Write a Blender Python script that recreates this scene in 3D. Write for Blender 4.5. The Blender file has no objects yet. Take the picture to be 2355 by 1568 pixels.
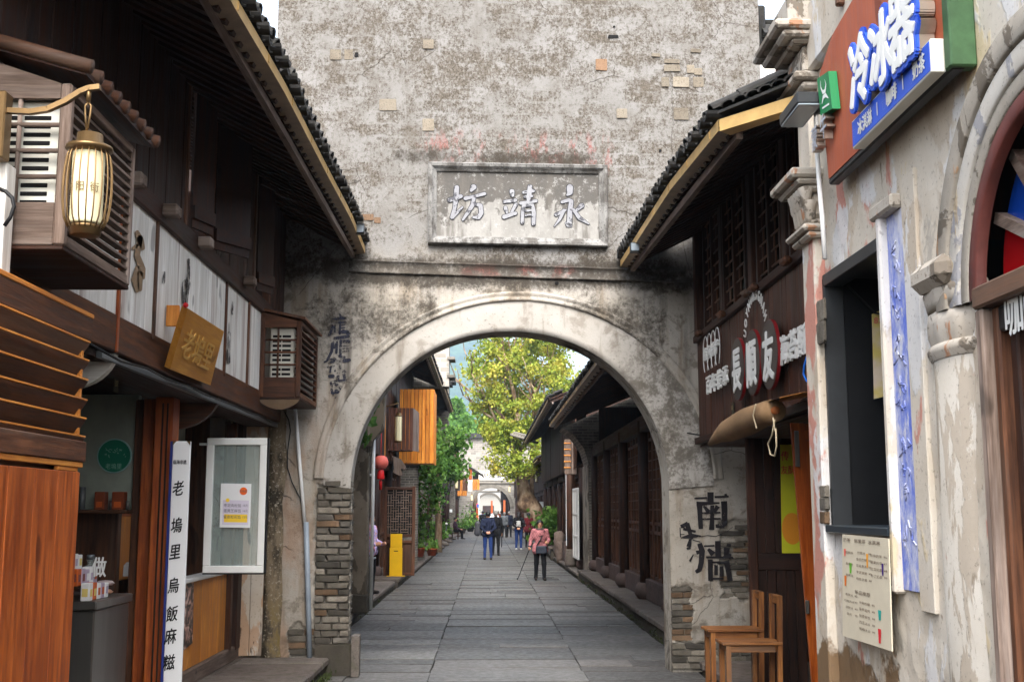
import bpy, bmesh, math, random
from mathutils import Vector as V, Matrix, Euler, noise
R = math.radians
sc = bpy.context.scene
rnd = random.Random(7)

# ---------------------------------------------------------------- camera
FPX, CX, CY = 2680.0, 1177.5, 784.0
CAM = V((0, 0, 1.75))
CROT = Euler((R(90 + 8.24), 0, R(-1.23)))
cd = bpy.data.cameras.new('camera'); co = bpy.data.objects.new('camera', cd)
sc.collection.objects.link(co); sc.camera = co
co.location = CAM; co.rotation_euler = CROT
cd.sensor_width = 36; cd.lens = FPX / 2355 * 36; cd.clip_start = .05; cd.clip_end = 9000

# ---------------------------------------------------------------- sky, sun, exposure
SUN_EL, SUN_AZ = R(50), R(182)          # soft high light from behind the camera
w = bpy.data.worlds.new('World'); sc.world = w; w.use_nodes = True
nt = w.node_tree; bg = nt.nodes['Background']
sky = nt.nodes.new('ShaderNodeTexSky'); sky.sky_type = 'NISHITA'; sky.sun_disc = False
sky.sun_elevation = SUN_EL; sky.sun_rotation = SUN_AZ
sky.air_density = 1.0; sky.dust_density = 4.0; sky.ozone_density = 1.0; sky.altitude = 50
hs = nt.nodes.new('ShaderNodeHueSaturation'); hs.inputs['Saturation'].default_value = .36
nt.links.new(sky.outputs[0], hs.inputs['Color']); nt.links.new(hs.outputs[0], bg.inputs[0])
bg.inputs[1].default_value = .15
sl = bpy.data.lights.new('sun', 'SUN'); sl.energy = .95; sl.angle = R(42); sl.color = (1, .965, .92)
so = bpy.data.objects.new('sun', sl); sc.collection.objects.link(so)
sdir = V((math.sin(SUN_AZ) * math.cos(SUN_EL), math.cos(SUN_AZ) * math.cos(SUN_EL), math.sin(SUN_EL)))
so.rotation_euler = sdir.to_track_quat('Z', 'Y').to_euler(); so.location = (0, -10, 30)
vs = sc.view_settings; vs.view_transform = 'Standard'; vs.look = 'None'; vs.gamma = 1; vs.use_curve_mapping = False
vs.exposure = 2.15
sc.render.engine = 'CYCLES'; cy = sc.cycles
cy.max_bounces = 6; cy.diffuse_bounces = 3; cy.glossy_bounces = 3; cy.transmission_bounces = 5
cy.transparent_max_bounces = 10; cy.volume_bounces = 1; cy.use_adaptive_sampling = True; cy.adaptive_threshold = .02
cy.use_denoising = True; cy.sample_clamp_indirect = 6; cy.caustics_reflective = False; cy.caustics_refractive = False
sc.render.use_persistent_data = False
# ---------------------------------------------------------------- picture to place
RM = CROT.to_matrix()
def ray(u, v): return RM @ V(((u - CX) / FPX, (CY - v) / FPX, -1))
def onX(u, v, X): d = ray(u, v); return CAM + d * (X / d.x)
def onY(u, v, Y): d = ray(u, v); return CAM + d * (Y / d.y)
def onZ(u, v, Z): d = ray(u, v); return CAM + d * ((Z - CAM.z) / d.z)
GT = R(2.5); GO = V((0.22, 12.95, 0)); GS = V((math.cos(GT), math.sin(GT), 0)); GN = V((math.sin(GT), -math.cos(GT), 0))
UP = V((0, 0, 1))
def W(s, z, n=0): return GO + GS * s + GN * n + UP * z          # a point on the gate wall
def pw(u, v, n=0):
    d = ray(u, v); P0 = GO + GN * n; p = CAM + d * ((P0 - CAM).dot(GN) / d.dot(GN))
    return (p - GO).dot(GS), p.z

# ---------------------------------------------------------------- objects
ORG = {}
def link(o): sc.collection.objects.link(o); return o
def thing(name, label, cat, loc=(0, 0, 0), group=None):
    o = link(bpy.data.objects.new(name, None)); o.location = loc; o.empty_display_size = .2
    o['label'] = label; o['category'] = cat
    if group: o['group'] = group
    ORG[o] = V(loc); return o
def tag(o, label, cat, group=None):
    o['label'] = label; o['category'] = cat
    if group: o['group'] = group
    return o
def kind(o, k): o['kind'] = k; return o
class MB:
    def __init__(s): s.v = []; s.f = []; s.mi = []; s.cur = 0
    def add(s, vs, fs):
        n = len(s.v); s.v += [V(p) for p in vs]
        for f in fs: s.f.append([n + i for i in f]); s.mi.append(s.cur)
        return s
    def poly(s, pts): return s.add(pts, [list(range(len(pts)))])
    def box(s, a, b):
        x0, x1 = sorted((a[0], b[0])); y0, y1 = sorted((a[1], b[1])); z0, z1 = sorted((a[2], b[2]))
        return s.add([(x0,y0,z0),(x1,y0,z0),(x1,y1,z0),(x0,y1,z0),(x0,y0,z1),(x1,y0,z1),(x1,y1,z1),(x0,y1,z1)],
                     [(0,3,2,1),(4,5,6,7),(0,1,5,4),(1,2,6,5),(2,3,7,6),(3,0,4,7)])
    def obox(s, c, ax, ay, az):      # centre + half vectors
        c, ax, ay, az = V(c), V(ax), V(ay), V(az)
        p = [c + ax*i + ay*j + az*k for k in (-1, 1) for i, j in ((-1,-1),(1,-1),(1,1),(-1,1))]
        return s.add(p, [(0,3,2,1),(4,5,6,7),(0,1,5,4),(1,2,6,5),(2,3,7,6),(3,0,4,7)])
    def bar(s, p, q, wd, th, side=None):   # a bar from p to q
        p, q = V(p), V(q); d = q - p; L = d.length; d.normalize()
        sd = V(side) if side is not None else (UP if abs(d.z) < .9 else V((1, 0, 0)))
        a = d.cross(sd); a.normalize(); b = a.cross(d); b.normalize()
        return s.obox((p + q) / 2, d * (L / 2), a * (wd / 2), b * (th / 2))
    def prism(s, pts, ext):
        pts = [V(p) for p in pts]; e = V(ext); n = len(pts)
        return s.add(pts + [p + e for p in pts], [list(range(n))[::-1], list(range(n, 2*n))] +
                     [(i, (i+1) % n, n + (i+1) % n, n + i) for i in range(n)])
    def tube(s, path, r, n=8, cap=True):
        path = [V(p) for p in path]; m = len(path); rs = r if isinstance(r, (list, tuple)) else [r] * m
        vs = []; a = None
        for i, p in enumerate(path):
            t = path[min(i+1, m-1)] - path[max(i-1, 0)]
            if t.length < 1e-9: t = V((0, 0, 1))
            t.normalize()
            if a is None: a = t.orthogonal()
            a = a - t * a.dot(t)
            if a.length < 1e-6: a = t.orthogonal()
            a.normalize(); b = t.cross(a)
            vs += [p + (a * math.cos(2*math.pi*k/n) + b * math.sin(2*math.pi*k/n)) * rs[i] for k in range(n)]
        fs = [(i*n+k, i*n+(k+1) % n, (i+1)*n+(k+1) % n, (i+1)*n+k) for i in range(m-1) for k in range(n)]
        if cap: fs += [list(range(n))[::-1], list(range((m-1)*n, m*n))]
        return s.add(vs, fs)
    def lathe(s, prof, c=(0, 0, 0), n=16, sx=1, sy=1):
        c = V(c); m = len(prof)
        vs = [c + V((r*math.cos(2*math.pi*k/n)*sx, r*math.sin(2*math.pi*k/n)*sy, z)) for r, z in prof for k in range(n)]
        fs = [(i*n+k, i*n+(k+1) % n, (i+1)*n+(k+1) % n, (i+1)*n+k) for i in range(m-1) for k in range(n)]
        fs += [list(range(n))[::-1], list(range((m-1)*n, m*n))]
        return s.add(vs, fs)
    def cyl(s, p, q, r, n=12): return s.tube([p, q], r, n)
    def cbox(s, a, b, ch=.01):      # chamfered box
        lo = V([min(a[i], b[i]) for i in range(3)]); hi = V([max(a[i], b[i]) for i in range(3)])
        return s.add(*chamfer(lo, hi, ch))
    def build(s, name, mat, parent=None, smooth=False):
        me = bpy.data.meshes.new(name); o = ORG.get(parent, V((0, 0, 0))) if parent is not None else V((0, 0, 0))
        me.from_pydata([tuple(p - o) for p in s.v], [], s.f)
        for mm in (mat if isinstance(mat, (list, tuple)) else [mat]): me.materials.append(mm)
        if isinstance(mat, (list, tuple)): me.polygons.foreach_set('material_index', s.mi)
        if smooth: me.polygons.foreach_set('use_smooth', [True] * len(me.polygons))
        me.update()
        ob = link(bpy.data.objects.new(name, me))
        if parent is not None: ob.parent = parent
        ORG[ob] = o
        return ob
def chamfer(lo, hi, ch):
    vs = []; idx = {}
    for ix in (0, 1):
        for iy in (0, 1):
            for iz in (0, 1):
                c = V(((lo.x, hi.x)[ix], (lo.y, hi.y)[iy], (lo.z, hi.z)[iz])); sg = V((1-2*ix, 1-2*iy, 1-2*iz))
                for ax in range(3):        # vertex lying on the face of axis ax
                    p = V(c)
                    for k in range(3):
                        if k != ax: p[k] += sg[k] * ch
                    idx[(ix, iy, iz, ax)] = len(vs); vs.append(p)
    fs = []
    for ax in range(3):
        o1, o2 = [(1, 2), (0, 2), (0, 1)][ax]
        for e in (0, 1):
            q = []
            for i1, i2 in ((0, 0), (1, 0), (1, 1), (0, 1)):
                k = [0, 0, 0]; k[ax] = e; k[o1] = i1; k[o2] = i2; q.append(idx[(*k, ax)])
            fs.append(q)
    for ax in range(3):
        o1, o2 = [(1, 2), (0, 2), (0, 1)][ax]
        for i1 in (0, 1):
            for i2 in (0, 1):
                k0 = [0, 0, 0]; k0[o1] = i1; k0[o2] = i2; k1 = list(k0); k1[ax] = 1
                fs.append([idx[(*k0, o1)], idx[(*k0, o2)], idx[(*k1, o2)], idx[(*k1, o1)]])
    for ix in (0, 1):
        for iy in (0, 1):
            for iz in (0, 1): fs.append([idx[(ix, iy, iz, a)] for a in range(3)])
    return vs, fs
def unit_mesh(name, mats_, ch=.04, jit=.0, seed=1):
    r = random.Random(seed)
    vs, fs = chamfer(V((-.5, -.5, -.5)), V((.5, .5, .5)), ch)
    if jit: vs = [p + V((r.uniform(-jit, jit), r.uniform(-jit, jit), r.uniform(-jit, jit))) for p in vs]
    me = bpy.data.meshes.new(name); me.from_pydata([tuple(p) for p in vs], [], fs); me.materials.append(mats_); me.update(); return me
def piece(me, name, parent, loc, scale=(1, 1, 1), rot=None):
    o = link(bpy.data.objects.new(name, me)); b = ORG.get(parent, V((0, 0, 0)))
    o.parent = parent; o.location = V(loc) - b; o.scale = scale; ORG[o] = b
    if rot is not None: o.rotation_euler = rot
    return o
def copy_tree(o, parent=None, dloc=V((0, 0, 0))):
    c = link(o.copy()); c.parent = parent
    if parent is None: c.location = o.location + dloc
    ORG[c] = ORG[o] + dloc
    for ch in o.children: copy_tree(ch, c, dloc)
    return c
def relabel(o, label): o['label'] = label; return o

# ---------------------------------------------------------------- lettering
_tx = {}
def glyphs(body):
    if body in _tx: return _tx[body]
    c = bpy.data.curves.new('t', 'FONT'); c.body = body; c.size = 1; c.resolution_u = 2
    o = link(bpy.data.objects.new('t', c))
    me = bpy.data.meshes.new_from_object(o)
    vs = [V((p.co.x, p.co.y, 0)) for p in me.vertices]; fs = [list(p.vertices) for p in me.polygons]
    if vs:
        x = [p.x for p in vs]; y = [p.y for p in vs]; m = V(((min(x)+max(x))/2, (min(y)+max(y))/2, 0)); vs = [p - m for p in vs]
    bpy.data.objects.remove(o); bpy.data.curves.remove(c); bpy.data.meshes.remove(me)
    ed = {}
    for f in fs:
        for i in range(len(f)):
            a, b = f[i], f[(i+1) % len(f)]; k = (min(a, b), max(a, b)); ed.setdefault(k, []).append((a, b))
    bd = [e[0] for e in ed.values() if len(e) == 1]
    _tx[body] = (vs, fs, bd); return _tx[body]
def put_text(mb, body, o, ex, ey, depth=.002, bold=0.0, warp=None):
    vs, fs, bd = glyphs(body); o, ex, ey = V(o), V(ex), V(ey); en = ex.cross(ey); en.normalize()
    sh = [(0, 0)] if not bold else ([(bold*math.cos(R(a)), bold*.75*math.sin(R(a))) for a in range(0, 360, 90 if bold < .03 else (45 if bold < .07 else 24))] + [(0, 0)])
    for i, (dx, dy) in enumerate(sh):
        d = depth + i * .00025
        pts = [(p.x + dx, p.y + dy) for p in vs]
        if warp: pts = [warp(*q) for q in pts]
        top = [o + ex * q[0] + ey * q[1] + en * d for q in pts]
        n = len(top)
        if depth > .004:
            bot = [p - en * d for p in top]
            mb.add(top + bot, fs + [(b, a, n + a, n + b) for a, b in bd])
        else: mb.add(top, fs)
    return mb
def stroke(mb, pts, wd, fr, depth=.004, caps=True, base=0.0):
    """a brush stroke: pts 2-D, wd widths, fr(x, y, n) places a point"""
    pts = [V((p[0], p[1])) for p in pts]; m = len(pts); ws = wd if isinstance(wd, (list, tuple)) else [wd] * m
    # resample finely
    P = []; Q = []
    for i in range(m - 1):
        k = 4
        for j in range(k): t = j / k; P.append(pts[i].lerp(pts[i+1], t)); Q.append(ws[i] * (1-t) + ws[i+1] * t)
    P.append(pts[-1]); Q.append(ws[-1])
    L = []; Rr = []
    for i, p in enumerate(P):
        t = P[min(i+1, len(P)-1)] - P[max(i-1, 0)]; t.normalize(); nn = V((-t.y, t.x))
        L.append(p + nn * Q[i] / 2); Rr.append(p - nn * Q[i] / 2)
    out = list(L)
    if caps:
        t = (P[-1] - P[-2]).normalized(); nn = V((-t.y, t.x))
        out += [P[-1] + (nn * math.cos(a) + t * math.sin(a)) * Q[-1] / 2 for a in (R(30), R(60), R(90), R(120), R(150))]
    out += Rr[::-1]
    if caps:
        t = (P[0] - P[1]).normalized(); nn = V((-t.y, t.x))
        out += [P[0] + (nn * math.cos(a) + t * math.sin(a)) * Q[0] / 2 for a in (R(30), R(60), R(90), R(120), R(150))]
    n = len(out)
    # strip triangulation for the body, fan for caps
    k = len(P); vs = [fr(p.x, p.y, base + depth) for p in L] + [fr(p.x, p.y, base + depth) for p in Rr]
    fs = [(i, i+1, k+i+1, k+i) for i in range(k-1)]
    mb.add(vs, fs)
    if caps:
        for end in (0, 1):
            pe = P[-1] if end else P[0]; t = (P[-1]-P[-2]).normalized() if end else (P[0]-P[1]).normalized()
            nn = V((-t.y, t.x)); r = (Q[-1] if end else Q[0]) / 2
            mb.poly([fr(*(pe + (nn * math.cos(a) + t * math.sin(a)) * r), base + depth) for a in [R(30*q) for q in range(7)]])
    return mb

# ---------------------------------------------------------------- materials
def S(r, g, b, k=1.0):
    f = lambda c: (c/255/12.92 if c/255 <= .04045 else ((c/255 + .055)/1.055)**2.4) * k
    return (f(r), f(g), f(b), 1)
class G:
    def __init__(s, name):
        s.m = bpy.data.materials.new(name); s.m.use_nodes = True; s.t = s.m.node_tree; s.n = s.t.nodes; s.l = s.t.links
        s.p = s.n['Principled BSDF']; s.out = s.n['Material Output']; s._pos = None
    def new(s, t, **kw):
        n = s.n.new(t)
        for k, v in kw.items(): setattr(n, k, v)
        return n
    def put(s, sock, val):
        if hasattr(val, 'is_output'): s.l.new(val, sock)
        elif val is not None: sock.default_value = val
    def pos(s):
        if s._pos is None: s._pos = s.new('ShaderNodeNewGeometry').outputs['Position']
        return s._pos
    def xyz(s, vec=None):
        n = s.new('ShaderNodeSeparateXYZ'); s.l.new(vec or s.pos(), n.inputs[0]); return n.outputs
    def scaled(s, sc_, vec=None, off=(0, 0, 0)):
        n = s.new('ShaderNodeMapping'); s.l.new(vec or s.pos(), n.inputs[0]); n.inputs['Scale'].default_value = sc_; n.inputs['Location'].default_value = off
        return n.outputs[0]
    def noise(s, scale, detail=4, rough=.55, st=(1, 1, 1), vec=None, off=(0, 0, 0), dist=0):
        n = s.new('ShaderNodeTexNoise'); s.l.new(s.scaled(st, vec, off), n.inputs['Vector'])
        n.inputs['Scale'].default_value = scale; n.inputs['Detail'].default_value = detail; n.inputs['Roughness'].default_value = rough
        n.inputs['Distortion'].default_value = dist
        return n.outputs['Fac']
    def ss(s, val, a, b, lo=0., hi=1.):
        n = s.new('ShaderNodeMapRange', interpolation_type='SMOOTHSTEP'); s.put(n.inputs[0], val)
        for i, x in enumerate((a, b, lo, hi)): s.put(n.inputs[i+1], x)
        return n.outputs[0]
    def math(s, op, a, b=None, c=None):
        n = s.new('ShaderNodeMath', operation=op); s.put(n.inputs[0], a)
        if b is not None: s.put(n.inputs[1], b)
        if c is not None: s.put(n.inputs[2], c)
        return n.outputs[0]
    def mul(s, *a):
        r = a[0]
        for x in a[1:]: r = s.math('MULTIPLY', r, x)
        return r
    def mix(s, fac, a, b, mode='MIX'):
        n = s.new('ShaderNodeMix', data_type='RGBA', blend_type=mode); s.put(n.inputs[0], fac); s.put(n.inputs[6], a); s.put(n.inputs[7], b); return n.outputs[2]
    def ramp(s, fac, stops):
        n = s.new('ShaderNodeValToRGB'); s.l.new(fac, n.inputs[0]); e = n.color_ramp.elements
        while len(e) < len(stops): e.new(.5)
        for i, (p, c) in enumerate(stops): e[i].position = p; e[i].color = c
        return n.outputs[0]
    def orand(s): return s.new('ShaderNodeObjectInfo').outputs['Random']
    def bump(s, h, strength=.4, dist=.01):
        n = s.new('ShaderNodeBump'); n.inputs['Strength'].default_value = strength; n.inputs['Distance'].default_value = dist
        s.put(n.inputs['Height'], h); s.l.new(n.outputs[0], s.p.inputs['Normal']); return n
    def col(s, c): s.put(s.p.inputs['Base Color'], c); return s
    def set(s, rough=.7, metal=0., spec=.3, **kw):
        s.put(s.p.inputs['Roughness'], rough); s.put(s.p.inputs['Metallic'], metal); s.put(s.p.inputs['Specular IOR Level'], spec)
        for k, v in kw.items(): s.put(s.p.inputs[k], v)
        return s
    def boxmask(s, x0, x1, z0, z1, soft=.15):      # world x / z window with soft edges
        o = s.xyz(); f = lambda v, a, b: s.mul(s.ss(v, a - soft, a + soft), s.ss(v, b - soft, b + soft, 1., 0.))
        return s.mul(f(o[0], x0, x1), f(o[2], z0, z1))
MATS = {}
def simple(name, c, rough=.6, metal=0., bump=0., bs=60, var=.0, spec=.3, rv=0., st=(1, 1, 1), vs=6):
    if name in MATS: return MATS[name]
    g = G(name); g.set(rough, metal, spec); cc = c
    if var: cc = g.mix(g.ss(g.noise(vs, 5, .6, st), .3, .7), tuple(x*(1-var) for x in c[:3])+(1,), tuple(min(1, x*(1+var)) for x in c[:3])+(1,))
    if rv:
        k = g.ss(g.orand(), 0, 1, 1-rv, 1+rv); n = g.new('ShaderNodeVectorMath', operation='SCALE'); g.put(n.inputs[0], cc); g.put(n.inputs['Scale'], k); cc = n.outputs[0]
    g.col(cc)
    if bump: g.bump(g.noise(bs, 5, .6, st), bump, .004)
    MATS[name] = g.m; return g.m
def wood(name, dark, light, axis='z', rough=.62, rv=.25, worn=None, scale=1., spec=.28, bump=.45):
    """grain runs along axis; worn = (colour, amount) weathering patches"""
    if name in MATS: return MATS[name]
    g = G(name); st = {'x': (.06, 1, 1), 'y': (1, .06, 1), 'z': (1, 1, .06)}[axis]
    r = g.orand(); cmb = g.new('ShaderNodeCombineXYZ'); k = g.math('MULTIPLY', r, 37.); [g.l.new(k, cmb.inputs[i]) for i in range(3)]
    va = g.new('ShaderNodeVectorMath', operation='ADD'); g.l.new(g.pos(), va.inputs[0]); g.l.new(cmb.outputs[0], va.inputs[1]); vec = va.outputs[0]
    n1 = g.noise(26*scale, 6, .65, st, vec); n2 = g.noise(120*scale, 4, .6, st, vec); n3 = g.noise(2.2, 3, .5, (1, 1, 1), vec)
    f = g.math('ADD', g.mul(n1, .7), g.mul(n2, .3)); c = g.mix(g.ss(f, .36, .66), dark, light)
    c = g.mix(g.ss(n3, .35, .7, 0., .55), c, dark)
    kn = g.noise(5.5, 2, .4, {'x': (.45, 1, 1), 'y': (1, .45, 1), 'z': (1, 1, .45)}[axis], vec); c = g.mix(g.mul(g.ss(kn, .68, .73), .7), c, tuple(x*.4 for x in dark[:3])+(1,))
    if worn: c = g.mix(g.mul(g.ss(g.noise(5, 5, .65, st, vec), .5, .66), worn[1]), c, worn[0])
    if rv:
        n = g.new('ShaderNodeVectorMath', operation='SCALE'); g.put(n.inputs[0], c); g.put(n.inputs['Scale'], g.ss(r, 0, 1, 1-rv, 1+rv)); c = n.outputs[0]
    g.col(c).set(g.ss(n1, .3, .7, rough-.08, rough+.14), 0, spec); g.bump(f, bump, .006); MATS[name] = g.m; return g.m
def glass(name, tint=(.9, .95, .93, 1), rough=.02, dark=None):
    g = G(name); g.col(tint).set(rough, 0, .5)
    g.put(g.p.inputs['Alpha'], .28 if dark is None else dark); MATS[name] = g.m; return g.m

# plaster of the gate wall: lime wash over brick, blotched, streaked, mouldy
def gate_plaster():
    g = G('gate_lime_plaster'); o = g.xyz()
    big = g.noise(.9, 3, .6); mid = g.noise(4.2, 6, .7, (1, 1, 1.15), dist=.25); fine = g.noise(26, 5, .75, (1, 1, .8)); grit = g.noise(95, 2, .7)
    wob = g.new('ShaderNodeVectorMath', operation='MULTIPLY_ADD'); wn = g.new('ShaderNodeTexNoise'); wn.inputs['Scale'].default_value = 9; g.l.new(g.pos(), wn.inputs['Vector']); g.l.new(wn.outputs['Color'], wob.inputs[0]); wob.inputs[1].default_value = (.07, .07, .05); g.l.new(g.pos(), wob.inputs[2])
    mp = g.new('ShaderNodeMapping'); mp.inputs['Rotation'].default_value = (R(90), 0, 0); g.l.new(wob.outputs[0], mp.inputs[0]); bt = g.new('ShaderNodeTexBrick'); g.l.new(mp.outputs[0], bt.inputs[0]); bt.inputs['Scale'].default_value = 1; bt.inputs['Brick Width'].default_value = .36; bt.inputs['Row Height'].default_value = .15; bt.inputs['Mortar Size'].default_value = .012; bt.inputs['Color1'].default_value = (0, 0, 0, 1); bt.inputs['Color2'].default_value = (1, 1, 1, 1); bt.inputs['Mortar'].default_value = (.25, .25, .25, 1)
    brickish = bt.outputs[0]
    upper = g.ss(g.math('ADD', o[2], g.mul(g.math('SUBTRACT', big, .5), 1.2)), 4.0, 4.7)
    white = g.mix(g.ss(big, .35, .65), S(206, 202, 196), S(224, 221, 217))
    f = g.math('ADD', g.math('ADD', g.mul(mid, .36), g.mul(big, .22)), g.math('ADD', g.mul(fine, .38), g.mul(brickish, .07)))
    up = g.mix(g.ss(f, .45, .60, 0., .92), white, g.mix(g.ss(fine, .4, .62), S(172, 161, 146), S(132, 120, 105)))
    up = g.mix(g.mul(g.ss(g.noise(48, 4, .75, off=(3, 3, 7)), .5, .6), g.ss(f, .43, .56), .8), up, S(98, 84, 66)); up = g.mix(g.mul(g.ss(g.noise(2.0, 4, .6, off=(6, 2, 2)), .5, .68), .3), up, S(134, 120, 102))
    up = g.mix(g.mul(g.ss(g.noise(15, 5, .75, off=(8, 3, 1)), .57, .66), .75), up, S(226, 223, 217))
    up = g.mix(g.mul(g.ss(g.noise(2.6, 5, .65, (1, 1, .22), off=(5, 1, 2)), .55, .72), .45), up, S(150, 139, 124))
    dmu = g.new('ShaderNodeVectorMath', operation='SCALE'); g.put(dmu.inputs[0], g.mix(.12, up, S(150, 144, 136))); dmu.inputs['Scale'].default_value = .64; up = dmu.outputs[0]
    # lower smooth cream render with streaks
    strk = g.noise(7, 5, .6, (1, 1, .12)); lo = g.mix(g.ss(big, .3, .7), S(214, 204, 188), S(226, 219, 208))
    lo = g.mix(g.mul(g.ss(strk, .5, .68), .7), lo, S(176, 156, 130)); lo = g.mix(g.mul(g.ss(mid, .52, .66), .8), lo, S(148, 136, 120))
    lo = g.mix(g.mul(g.ss(fine, .58, .66), .5), lo, S(120, 110, 98))
    peach = g.mul(g.boxmask(-3.2, -1.9, -.2, 3.0, .4), g.ss(g.noise(2.4, 4, .6, (1, 1, .5), off=(7, 0, 2)), .42, .62)); lo = g.mix(g.mul(peach, .75), lo, S(205, 165, 132))
    c = g.mix(upper, lo, up)
    # faded red slogan paint
    vo = g.new('ShaderNodeTexVoronoi', feature='DISTANCE_TO_EDGE'); g.l.new(wob.outputs[0], vo.inputs[0]); vo.inputs['Scale'].default_value = .9
    crk = g.mul(g.ss(vo.outputs['Distance'], .0, .006, 1., 0.), g.ss(g.noise(1.3, 2, .5, off=(2, 8, 1)), .5, .56)); c = g.mix(g.mul(crk, .75), c, S(70, 62, 54))
    red = g.mul(g.boxmask(-.75, 1.45, 5.62, 6.02, .12), g.ss(g.noise(6, 5, .7, (1.6, 1, .6), off=(1, 2, 9)), .5, .62), g.ss(grit, .36, .55)); c = g.mix(g.mul(red, .5), c, S(196, 96, 90))
    red2 = g.mul(g.boxmask(-.3, 1.0, 4.36, 4.48, .05), g.ss(g.noise(5, 4, .6, off=(4, 2, 9)), .46, .6)); c = g.mix(g.mul(red2, .8), c, S(205, 110, 100))
    # black mould: over the plaque, along the string course, over the arch
    m1 = g.boxmask(-1.15, 1.35, 5.62, 5.86, .17); m2 = g.boxmask(-1.9, 2.4, 4.18, 4.6, .14); m3 = g.boxmask(-2.1, -.4, 3.4, 4.3, .35); m4 = g.boxmask(.7, 2.1, 3.3, 4.3, .35); m5 = g.boxmask(-2.9, -1.75, 4.2, 4.6, .3)
    mm = g.math('MAXIMUM', m1, g.math('MAXIMUM', m2, g.math('MAXIMUM', g.mul(m3, .8), g.math('MAXIMUM', g.mul(m4, .85), m5))))
    mo = g.ss(g.math('ADD', g.mul(mm, .36), g.math('ADD', g.mul(mid, .45), g.mul(fine, .35))), .56, .78)
    mo = g.mul(mo, g.ss(mm, .03, .35)); c = g.mix(g.mul(mo, .9), c, g.mix(fine, S(52, 48, 43), S(96, 88, 78)))
    # mould runs under the string course
    run = g.mul(g.boxmask(-2.3, 2.3, 2.6, 4.3, .4), g.ss(g.noise(5.5, 5, .62, (1, 1, .1), off=(2, 0, 0)), .53, .7)); c = g.mix(g.mul(run, .7), c, S(88, 80, 70))
    foot = g.mul(g.ss(o[2], .75, .1), g.ss(mid, .35, .6)); c = g.mix(g.mul(foot, .8), c, S(84, 74, 58))
    dim = g.new('ShaderNodeVectorMath', operation='SCALE'); g.put(dim.inputs[0], c); dim.inputs['Scale'].default_value = .5; c = dim.outputs[0]
    g.col(c).set(.93, 0, .12)
    g.bump(g.math('ADD', g.mul(mid, .6), g.math('ADD', g.mul(fine, .35), g.mul(grit, .25))), .75, .022)
    return g.m
def flaked(name, base, cols, st=(1, 1, 1), rough=.85, seed=0, bumpd=.012, low=None, kf=.8):
    """old paint: list of (colour, noise scale, threshold, amount, stretch)"""
    g = G(name); n0 = g.noise(2.0, 5, .6, st, off=(seed, 0, 0)); c = g.mix(g.ss(n0, .3, .7), base[0], base[1]); h = n0
    for i, (cc, scl, th, am, stt) in enumerate(cols):
        n = g.noise(scl, 6, .62, stt, off=(seed + 3.7*i, i*1.3, 5-i), dist=.35); m = g.ss(n, th, th + .035); c = g.mix(g.mul(m, am), c, cc); h = g.math('ADD', h, g.mul(m, .25))
    if low:
        o = g.xyz(); m = g.ss(g.math('ADD', o[2], g.mul(g.math('SUBTRACT', g.noise(3, 5, .6), .5), 1.1)), low[1] - .04, low[1] + .04, 1., 0.); c = g.mix(m, c, g.mix(n0, low[0], tuple(x*.6 for x in low[0][:3])+(1,))); h = g.math('SUBTRACT', h, g.mul(m, .6))
    fine = g.noise(40, 5, .7); c = g.mix(g.ss(fine, .56, .7, 0., .5), c, S(90, 82, 74)); kk = g.new('ShaderNodeVectorMath', operation='SCALE'); g.put(kk.inputs[0], c); kk.inputs['Scale'].default_value = kf; c = kk.outputs[0]
    g.col(c).set(rough, 0, .15); g.bump(g.math('ADD', h, g.mul(fine, .2)), .6, bumpd); MATS[name] = g.m; return g.m
def stone(name, cols, rough=.7, rv=.25, spk=70, bump=.5, spec=.3, moss=0., scale=3., kf=.72):
    if name in MATS: return MATS[name]
    g = G(name); r = g.orand(); n = g.noise(scale, 6, .65); f = g.noise(spk, 4, .7); n2 = g.noise(12, 5, .65)
    c = g.mix(g.ss(n, .35, .65), cols[0], cols[1]); c = g.mix(g.ss(n2, .5, .72, 0., .5), c, cols[2])
    c = g.mix(g.ss(r, 0, 1, 0., .55), c, cols[2 if len(cols) < 4 else 3]); c = g.mix(g.ss(f, .5, .68, 0., .6), c, S(58, 54, 50))
    if rv:
        k = g.new('ShaderNodeVectorMath', operation='SCALE'); g.put(k.inputs[0], c); g.put(k.inputs['Scale'], g.ss(g.math('FRACT', g.math('MULTIPLY', r, 7.31)), 0, 1, 1-rv, 1+rv)); c = k.outputs[0]
    kk = g.new('ShaderNodeVectorMath', operation='SCALE'); g.put(kk.inputs[0], c); kk.inputs['Scale'].default_value = kf; c = kk.outputs[0]
    c = g.mix(g.ss(g.noise(.9, 5, .7, off=(4, 4, 4)), .48, .68, 0., .45), c, tuple(x*.45 for x in cols[1][:3])+(1,))
    if moss: c = g.mix(g.mul(g.ss(g.noise(7, 5, .7, off=(9, 9, 9)), .5, .66), moss), c, S(62, 66, 34))
    g.col(c).set(g.ss(n2, .3, .7, rough-.12, rough+.15), 0, spec); g.bump(g.math('ADD', g.mul(n2, .6), g.mul(f, .4)), bump, .008); MATS[name] = g.m; return g.m

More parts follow.
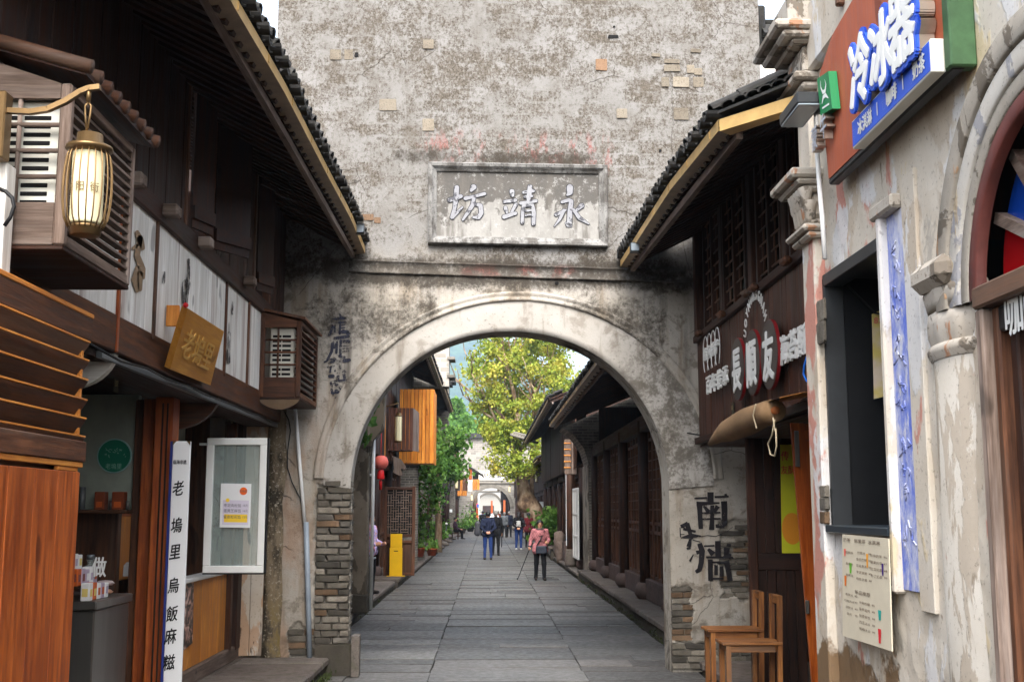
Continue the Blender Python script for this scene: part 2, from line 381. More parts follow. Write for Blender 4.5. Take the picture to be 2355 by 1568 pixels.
M_GATE = gate_plaster()
M_BRICK = stone('grey_brick', [S(148, 140, 127), S(124, 116, 104), S(92, 84, 74), S(50, 50, 52)], .9, .4, 80, .6, .12, .12, 6.)
M_BRICK_RED = stone('brown_brick', [S(136, 110, 86), S(112, 92, 72), S(88, 76, 62), S(104, 82, 64)], .9, .25, 80, .6, .12, 0, 6.)
M_MORTAR = stone('lime_mortar', [S(206, 200, 188), S(186, 178, 164), S(150, 142, 130)], .95, .1, 60, .6, .1)
M_PAVE = stone('paving_stone', [S(128, 126, 122), S(110, 108, 105), S(90, 86, 82), S(104, 97, 92)], .55, .26, 42, .9, .35, 0, 1.6, .62)
M_PAVE_JOINT = stone('joint_earth', [S(52, 49, 45), S(42, 40, 36), S(34, 32, 28)], .95, 0, 60, .5, .1, .3)
M_KERB = stone('kerb_stone', [S(128, 118, 110), S(110, 102, 95), S(84, 78, 72), S(108, 92, 84)], .8, .2, 55, .6, .25, .35, 2.2)
M_ROUGH_STONE = stone('rough_stone', [S(112, 104, 92), S(86, 80, 70), S(60, 56, 50)], .9, .25, 40, .7, .15, .18, 4.)
M_PINK_STONE = stone('purple_sandstone', [S(126, 104, 98), S(104, 88, 84), S(78, 66, 62)], .8, .15, 60, .5, .2, .1, 2.5)
M_TILE = stone('black_roof_tile', [S(62, 60, 58), S(44, 43, 42), S(84, 80, 74), S(38, 37, 36)], .8, .35, 50, .5, .3, .12, 7.)
M_WD = {a: wood('dark_timber_' + a, S(32, 18, 12), S(72, 42, 27), a) for a in 'xyz'}                   # almost black old timber
M_WB = {a: wood('brown_timber_' + a, S(56, 33, 21), S(108, 68, 44), a, worn=(S(120, 102, 88), .35)) for a in 'xyz'}
M_WR = {a: wood('red_varnished_timber_' + a, S(122, 52, 14), S(192, 100, 36), a, .45, .15, spec=.4, bump=.25) for a in 'xyz'}
M_WO = {a: wood('orange_pine_' + a, S(176, 104, 38), S(226, 154, 70), a, .5, .15, spec=.35, bump=.25) for a in 'xyz'}
M_WG = {a: wood('grey_weathered_timber_' + a, S(84, 68, 58), S(142, 124, 112), a, .8, .2, worn=(S(170, 158, 150), .4)) for a in 'xyz'}
M_WW = {a: wood('peeling_white_board_' + a, S(206, 201, 192), S(240, 238, 233), a, .8, .05, worn=(S(150, 126, 114), .6), scale=.8) for a in 'xyz'}
M_GOLD = simple('gutter_gold', S(190, 156, 98), .45, .1, .1, 40, .12)
M_GUT = simple('gutter_brown', S(128, 108, 84), .5, .1, .15, 30, .2)
M_BLACK = simple('black_paint', S(20, 21, 23), .4, 0, .05, 80, .1)
M_DARKGREY = simple('dark_grey_metal', S(58, 60, 62), .45, .5, .05, 80, .1)
M_GREY = simple('grey_metal', S(120, 124, 126), .42, .5, .05, 80, .08)
M_STEEL = simple('stainless_steel', S(126, 122, 116), .34, .85, .1, 40, .12, st=(1, 1, .1))
M_WHITE = simple('white_enamel', S(226, 226, 222), .4, 0, .04, 60, .03)
M_ACW = simple('appliance_cream', S(214, 212, 200), .45, 0, .03, 60, .04)
M_PVCW = simple('white_plastic_pipe', S(214, 214, 212), .35, 0, 0, 1, .05)
M_PVCG = simple('grey_plastic_pipe', S(138, 148, 158), .4, 0, .08, 30, .1)
M_CABLE = simple('black_cable', S(22, 22, 24), .5)
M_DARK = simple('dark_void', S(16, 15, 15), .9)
M_BRONZE = simple('bronze_metal', S(122, 98, 66), .36, .75, .1, 50, .15)
M_PAPER = simple('white_paper', S(232, 232, 232), .7, 0, .05, 20)
M_INK = simple('black_ink', S(22, 20, 22), .65)
M_REDP = simple('red_paint', S(190, 24, 26), .4)
M_GLASS = glass('clear_glass', (.55, .66, .62, 1), .02, .22)
# ---------------------------------------------------------------- ground, street, hill
def fbm(x, y, z=0, o=4): return noise.fractal(V((x, y, z)), 1.0, 2.0, o)
b = MB(); b.poly([(-3000, -200, -.06), (3000, -200, -.06), (3000, 5000, -.06), (-3000, 5000, -.06)])
ground = kind(b.build('ground', M_PAVE_JOINT), 'structure')
b = MB(); b.box((-2.9, -2, -.3), (3.6, 330, -.022)); street = kind(b.build('street', M_PAVE_JOINT), 'structure')
slab_m = [unit_mesh('paving_slab', M_PAVE, .016, .007, i) for i in range(6)]
farpave = MB()
def lay(x0, x1, y0, y1, cuts):
    y = y0; k = 0
    while y < y1:
        d = rnd.choice((.36, .42, .5, .58, .66, .78)); xs = [x0, x1]
        if rnd.random() < cuts: xs = [x0, x0 + (x1-x0) * rnd.uniform(.35, .65), x1]
        for a, c in zip(xs, xs[1:]):
            z = rnd.uniform(-.008, .008)
            if y < 46:
                o = piece(rnd.choice(slab_m), 'paving_slab', street, ((a+c)/2, y + d/2, -.03 + z), (c-a-rnd.uniform(.004, .016), d-rnd.uniform(.014, .036), .06),
                          (R(rnd.uniform(-.7, .7)), R(rnd.uniform(-.2, .2)), R(rnd.uniform(-.3, .3))))
            else: farpave.cbox((a+.008, y+.008, -.06), (c-.008, y+d-.01, z), .006)
        y += d
lay(-.61, 1.06, 10.4, 110, .18)
lay(-2.05, -.614, 10.0, 110, .3); lay(1.064, 2.32, 10.2, 110, .3)
kind(farpave.build('far_paving', M_PAVE, street), 'stuff')
# raised stone edges (each a run of blocks)
def ledge(name, x0, x1, y0, y1, z, step=1.15, mat=M_KERB):
    base = MB(); base.box((x0+.03, y0, -.05), (x1-.03, y1, z-.06)); e = kind(base.build(name, M_ROUGH_STONE), 'structure')
    y = y0
    while y < y1 - .05:
        d = min(rnd.uniform(.75, 1.3)*step, y1 - y); q = MB(); q.cbox((x0 + rnd.uniform(-.015, .015), y + .006, z - .085), (x1, y + d - .006, z + rnd.uniform(-.008, .006)), .016)
        q.build('edge_stone', mat, e); y += d
    return e
ledge('left_step', -3.3, -1.68, 8.2, 12.86, .2)
ledge('right_step', 2.32, 3.6, 7.4, 13.0, .13)
ledge('left_kerb', -3.2, -2.06, 13.45, 27.0, .16)
ledge('doorway_step', -3.2, -1.98, 27.05, 30.6, .2)
ledge('left_far_kerb', -2.75, -1.98, 30.8, 108, .13, 1.8)
ledge('left_inner_kerb', -3.3, -2.4, 30.8, 60, .24, 1.8)
ledge('right_kerb', 2.33, 3.3, 13.5, 30.4, .24)
ledge('right_far_kerb', 2.33, 3.2, 30.6, 108, .14, 1.8)
# moss tufts in the kerb joints
g = G('moss'); g.col(g.mix(g.noise(8, 3), S(38, 48, 18), S(60, 68, 30))).set(.95); M_MOSS = g.m
mo = MB()
for _ in range(150):
    sd = rnd.random()
    if sd < .45: p = V((2.31 + rnd.uniform(-.03, .01), rnd.uniform(13.6, 29), rnd.uniform(0, .09)))
    elif sd < .7: p = V((-2.05 + rnd.uniform(-.02, .04), rnd.uniform(13.6, 40), rnd.uniform(0, .05)))
    else: p = V((-1.67 + rnd.uniform(-.02, .05), rnd.uniform(10.3, 12.8), rnd.uniform(0, .08)))
    for k in range(5):
        a = rnd.uniform(0, 6.28); h = rnd.uniform(.02, .06); q = p + V((math.cos(a), math.sin(a), 0)) * .025
        mo.poly([q, q + V((.012, .006, 0)), q + V((rnd.uniform(-.02, .02), rnd.uniform(-.02, .02), h))])
kind(mo.build('moss', M_MOSS), 'stuff')
# wooded hill behind the town
hb = MB(); nx, ny = 90, 46
for j in range(ny + 1):
    for i in range(nx + 1):
        x = -1300 + 2600*i/nx; y = 380 + 1100*j/ny; KH = 2.5
        H = 150 - .62*x if -90 < x < 120 else (205.8 + (-90-x)*.08 if x <= -90 else max(45, 75.6 - (x-120)*.1))
        t = max(0, min(1, (y-390)/620)); t = t*t*(3-2*t)
        if y > 1010: t = 1 - .3*(y-1010)/470
        hb.v.append(V((x*KH, y*KH, -2 + KH*(H*t + 16*fbm(x/140, y/140)*t + 5*fbm(x/28, y/28, 3)*t))))
for j in range(ny):
    for i in range(nx): a = j*(nx+1)+i; hb.f.append([a, a+1, a+nx+2, a+nx+1]); hb.mi.append(0)
g = G('forest_canopy'); n = g.noise(.04, 6, .7); g.col(g.mix(g.ss(n, .38, .62), S(30, 48, 28), S(70, 92, 46))).set(.95, 0, .1); g.bump(n, 1., 6)
kind(hb.build('wooded_hill', g.m, None, True), 'structure')
# ---------------------------------------------------------------- the gate wall across the street
gate = thing('gateway', 'tall blotched white gateway with round arch and carved name plaque nearest the camera', 'gateway', GO)
def disp(s, z): return .009*fbm(s*1.7, z*1.7, 1) + .005*fbm(s*7, z*7, 4, 3)
sA, sB = pw(806, 1150)[0], pw(1540, 1200)[0]; sM, HA = (sA+sB)/2, (sB-sA)/2
zS = 1.98; zT = pw(1190, 763)[1]
def archz(s):
    t = max(-1, min(1, (s-sM)/HA)); return zS + (zT-zS) * (1-abs(t)**2.12)**.5
sL, sR, sTL, ZTOP, TH = -3.25, pw(1745, 60)[0], pw(640, 20)[0], 9.3, .42
PATCH = [(pw(725, 1300)[0], sA+.05, .3, pw(760, 1108)[1], .05), (pw(664, 1480)[0], pw(735, 1480)[0], .1, pw(690, 1440)[1], .06), (pw(1655, 1300)[0], pw(1748, 1300)[0], pw(1700, 1372)[1], pw(1700, 1200)[1], .07),
         (sB-.05, pw(1592, 1400)[0], pw(1570, 1470)[1], pw(1570, 1345)[1], .07), (sB-.05, pw(1748, 1500)[0], -.1, pw(1600, 1476)[1], .07), (pw(1655, 1250)[0], pw(1712, 1250)[0], pw(1690, 1262)[1], pw(1690, 1226)[1], .03)]
def pin(s, z):
    for s0, s1, z0, z1, j in PATCH:
        d = j*(fbm(s*6, z*6, 9, 3)); e = j*fbm(s*6, z*6, 31, 3)
        if s0+d < s < s1+e and z0+e < z < z1+d: return True
    return False
gb = MB()
def grid(cols, zlo, zhi, nz):
    n0 = len(gb.v)
    for s in cols:
        for k in range(nz+1):
            z = zlo(s) + (zhi-zlo(s))*k/nz; gb.v.append(W(s, z, disp(s, z) - (.034 if pin(s, z) else 0)))
    for i in range(len(cols)-1):
        for k in range(nz): a = n0+i*(nz+1)+k; gb.f.append([a, a+nz+1, a+nz+2, a+1]); gb.mi.append(1 if pin((cols[i]+cols[i+1])/2, zlo(cols[i])+(zhi-zlo(cols[i]))*(k+.5)/nz) else 0)
lin = lambda a, c, n: [a+(c-a)*i/n for i in range(n+1)]
grid(lin(sL, sTL, 10), lambda s: 0, 5.6, 90); grid(lin(sTL, sA, 64), lambda s: 0, 2.4, 150); grid(lin(sTL, sA, 18), lambda s: 2.4, ZTOP, 110)
arcols = [sM - HA*math.cos(math.pi*i/70) for i in range(71)]
grid(arcols, archz, ZTOP, 110); grid(lin(sB, sR, 72), lambda s: 0, 2.4, 150); grid(lin(sB, sR, 26), lambda s: 2.4, ZTOP, 110)
# reveal, back, ends
pathp = [(sA, 0), (sA, zS*.5)] + [(s, archz(s)) for s in arcols] + [(sB, zS*.5), (sB, 0)]
for (a, za), (c, zc) in zip(pathp, pathp[1:]):
    gb.poly([W(a, za, disp(a, za)), W(c, zc, disp(c, zc)), W(c, zc, -TH), W(a, za, -TH)])
for i in range(70): a, c = arcols[i], arcols[i+1]; gb.poly([W(c, archz(c), -TH), W(a, archz(a), -TH), W(a, ZTOP, -TH), W(c, ZTOP, -TH)])
gb.poly([W(sL, 0, -TH), W(sTL, 0, -TH), W(sTL, 5.6, -TH), W(sL, 5.6, -TH)]); gb.poly([W(sTL, 0, -TH), W(sA, 0, -TH), W(sA, ZTOP, -TH), W(sTL, ZTOP, -TH)]); gb.poly([W(sB, 0, -TH), W(sR, 0, -TH), W(sR, ZTOP, -TH), W(sB, ZTOP, -TH)])
gb.poly([W(sR, 0, -TH), W(sR, 0), W(sR, ZTOP), W(sR, ZTOP, -TH)]); gb.poly([W(sTL, 5.6, -TH), W(sTL, 5.6), W(sTL, ZTOP), W(sTL, ZTOP, -TH)])
gb.poly([W(sTL, ZTOP), W(sR, ZTOP), W(sR, ZTOP, -TH), W(sTL, ZTOP, -TH)]); gb.poly([W(sL, 5.6), W(sTL, 5.6), W(sTL, 5.6, -TH), W(sL, 5.6, -TH)])
gb.build('plaster_wall', [M_GATE, M_MORTAR], gate, True)
q = MB(); q.prism([W(sTL-.1, ZTOP, .14), W(sTL-.1, ZTOP, -TH-.14), W(sTL-.1, ZTOP+.35, -TH/2)], GS*(sR-sTL+.2)); q.build('coping', M_TILE, gate)
# wide flat band round the arch and its ridged moulding
so_c = (pw(737, 1090)[0] + pw(1648, 1100)[0])/2; so_r = (pw(1648, 1100)[0] - pw(737, 1090)[0])/2; zo = pw(1190, 686)[1]; zb = 2.02
def ring(t, k=0.0): return so_c + (so_r+k)*math.cos(t), zb + (zo-zb+k)*math.sin(t)
def sweep(prof, t0, t1, n, f=ring):
    m = MB(); k = len(prof)
    for i in range(n+1):
        t = t0+(t1-t0)*i/n
        for off, out in prof: s, z = f(t, off); m.v.append(W(s, z, out + .004*fbm(t*9, off*30, 2, 2)))
    for i in range(n):
        for j in range(k-1): a = i*k+j; m.f.append([a, a+1, a+k+1, a+k]); m.mi.append(0)
    return m
sweep([(.075, -.02), (.075, .03), (.05, .045), (.03, .03), (.012, .03), (-.005, .05), (-.03, .045), (-.04, .012), (-.04, -.02)], R(2), R(178), 110).build('arch_moulding', M_GATE, gate, True)
# the flat band: from the moulding to the opening, a hand's breadth proud
m = MB(); NB = 90
def inner(t):
    s = sM + HA*math.cos(t); return s, archz(s) if 0 < t < math.pi else zS
for i in range(NB+1):
    t = math.pi*i/NB; so_, zo_ = ring(t, -.035); si, zi = inner(t)
    for k in range(7):
        f = k/6; s, z = si+(so_-si)*f, zi+(zo_-zi)*f; m.v.append(W(s, z, .022 + disp(s, z)))
    m.v.append(W(si, zi, -.02))
for i in range(NB):
    for k in range(6): a = i*8+k; m.f.append([a, a+1, a+9, a+8]); m.mi.append(0)
    a = i*8; m.f.append([a+7, a, a+8, a+15]); m.mi.append(0)
g = G('arch_band_render'); mid = g.noise(4, 6, .65, dist=.3); fine = g.noise(30, 5, .7); strk = g.noise(6, 5, .6, (1, 1, .15), off=(5, 0, 0)); o = g.xyz()
c = g.mix(g.ss(g.noise(1.2, 3), .35, .65), S(214, 207, 196), S(228, 222, 213)); c = g.mix(g.mul(g.ss(mid, .5, .64), .55), c, S(158, 146, 130)); c = g.mix(g.mul(g.ss(strk, .52, .68), .6), c, S(150, 136, 118)); c = g.mix(g.mul(g.ss(fine, .6, .68), .5), c, S(110, 100, 88))
rt = g.mul(g.ss(o[0], 1.15, 1.9), g.ss(g.math('ADD', g.mul(mid, .6), g.mul(fine, .4)), .42, .56)); c = g.mix(g.mul(rt, .75), c, S(120, 112, 100))
lt = g.mul(g.ss(o[0], -.9, -1.6), g.ss(g.math('ADD', g.mul(mid, .6), g.mul(fine, .4)), .5, .62)); c = g.mix(g.mul(lt, .55), c, S(130, 120, 106))
dm = g.new('ShaderNodeVectorMath', operation='SCALE'); g.put(dm.inputs[0], c); dm.inputs['Scale'].default_value = .47; g.col(dm.outputs[0]).set(.92, 0, .12); g.bump(g.math('ADD', mid, g.mul(fine, .4)), .5, .012); M_BAND = g.m
m.build('arch_band', M_BAND, gate, True)
# string course
def course(name, u0, v0, u1, v1, hgt, prof):
    s0, z0 = pw(u0, v0); s1, z1 = pw(u1, v1); mm = MB(); k = len(prof); n = 40
    for i in range(n+1):
        f = i/n; s = s0+(s1-s0)*f; z = z0+(z1-z0)*f
        for dz, out in prof: mm.v.append(W(s, z+dz*hgt+.004*fbm(s*5, dz, 6, 2), out))
    for i in range(n):
        for j in range(k-1): a = i*k+j; mm.f.append([a, a+k, a+k+1, a+1]); mm.mi.append(0)
    mm.f.append(list(range(k))); mm.mi.append(0); mm.f.append(list(range(n*k, n*k+k))[::-1]); mm.mi.append(0)
    return mm.build(name, M_GATE, gate, True)
course('string_course', 803, 597, 1575, 622, .15, [(0, -.01), (0, .02), (-.1, .024), (-.14, .012), (-.84, .014), (-.88, .028), (-1, .026), (-1, -.01)])
# name plaque
pl = [pw(985, 373, .06), pw(1397, 380, .06), pw(1398, 568, .06), pw(984, 560, .06)]
def plq(x, y, n=0.):      # x 0..1 left-right, y 0..1 top-bottom
    a = [pl[0][i]*(1-x)+pl[1][i]*x for i in (0, 1)]; c = [pl[3][i]*(1-x)+pl[2][i]*x for i in (0, 1)]
    return W(a[0]*(1-y)+c[0]*y, a[1]*(1-y)+c[1]*y, n)
g = G('plaque_lime'); o = g.xyz(); mid = g.noise(5, 6, .68, (1, 1, .6), dist=.4); fine = g.noise(34, 5, .7); strk = g.noise(8, 5, .6, (1, 1, .14))
c = g.mix(g.ss(mid, .3, .7), S(160, 157, 151), S(182, 179, 173)); top = g.ss(g.math('ADD', o[2], g.mul(g.math('SUBTRACT', mid, .5), 1.3)), 4.95, 5.45)
dk = g.ss(g.math('ADD', g.mul(top, .3), g.math('ADD', g.mul(mid, .5), g.mul(fine, .25))), .47, .6); c = g.mix(g.mul(dk, .9), c, g.mix(fine, S(78, 75, 71), S(112, 107, 101)))
c = g.mix(g.mul(g.ss(strk, .46, .62), .75), c, S(118, 113, 106)); c = g.mix(g.mul(g.ss(g.noise(16, 5, .75), .55, .66), .5), c, S(206, 204, 200))
dm = g.new('ShaderNodeVectorMath', operation='SCALE'); g.put(dm.inputs[0], c); dm.inputs['Scale'].default_value = .6; g.col(dm.outputs[0]).set(.9, 0, .12); g.bump(g.math('ADD', mid, g.mul(fine, .4)), .6, .012); M_PLQ = g.m
m = MB()
for i in range(24):
    for j in range(12): m.poly([plq(i/24, (j+1)/12, .015), plq((i+1)/24, (j+1)/12, .015), plq((i+1)/24, j/12, .015), plq(i/24, j/12, .015)])
plaque = m.build('name_plaque', M_PLQ, gate)
fx, fy = .047, .1
def frame_bar(a, c, d, e, nm='plaque_frame'):
    m = MB(); n = 16; prof = [(0, -.01), (0, .075), (.12, .088), (.45, .08), (.75, .05), (1, .035), (1, -.01)]
    for i in range(n+1):
        f = i/n; p = V(a).lerp(V(c), f); r = V(d).lerp(V(e), f)
        for k, out in prof: m.v.append(plq(*(p.lerp(r, k)), out + .003*fbm(f*9, k*3, a[0]*7, 2)))
    K = len(prof)
    for i in range(n):
        for j in range(K-1): q = i*K+j; m.f.append([q, q+K, q+K+1, q+1]); m.mi.append(0)
    m.build(nm, M_FRAME, plaque)
g = G('plaque_frame_stone'); mid = g.noise(6, 6, .7, (1, 1, .5)); fine = g.noise(40, 5, .7); c = g.mix(g.ss(mid, .42, .6), S(160, 158, 154), S(104, 100, 95)); c = g.mix(g.mul(g.ss(fine, .56, .64), .8), c, S(72, 70, 68)); dm = g.new('ShaderNodeVectorMath', operation='SCALE'); g.put(dm.inputs[0], c); dm.inputs['Scale'].default_value = .62; g.col(dm.outputs[0]).set(.9, 0, .12); g.bump(g.math('ADD', mid, g.mul(fine, .5)), .6, .012); M_FRAME = g.m
frame_bar((0, 0), (1, 0), (fx, fy), (1-fx, fy)); frame_bar((1, 1), (0, 1), (1-fx, 1-fy), (fx, 1-fy)); frame_bar((0, 1), (0, 0), (fx, 1-fy), (fx, fy)); frame_bar((1, 0), (1, 1), (1-fx, fy), (1-fx, 1-fy))
# the three carved characters, stroke by stroke (white with a dark outline)
M_CHW = flaked('character_white', (S(176, 176, 179), S(160, 160, 165)), [(S(78, 78, 84), 16, .54, .8, (1, 1, 1))], kf=.6)
M_CHD = simple('character_outline', S(40, 40, 45), .8)
def zz(x, y): return (x-150)/(2200-150), (y-98)/(1068-98) + (x-150)/2050*-.016     # zoomed picture to plaque
CH = {'first': [[(470,375),(470,560),(440,760)],[62,56,50]] and [
        ([(475,390),(468,520),(450,640),(425,745)],[64,66,46,58]), ([(395,540),(520,495)],[60,56]), ([(425,745),(480,690),(540,625)],[50,40,26]),
        ([(665,385),(640,425)],[80,40]), ([(575,520),(690,490),(790,462)],[54,40,46]), ([(672,500),(655,600),(600,690),(545,775)],[46,56,46,30]), ([(690,590),(745,600),(755,690),(725,745),(665,745)],[40,58,60,56,30])],
      'second': [([(1105,430),(1110,475)],[66,50]), ([(1020,555),(1145,535)],[44,48]), ([(1030,625),(1045,680)],[50,36]), ([(1150,585),(1100,680)],[50,34]), ([(1015,735),(1145,690)],[58,48]),
        ([(1312,370),(1300,470),(1290,560)],[60,66,40]), ([(1240,440),(1350,420)],[40,46]), ([(1255,495),(1330,485)],[38,40]), ([(1205,570),(1300,555),(1380,540)],[46,40,44]),
        ([(1235,600),(1225,700),(1222,800)],[42,44,44]), ([(1235,600),(1340,590),(1355,680),(1350,815)],[36,46,56,52]), ([(1265,660),(1320,655)],[28,28]), ([(1262,715),(1318,708)],[28,28])],
      'third': [([(1770,375),(1768,440),(1740,465)],[86,78,30]), ([(1680,550),(1760,525),(1790,540)],[40,50,40]), ([(1785,540),(1770,660),(1760,835),(1725,800)],[58,66,70,26]),
        ([(1610,700),(1690,665),(1720,645)],[46,40,26]), ([(1700,650),(1650,760),(1590,840)],[44,40,12]), ([(1905,590),(1845,650)],[66,34]), ([(1810,640),(1880,740),(1985,805)],[40,56,20])]}
for cname, sts in CH.items():
    dk = MB(); wt = MB(); fr = lambda x, y, n: plq(*zz(x, y), n)
    for i, (pts, wd) in enumerate(sts):
        stroke(dk, pts, [x*.95+9 for x in wd], fr, .0215 + .0002*i); stroke(wt, pts, [x*.84 for x in wd], fr, .027 + .0002*i)
    cc = dk.build('carved_character', M_CHD, plaque); wt.build('white_stroke', M_CHW, cc)
# exposed stones and patches in the render
patch_m = unit_mesh('exposed_stone', stone('patch_stone', [S(150, 141, 126), S(138, 128, 113), S(116, 107, 95)], .9, .16, 60, .5, .1), .06, .02, 3)
patch_o = unit_mesh('exposed_brick', stone('patch_brick', [S(152, 122, 98), S(142, 111, 86), S(118, 98, 80)], .9, .12, 60, .5, .1), .06, .03, 5)
for (u, v, wu, hv, me) in [(892,242,46,27,patch_m),(985,288,26,28,patch_m),(985,103,28,22,patch_m),(772,127,26,24,patch_m),(802,127,24,24,patch_m),(1383,150,33,28,patch_o),(1545,158,44,16,patch_m),(1588,160,20,20,patch_m),(1605,166,22,16,patch_m),(1530,190,20,22,patch_m),(1566,190,46,24,patch_m),(1606,190,30,24,patch_m),(1545,142,40,10,patch_m),(1566,263,40,28,patch_m),(1430,262,28,22,patch_m),(1508,128,22,8,patch_m),(845,500,30,14,patch_o),(868,507,18,14,patch_o),(1600,118,26,9,patch_m)]:
    s, z = pw(u, v); piece(me, 'exposed_stone', gate, W(s, z, -.006+rnd.uniform(0, .006)), (wu/2680*13.4*rnd.uniform(.8, 1), .03, hv/2680*13.4), (0, R(rnd.uniform(-2, 2)), GT))
for (u, v, wu, hv) in [(820,127,9,12),(1410,85,26,8),(1280,651,9,7),(1518,347,6,6),(1412,62,5,4)]:
    s, z = pw(u, v); q = MB(); a, h = wu/2680*13.2/2, hv/2680*13.2/2; q.prism([W(s-a, z-h, .0), W(s+a, z-h*.8, .0), W(s+a*.9, z+h, .0), W(s-a*.8, z+h*.9, .0)], GN*.009); q.build('putlog_hole', M_DARK, gate)
# left brick pier
brk = [unit_mesh('brick', M_BRICK, .09, .045, 20+i) for i in range(5)]; brkr = unit_mesh('brick', M_BRICK_RED, .09, .045, 40)
def brickwork(parent, name, s0, s1, z0, z1, n=.0, ch=.0705, depth=.05, ragged=.0, reveal=False, redp=.1, seed=0):
    r = random.Random(seed); core = MB(); cn = n-.02 if False else n-.09; core.prism([W(s0, z0, cn), W(s1, z0, cn), W(s1, z1, cn), W(s0, z1, cn)], GN*.026); pr = core.build(name, M_MORTAR, parent)
    z = z0; k = 0
    while z < z1 - ch*.5:
        s = s1; first = True
        while s > s0 + .03:
            L = r.choice((.19, .24, .27)) if not (first and k % 2) else r.choice((.11, .13)); L = min(L, s - s0)
            if s - L - s0 < .07: L = s - s0
            if pin(s-L*.5, z+ch*.5) and (first or pin(s-L*.85, z+ch*.5) or r.random() < .4):
                out = r.uniform(.001, .013); dd = depth if not (first and reveal) else TH
                o = piece(brkr if r.random() < redp else r.choice(brk), 'brick', pr, W(s - L/2, z + ch/2, n + out - dd/2 + .012), (L-.012 if not (first and reveal) else L-.004, dd, ch-r.uniform(.009, .015)), (R(r.uniform(-.6, .6)), R(r.uniform(-.8, .8)), GT))
            s -= L; first = False
        z += ch; k += 1
    return pr
zp = pw(760, 1106)[1]; sp0, sp1 = pw(725, 1300)[0], sA + .012
brickwork(gate, 'brick_pier', sp0, sp1, .33, zp, .004, .0725, .06, .09, True, .06, 3)
q = MB(); q.cbox(W(sp0-.02, 0, .0), W(sp1+.02, .33, .0), .01)
q = MB(); s0_, s1_ = sp0+.02, sp1+.03
q.prism([W(s0_, 0, -TH+.05), W(s1_, 0, -TH+.05), W(s1_, 0, .06), W(s0_, 0, .06)], UP*.33); q.build('base_block', M_ROUGH_STONE, gate)
q = MB(); q.prism([W(s1_+.005, 0, .12), W(s1_+.09, 0, .12), W(s1_+.09, 0, -.12), W(s1_+.005, 0, -.12)], UP*.42); q.build('guard_stone', M_KERB, gate)
# right pier: patches of brick laid bare
brickwork(gate, 'bare_brickwork', pw(1650,1300)[0], pw(1742,1300)[0], pw(1700,1376)[1], pw(1700,1195)[1], -.022, .062, .04, .22, False, .3, 5)
brickwork(gate, 'bare_brickwork', sB-.004, pw(1596,1400)[0], pw(1570,1474)[1], pw(1570,1340)[1], -.02, .066, .04, .07, False, .5, 8)
brickwork(gate, 'bare_brickwork', sB-.004, pw(1742,1500)[0], .03, pw(1600,1474)[1], -.02, .07, .04, .05, False, .0, 9)
brickwork(gate, 'bare_brickwork', pw(660,1480)[0], pw(726,1480)[0], .21, pw(690,1436)[1], -.022, .07, .04, .2, False, .2, 10)
# painted writing: worn black paint
g = G('worn_black_paint'); n = g.noise(14, 6, .7); g.col(S(30, 27, 30)).set(.75, 0, .2); g.put(g.p.inputs['Alpha'], g.ss(g.math('ADD', g.mul(n, .7), g.mul(g.noise(60, 4, .7), .3)), .36, .42)); M_WORN = g.m
g = G('faded_blue_black_paint'); n = g.noise(11, 6, .72); g.col(g.mix(n, S(32, 33, 42), S(60, 62, 76))).set(.8, 0, .15); g.put(g.p.inputs['Alpha'], g.ss(g.math('ADD', g.mul(n, .6), g.mul(g.noise(50, 4, .7), .4)), .42, .52, 0., .93)); M_FADED = g.m
def zr(x, y, n): u = (2120 + x*260/1199)*.73273; v = (1520 + y*340/1568)*.73273; s, z = pw(u, v); return W(s, z, n + disp(s, z))
NAN = [([(270,200),(455,190)],26),([(565,180),(768,172)],30),([(712,165),(745,150)],50),([(505,110),(503,270)],92),([(300,280),(635,265)],[70,22]),([(345,290),(352,440),(365,640)],[80,70,66]),([(700,240),(708,420),(705,560),(660,610)],[90,86,84,60]),([(580,600),(700,590)],[50,80]),([(405,310),(480,400)],[30,70]),([(610,310),(560,400)],[70,40]),([(380,412),(650,405)],26),([(385,500),(660,492)],26),([(530,300),(528,480),(520,655)],[60,60,80])]
QIANG = [([(345,850),(385,960),(370,1130),(345,1230),(290,1265)],[70,80,74,70,50]),([(300,985),(400,960)],[60,40]),([(410,890),(565,882)],24),([(612,815),(615,1040)],84),([(470,930),(545,1010)],[40,90]),([(440,1050),(830,1055)],30),([(740,870),(800,880)],44),([(740,910),(725,1040)],[90,60]),([(770,990),(740,1060)],[80,120]),([(500,1080),(505,1390)],70),([(490,1120),(690,1122)],26),([(730,1100),(755,1200),(790,1395)],[90,74,80]),([(585,1160),(585,1310)],54),([(662,1180),(662,1330)],54),([(530,1360),(690,1358)],30),([(600,1135),(700,1130)],20)]
CRACK = [([(75,610),(180,560)],[50,60]),([(165,560),(210,700),(240,790)],[70,60,40]),([(110,640),(290,680)],[40,34]),([(65,620),(70,760)],14),([(70,720),(130,718)],10),([(75,770),(230,740),(370,745)],[12,70,16]),([(250,800),(360,830)],[14,12]),([(215,790),(190,900)],[40,70]),([(160,930),(215,910)],[30,36]),([(205,1110),(260,1010)],[36,14]),([(370,750),(460,735),(580,750),(740,680),(830,610)],[10,9,12,9,5])]
for nm, sts in (('painted_character', NAN), ('painted_character', QIANG), ('painted_figure', CRACK[:8]), ('painted_blot', CRACK[8:9]), ('painted_blot', CRACK[9:10]), ('wall_crack', CRACK[10:])):
    m = MB()
    for i, (p, w_) in enumerate(sts): stroke(m, p, w_, zr, .008 + .0002*i, caps=False)
    m.build(nm, M_WORN, gate)
def zl(x, y, n): u = (980 + x*150/735)*.73273; v = (960 + y*320/1568)*.73273; s, z = pw(u, v); return W(s, z, n + disp(s, z))
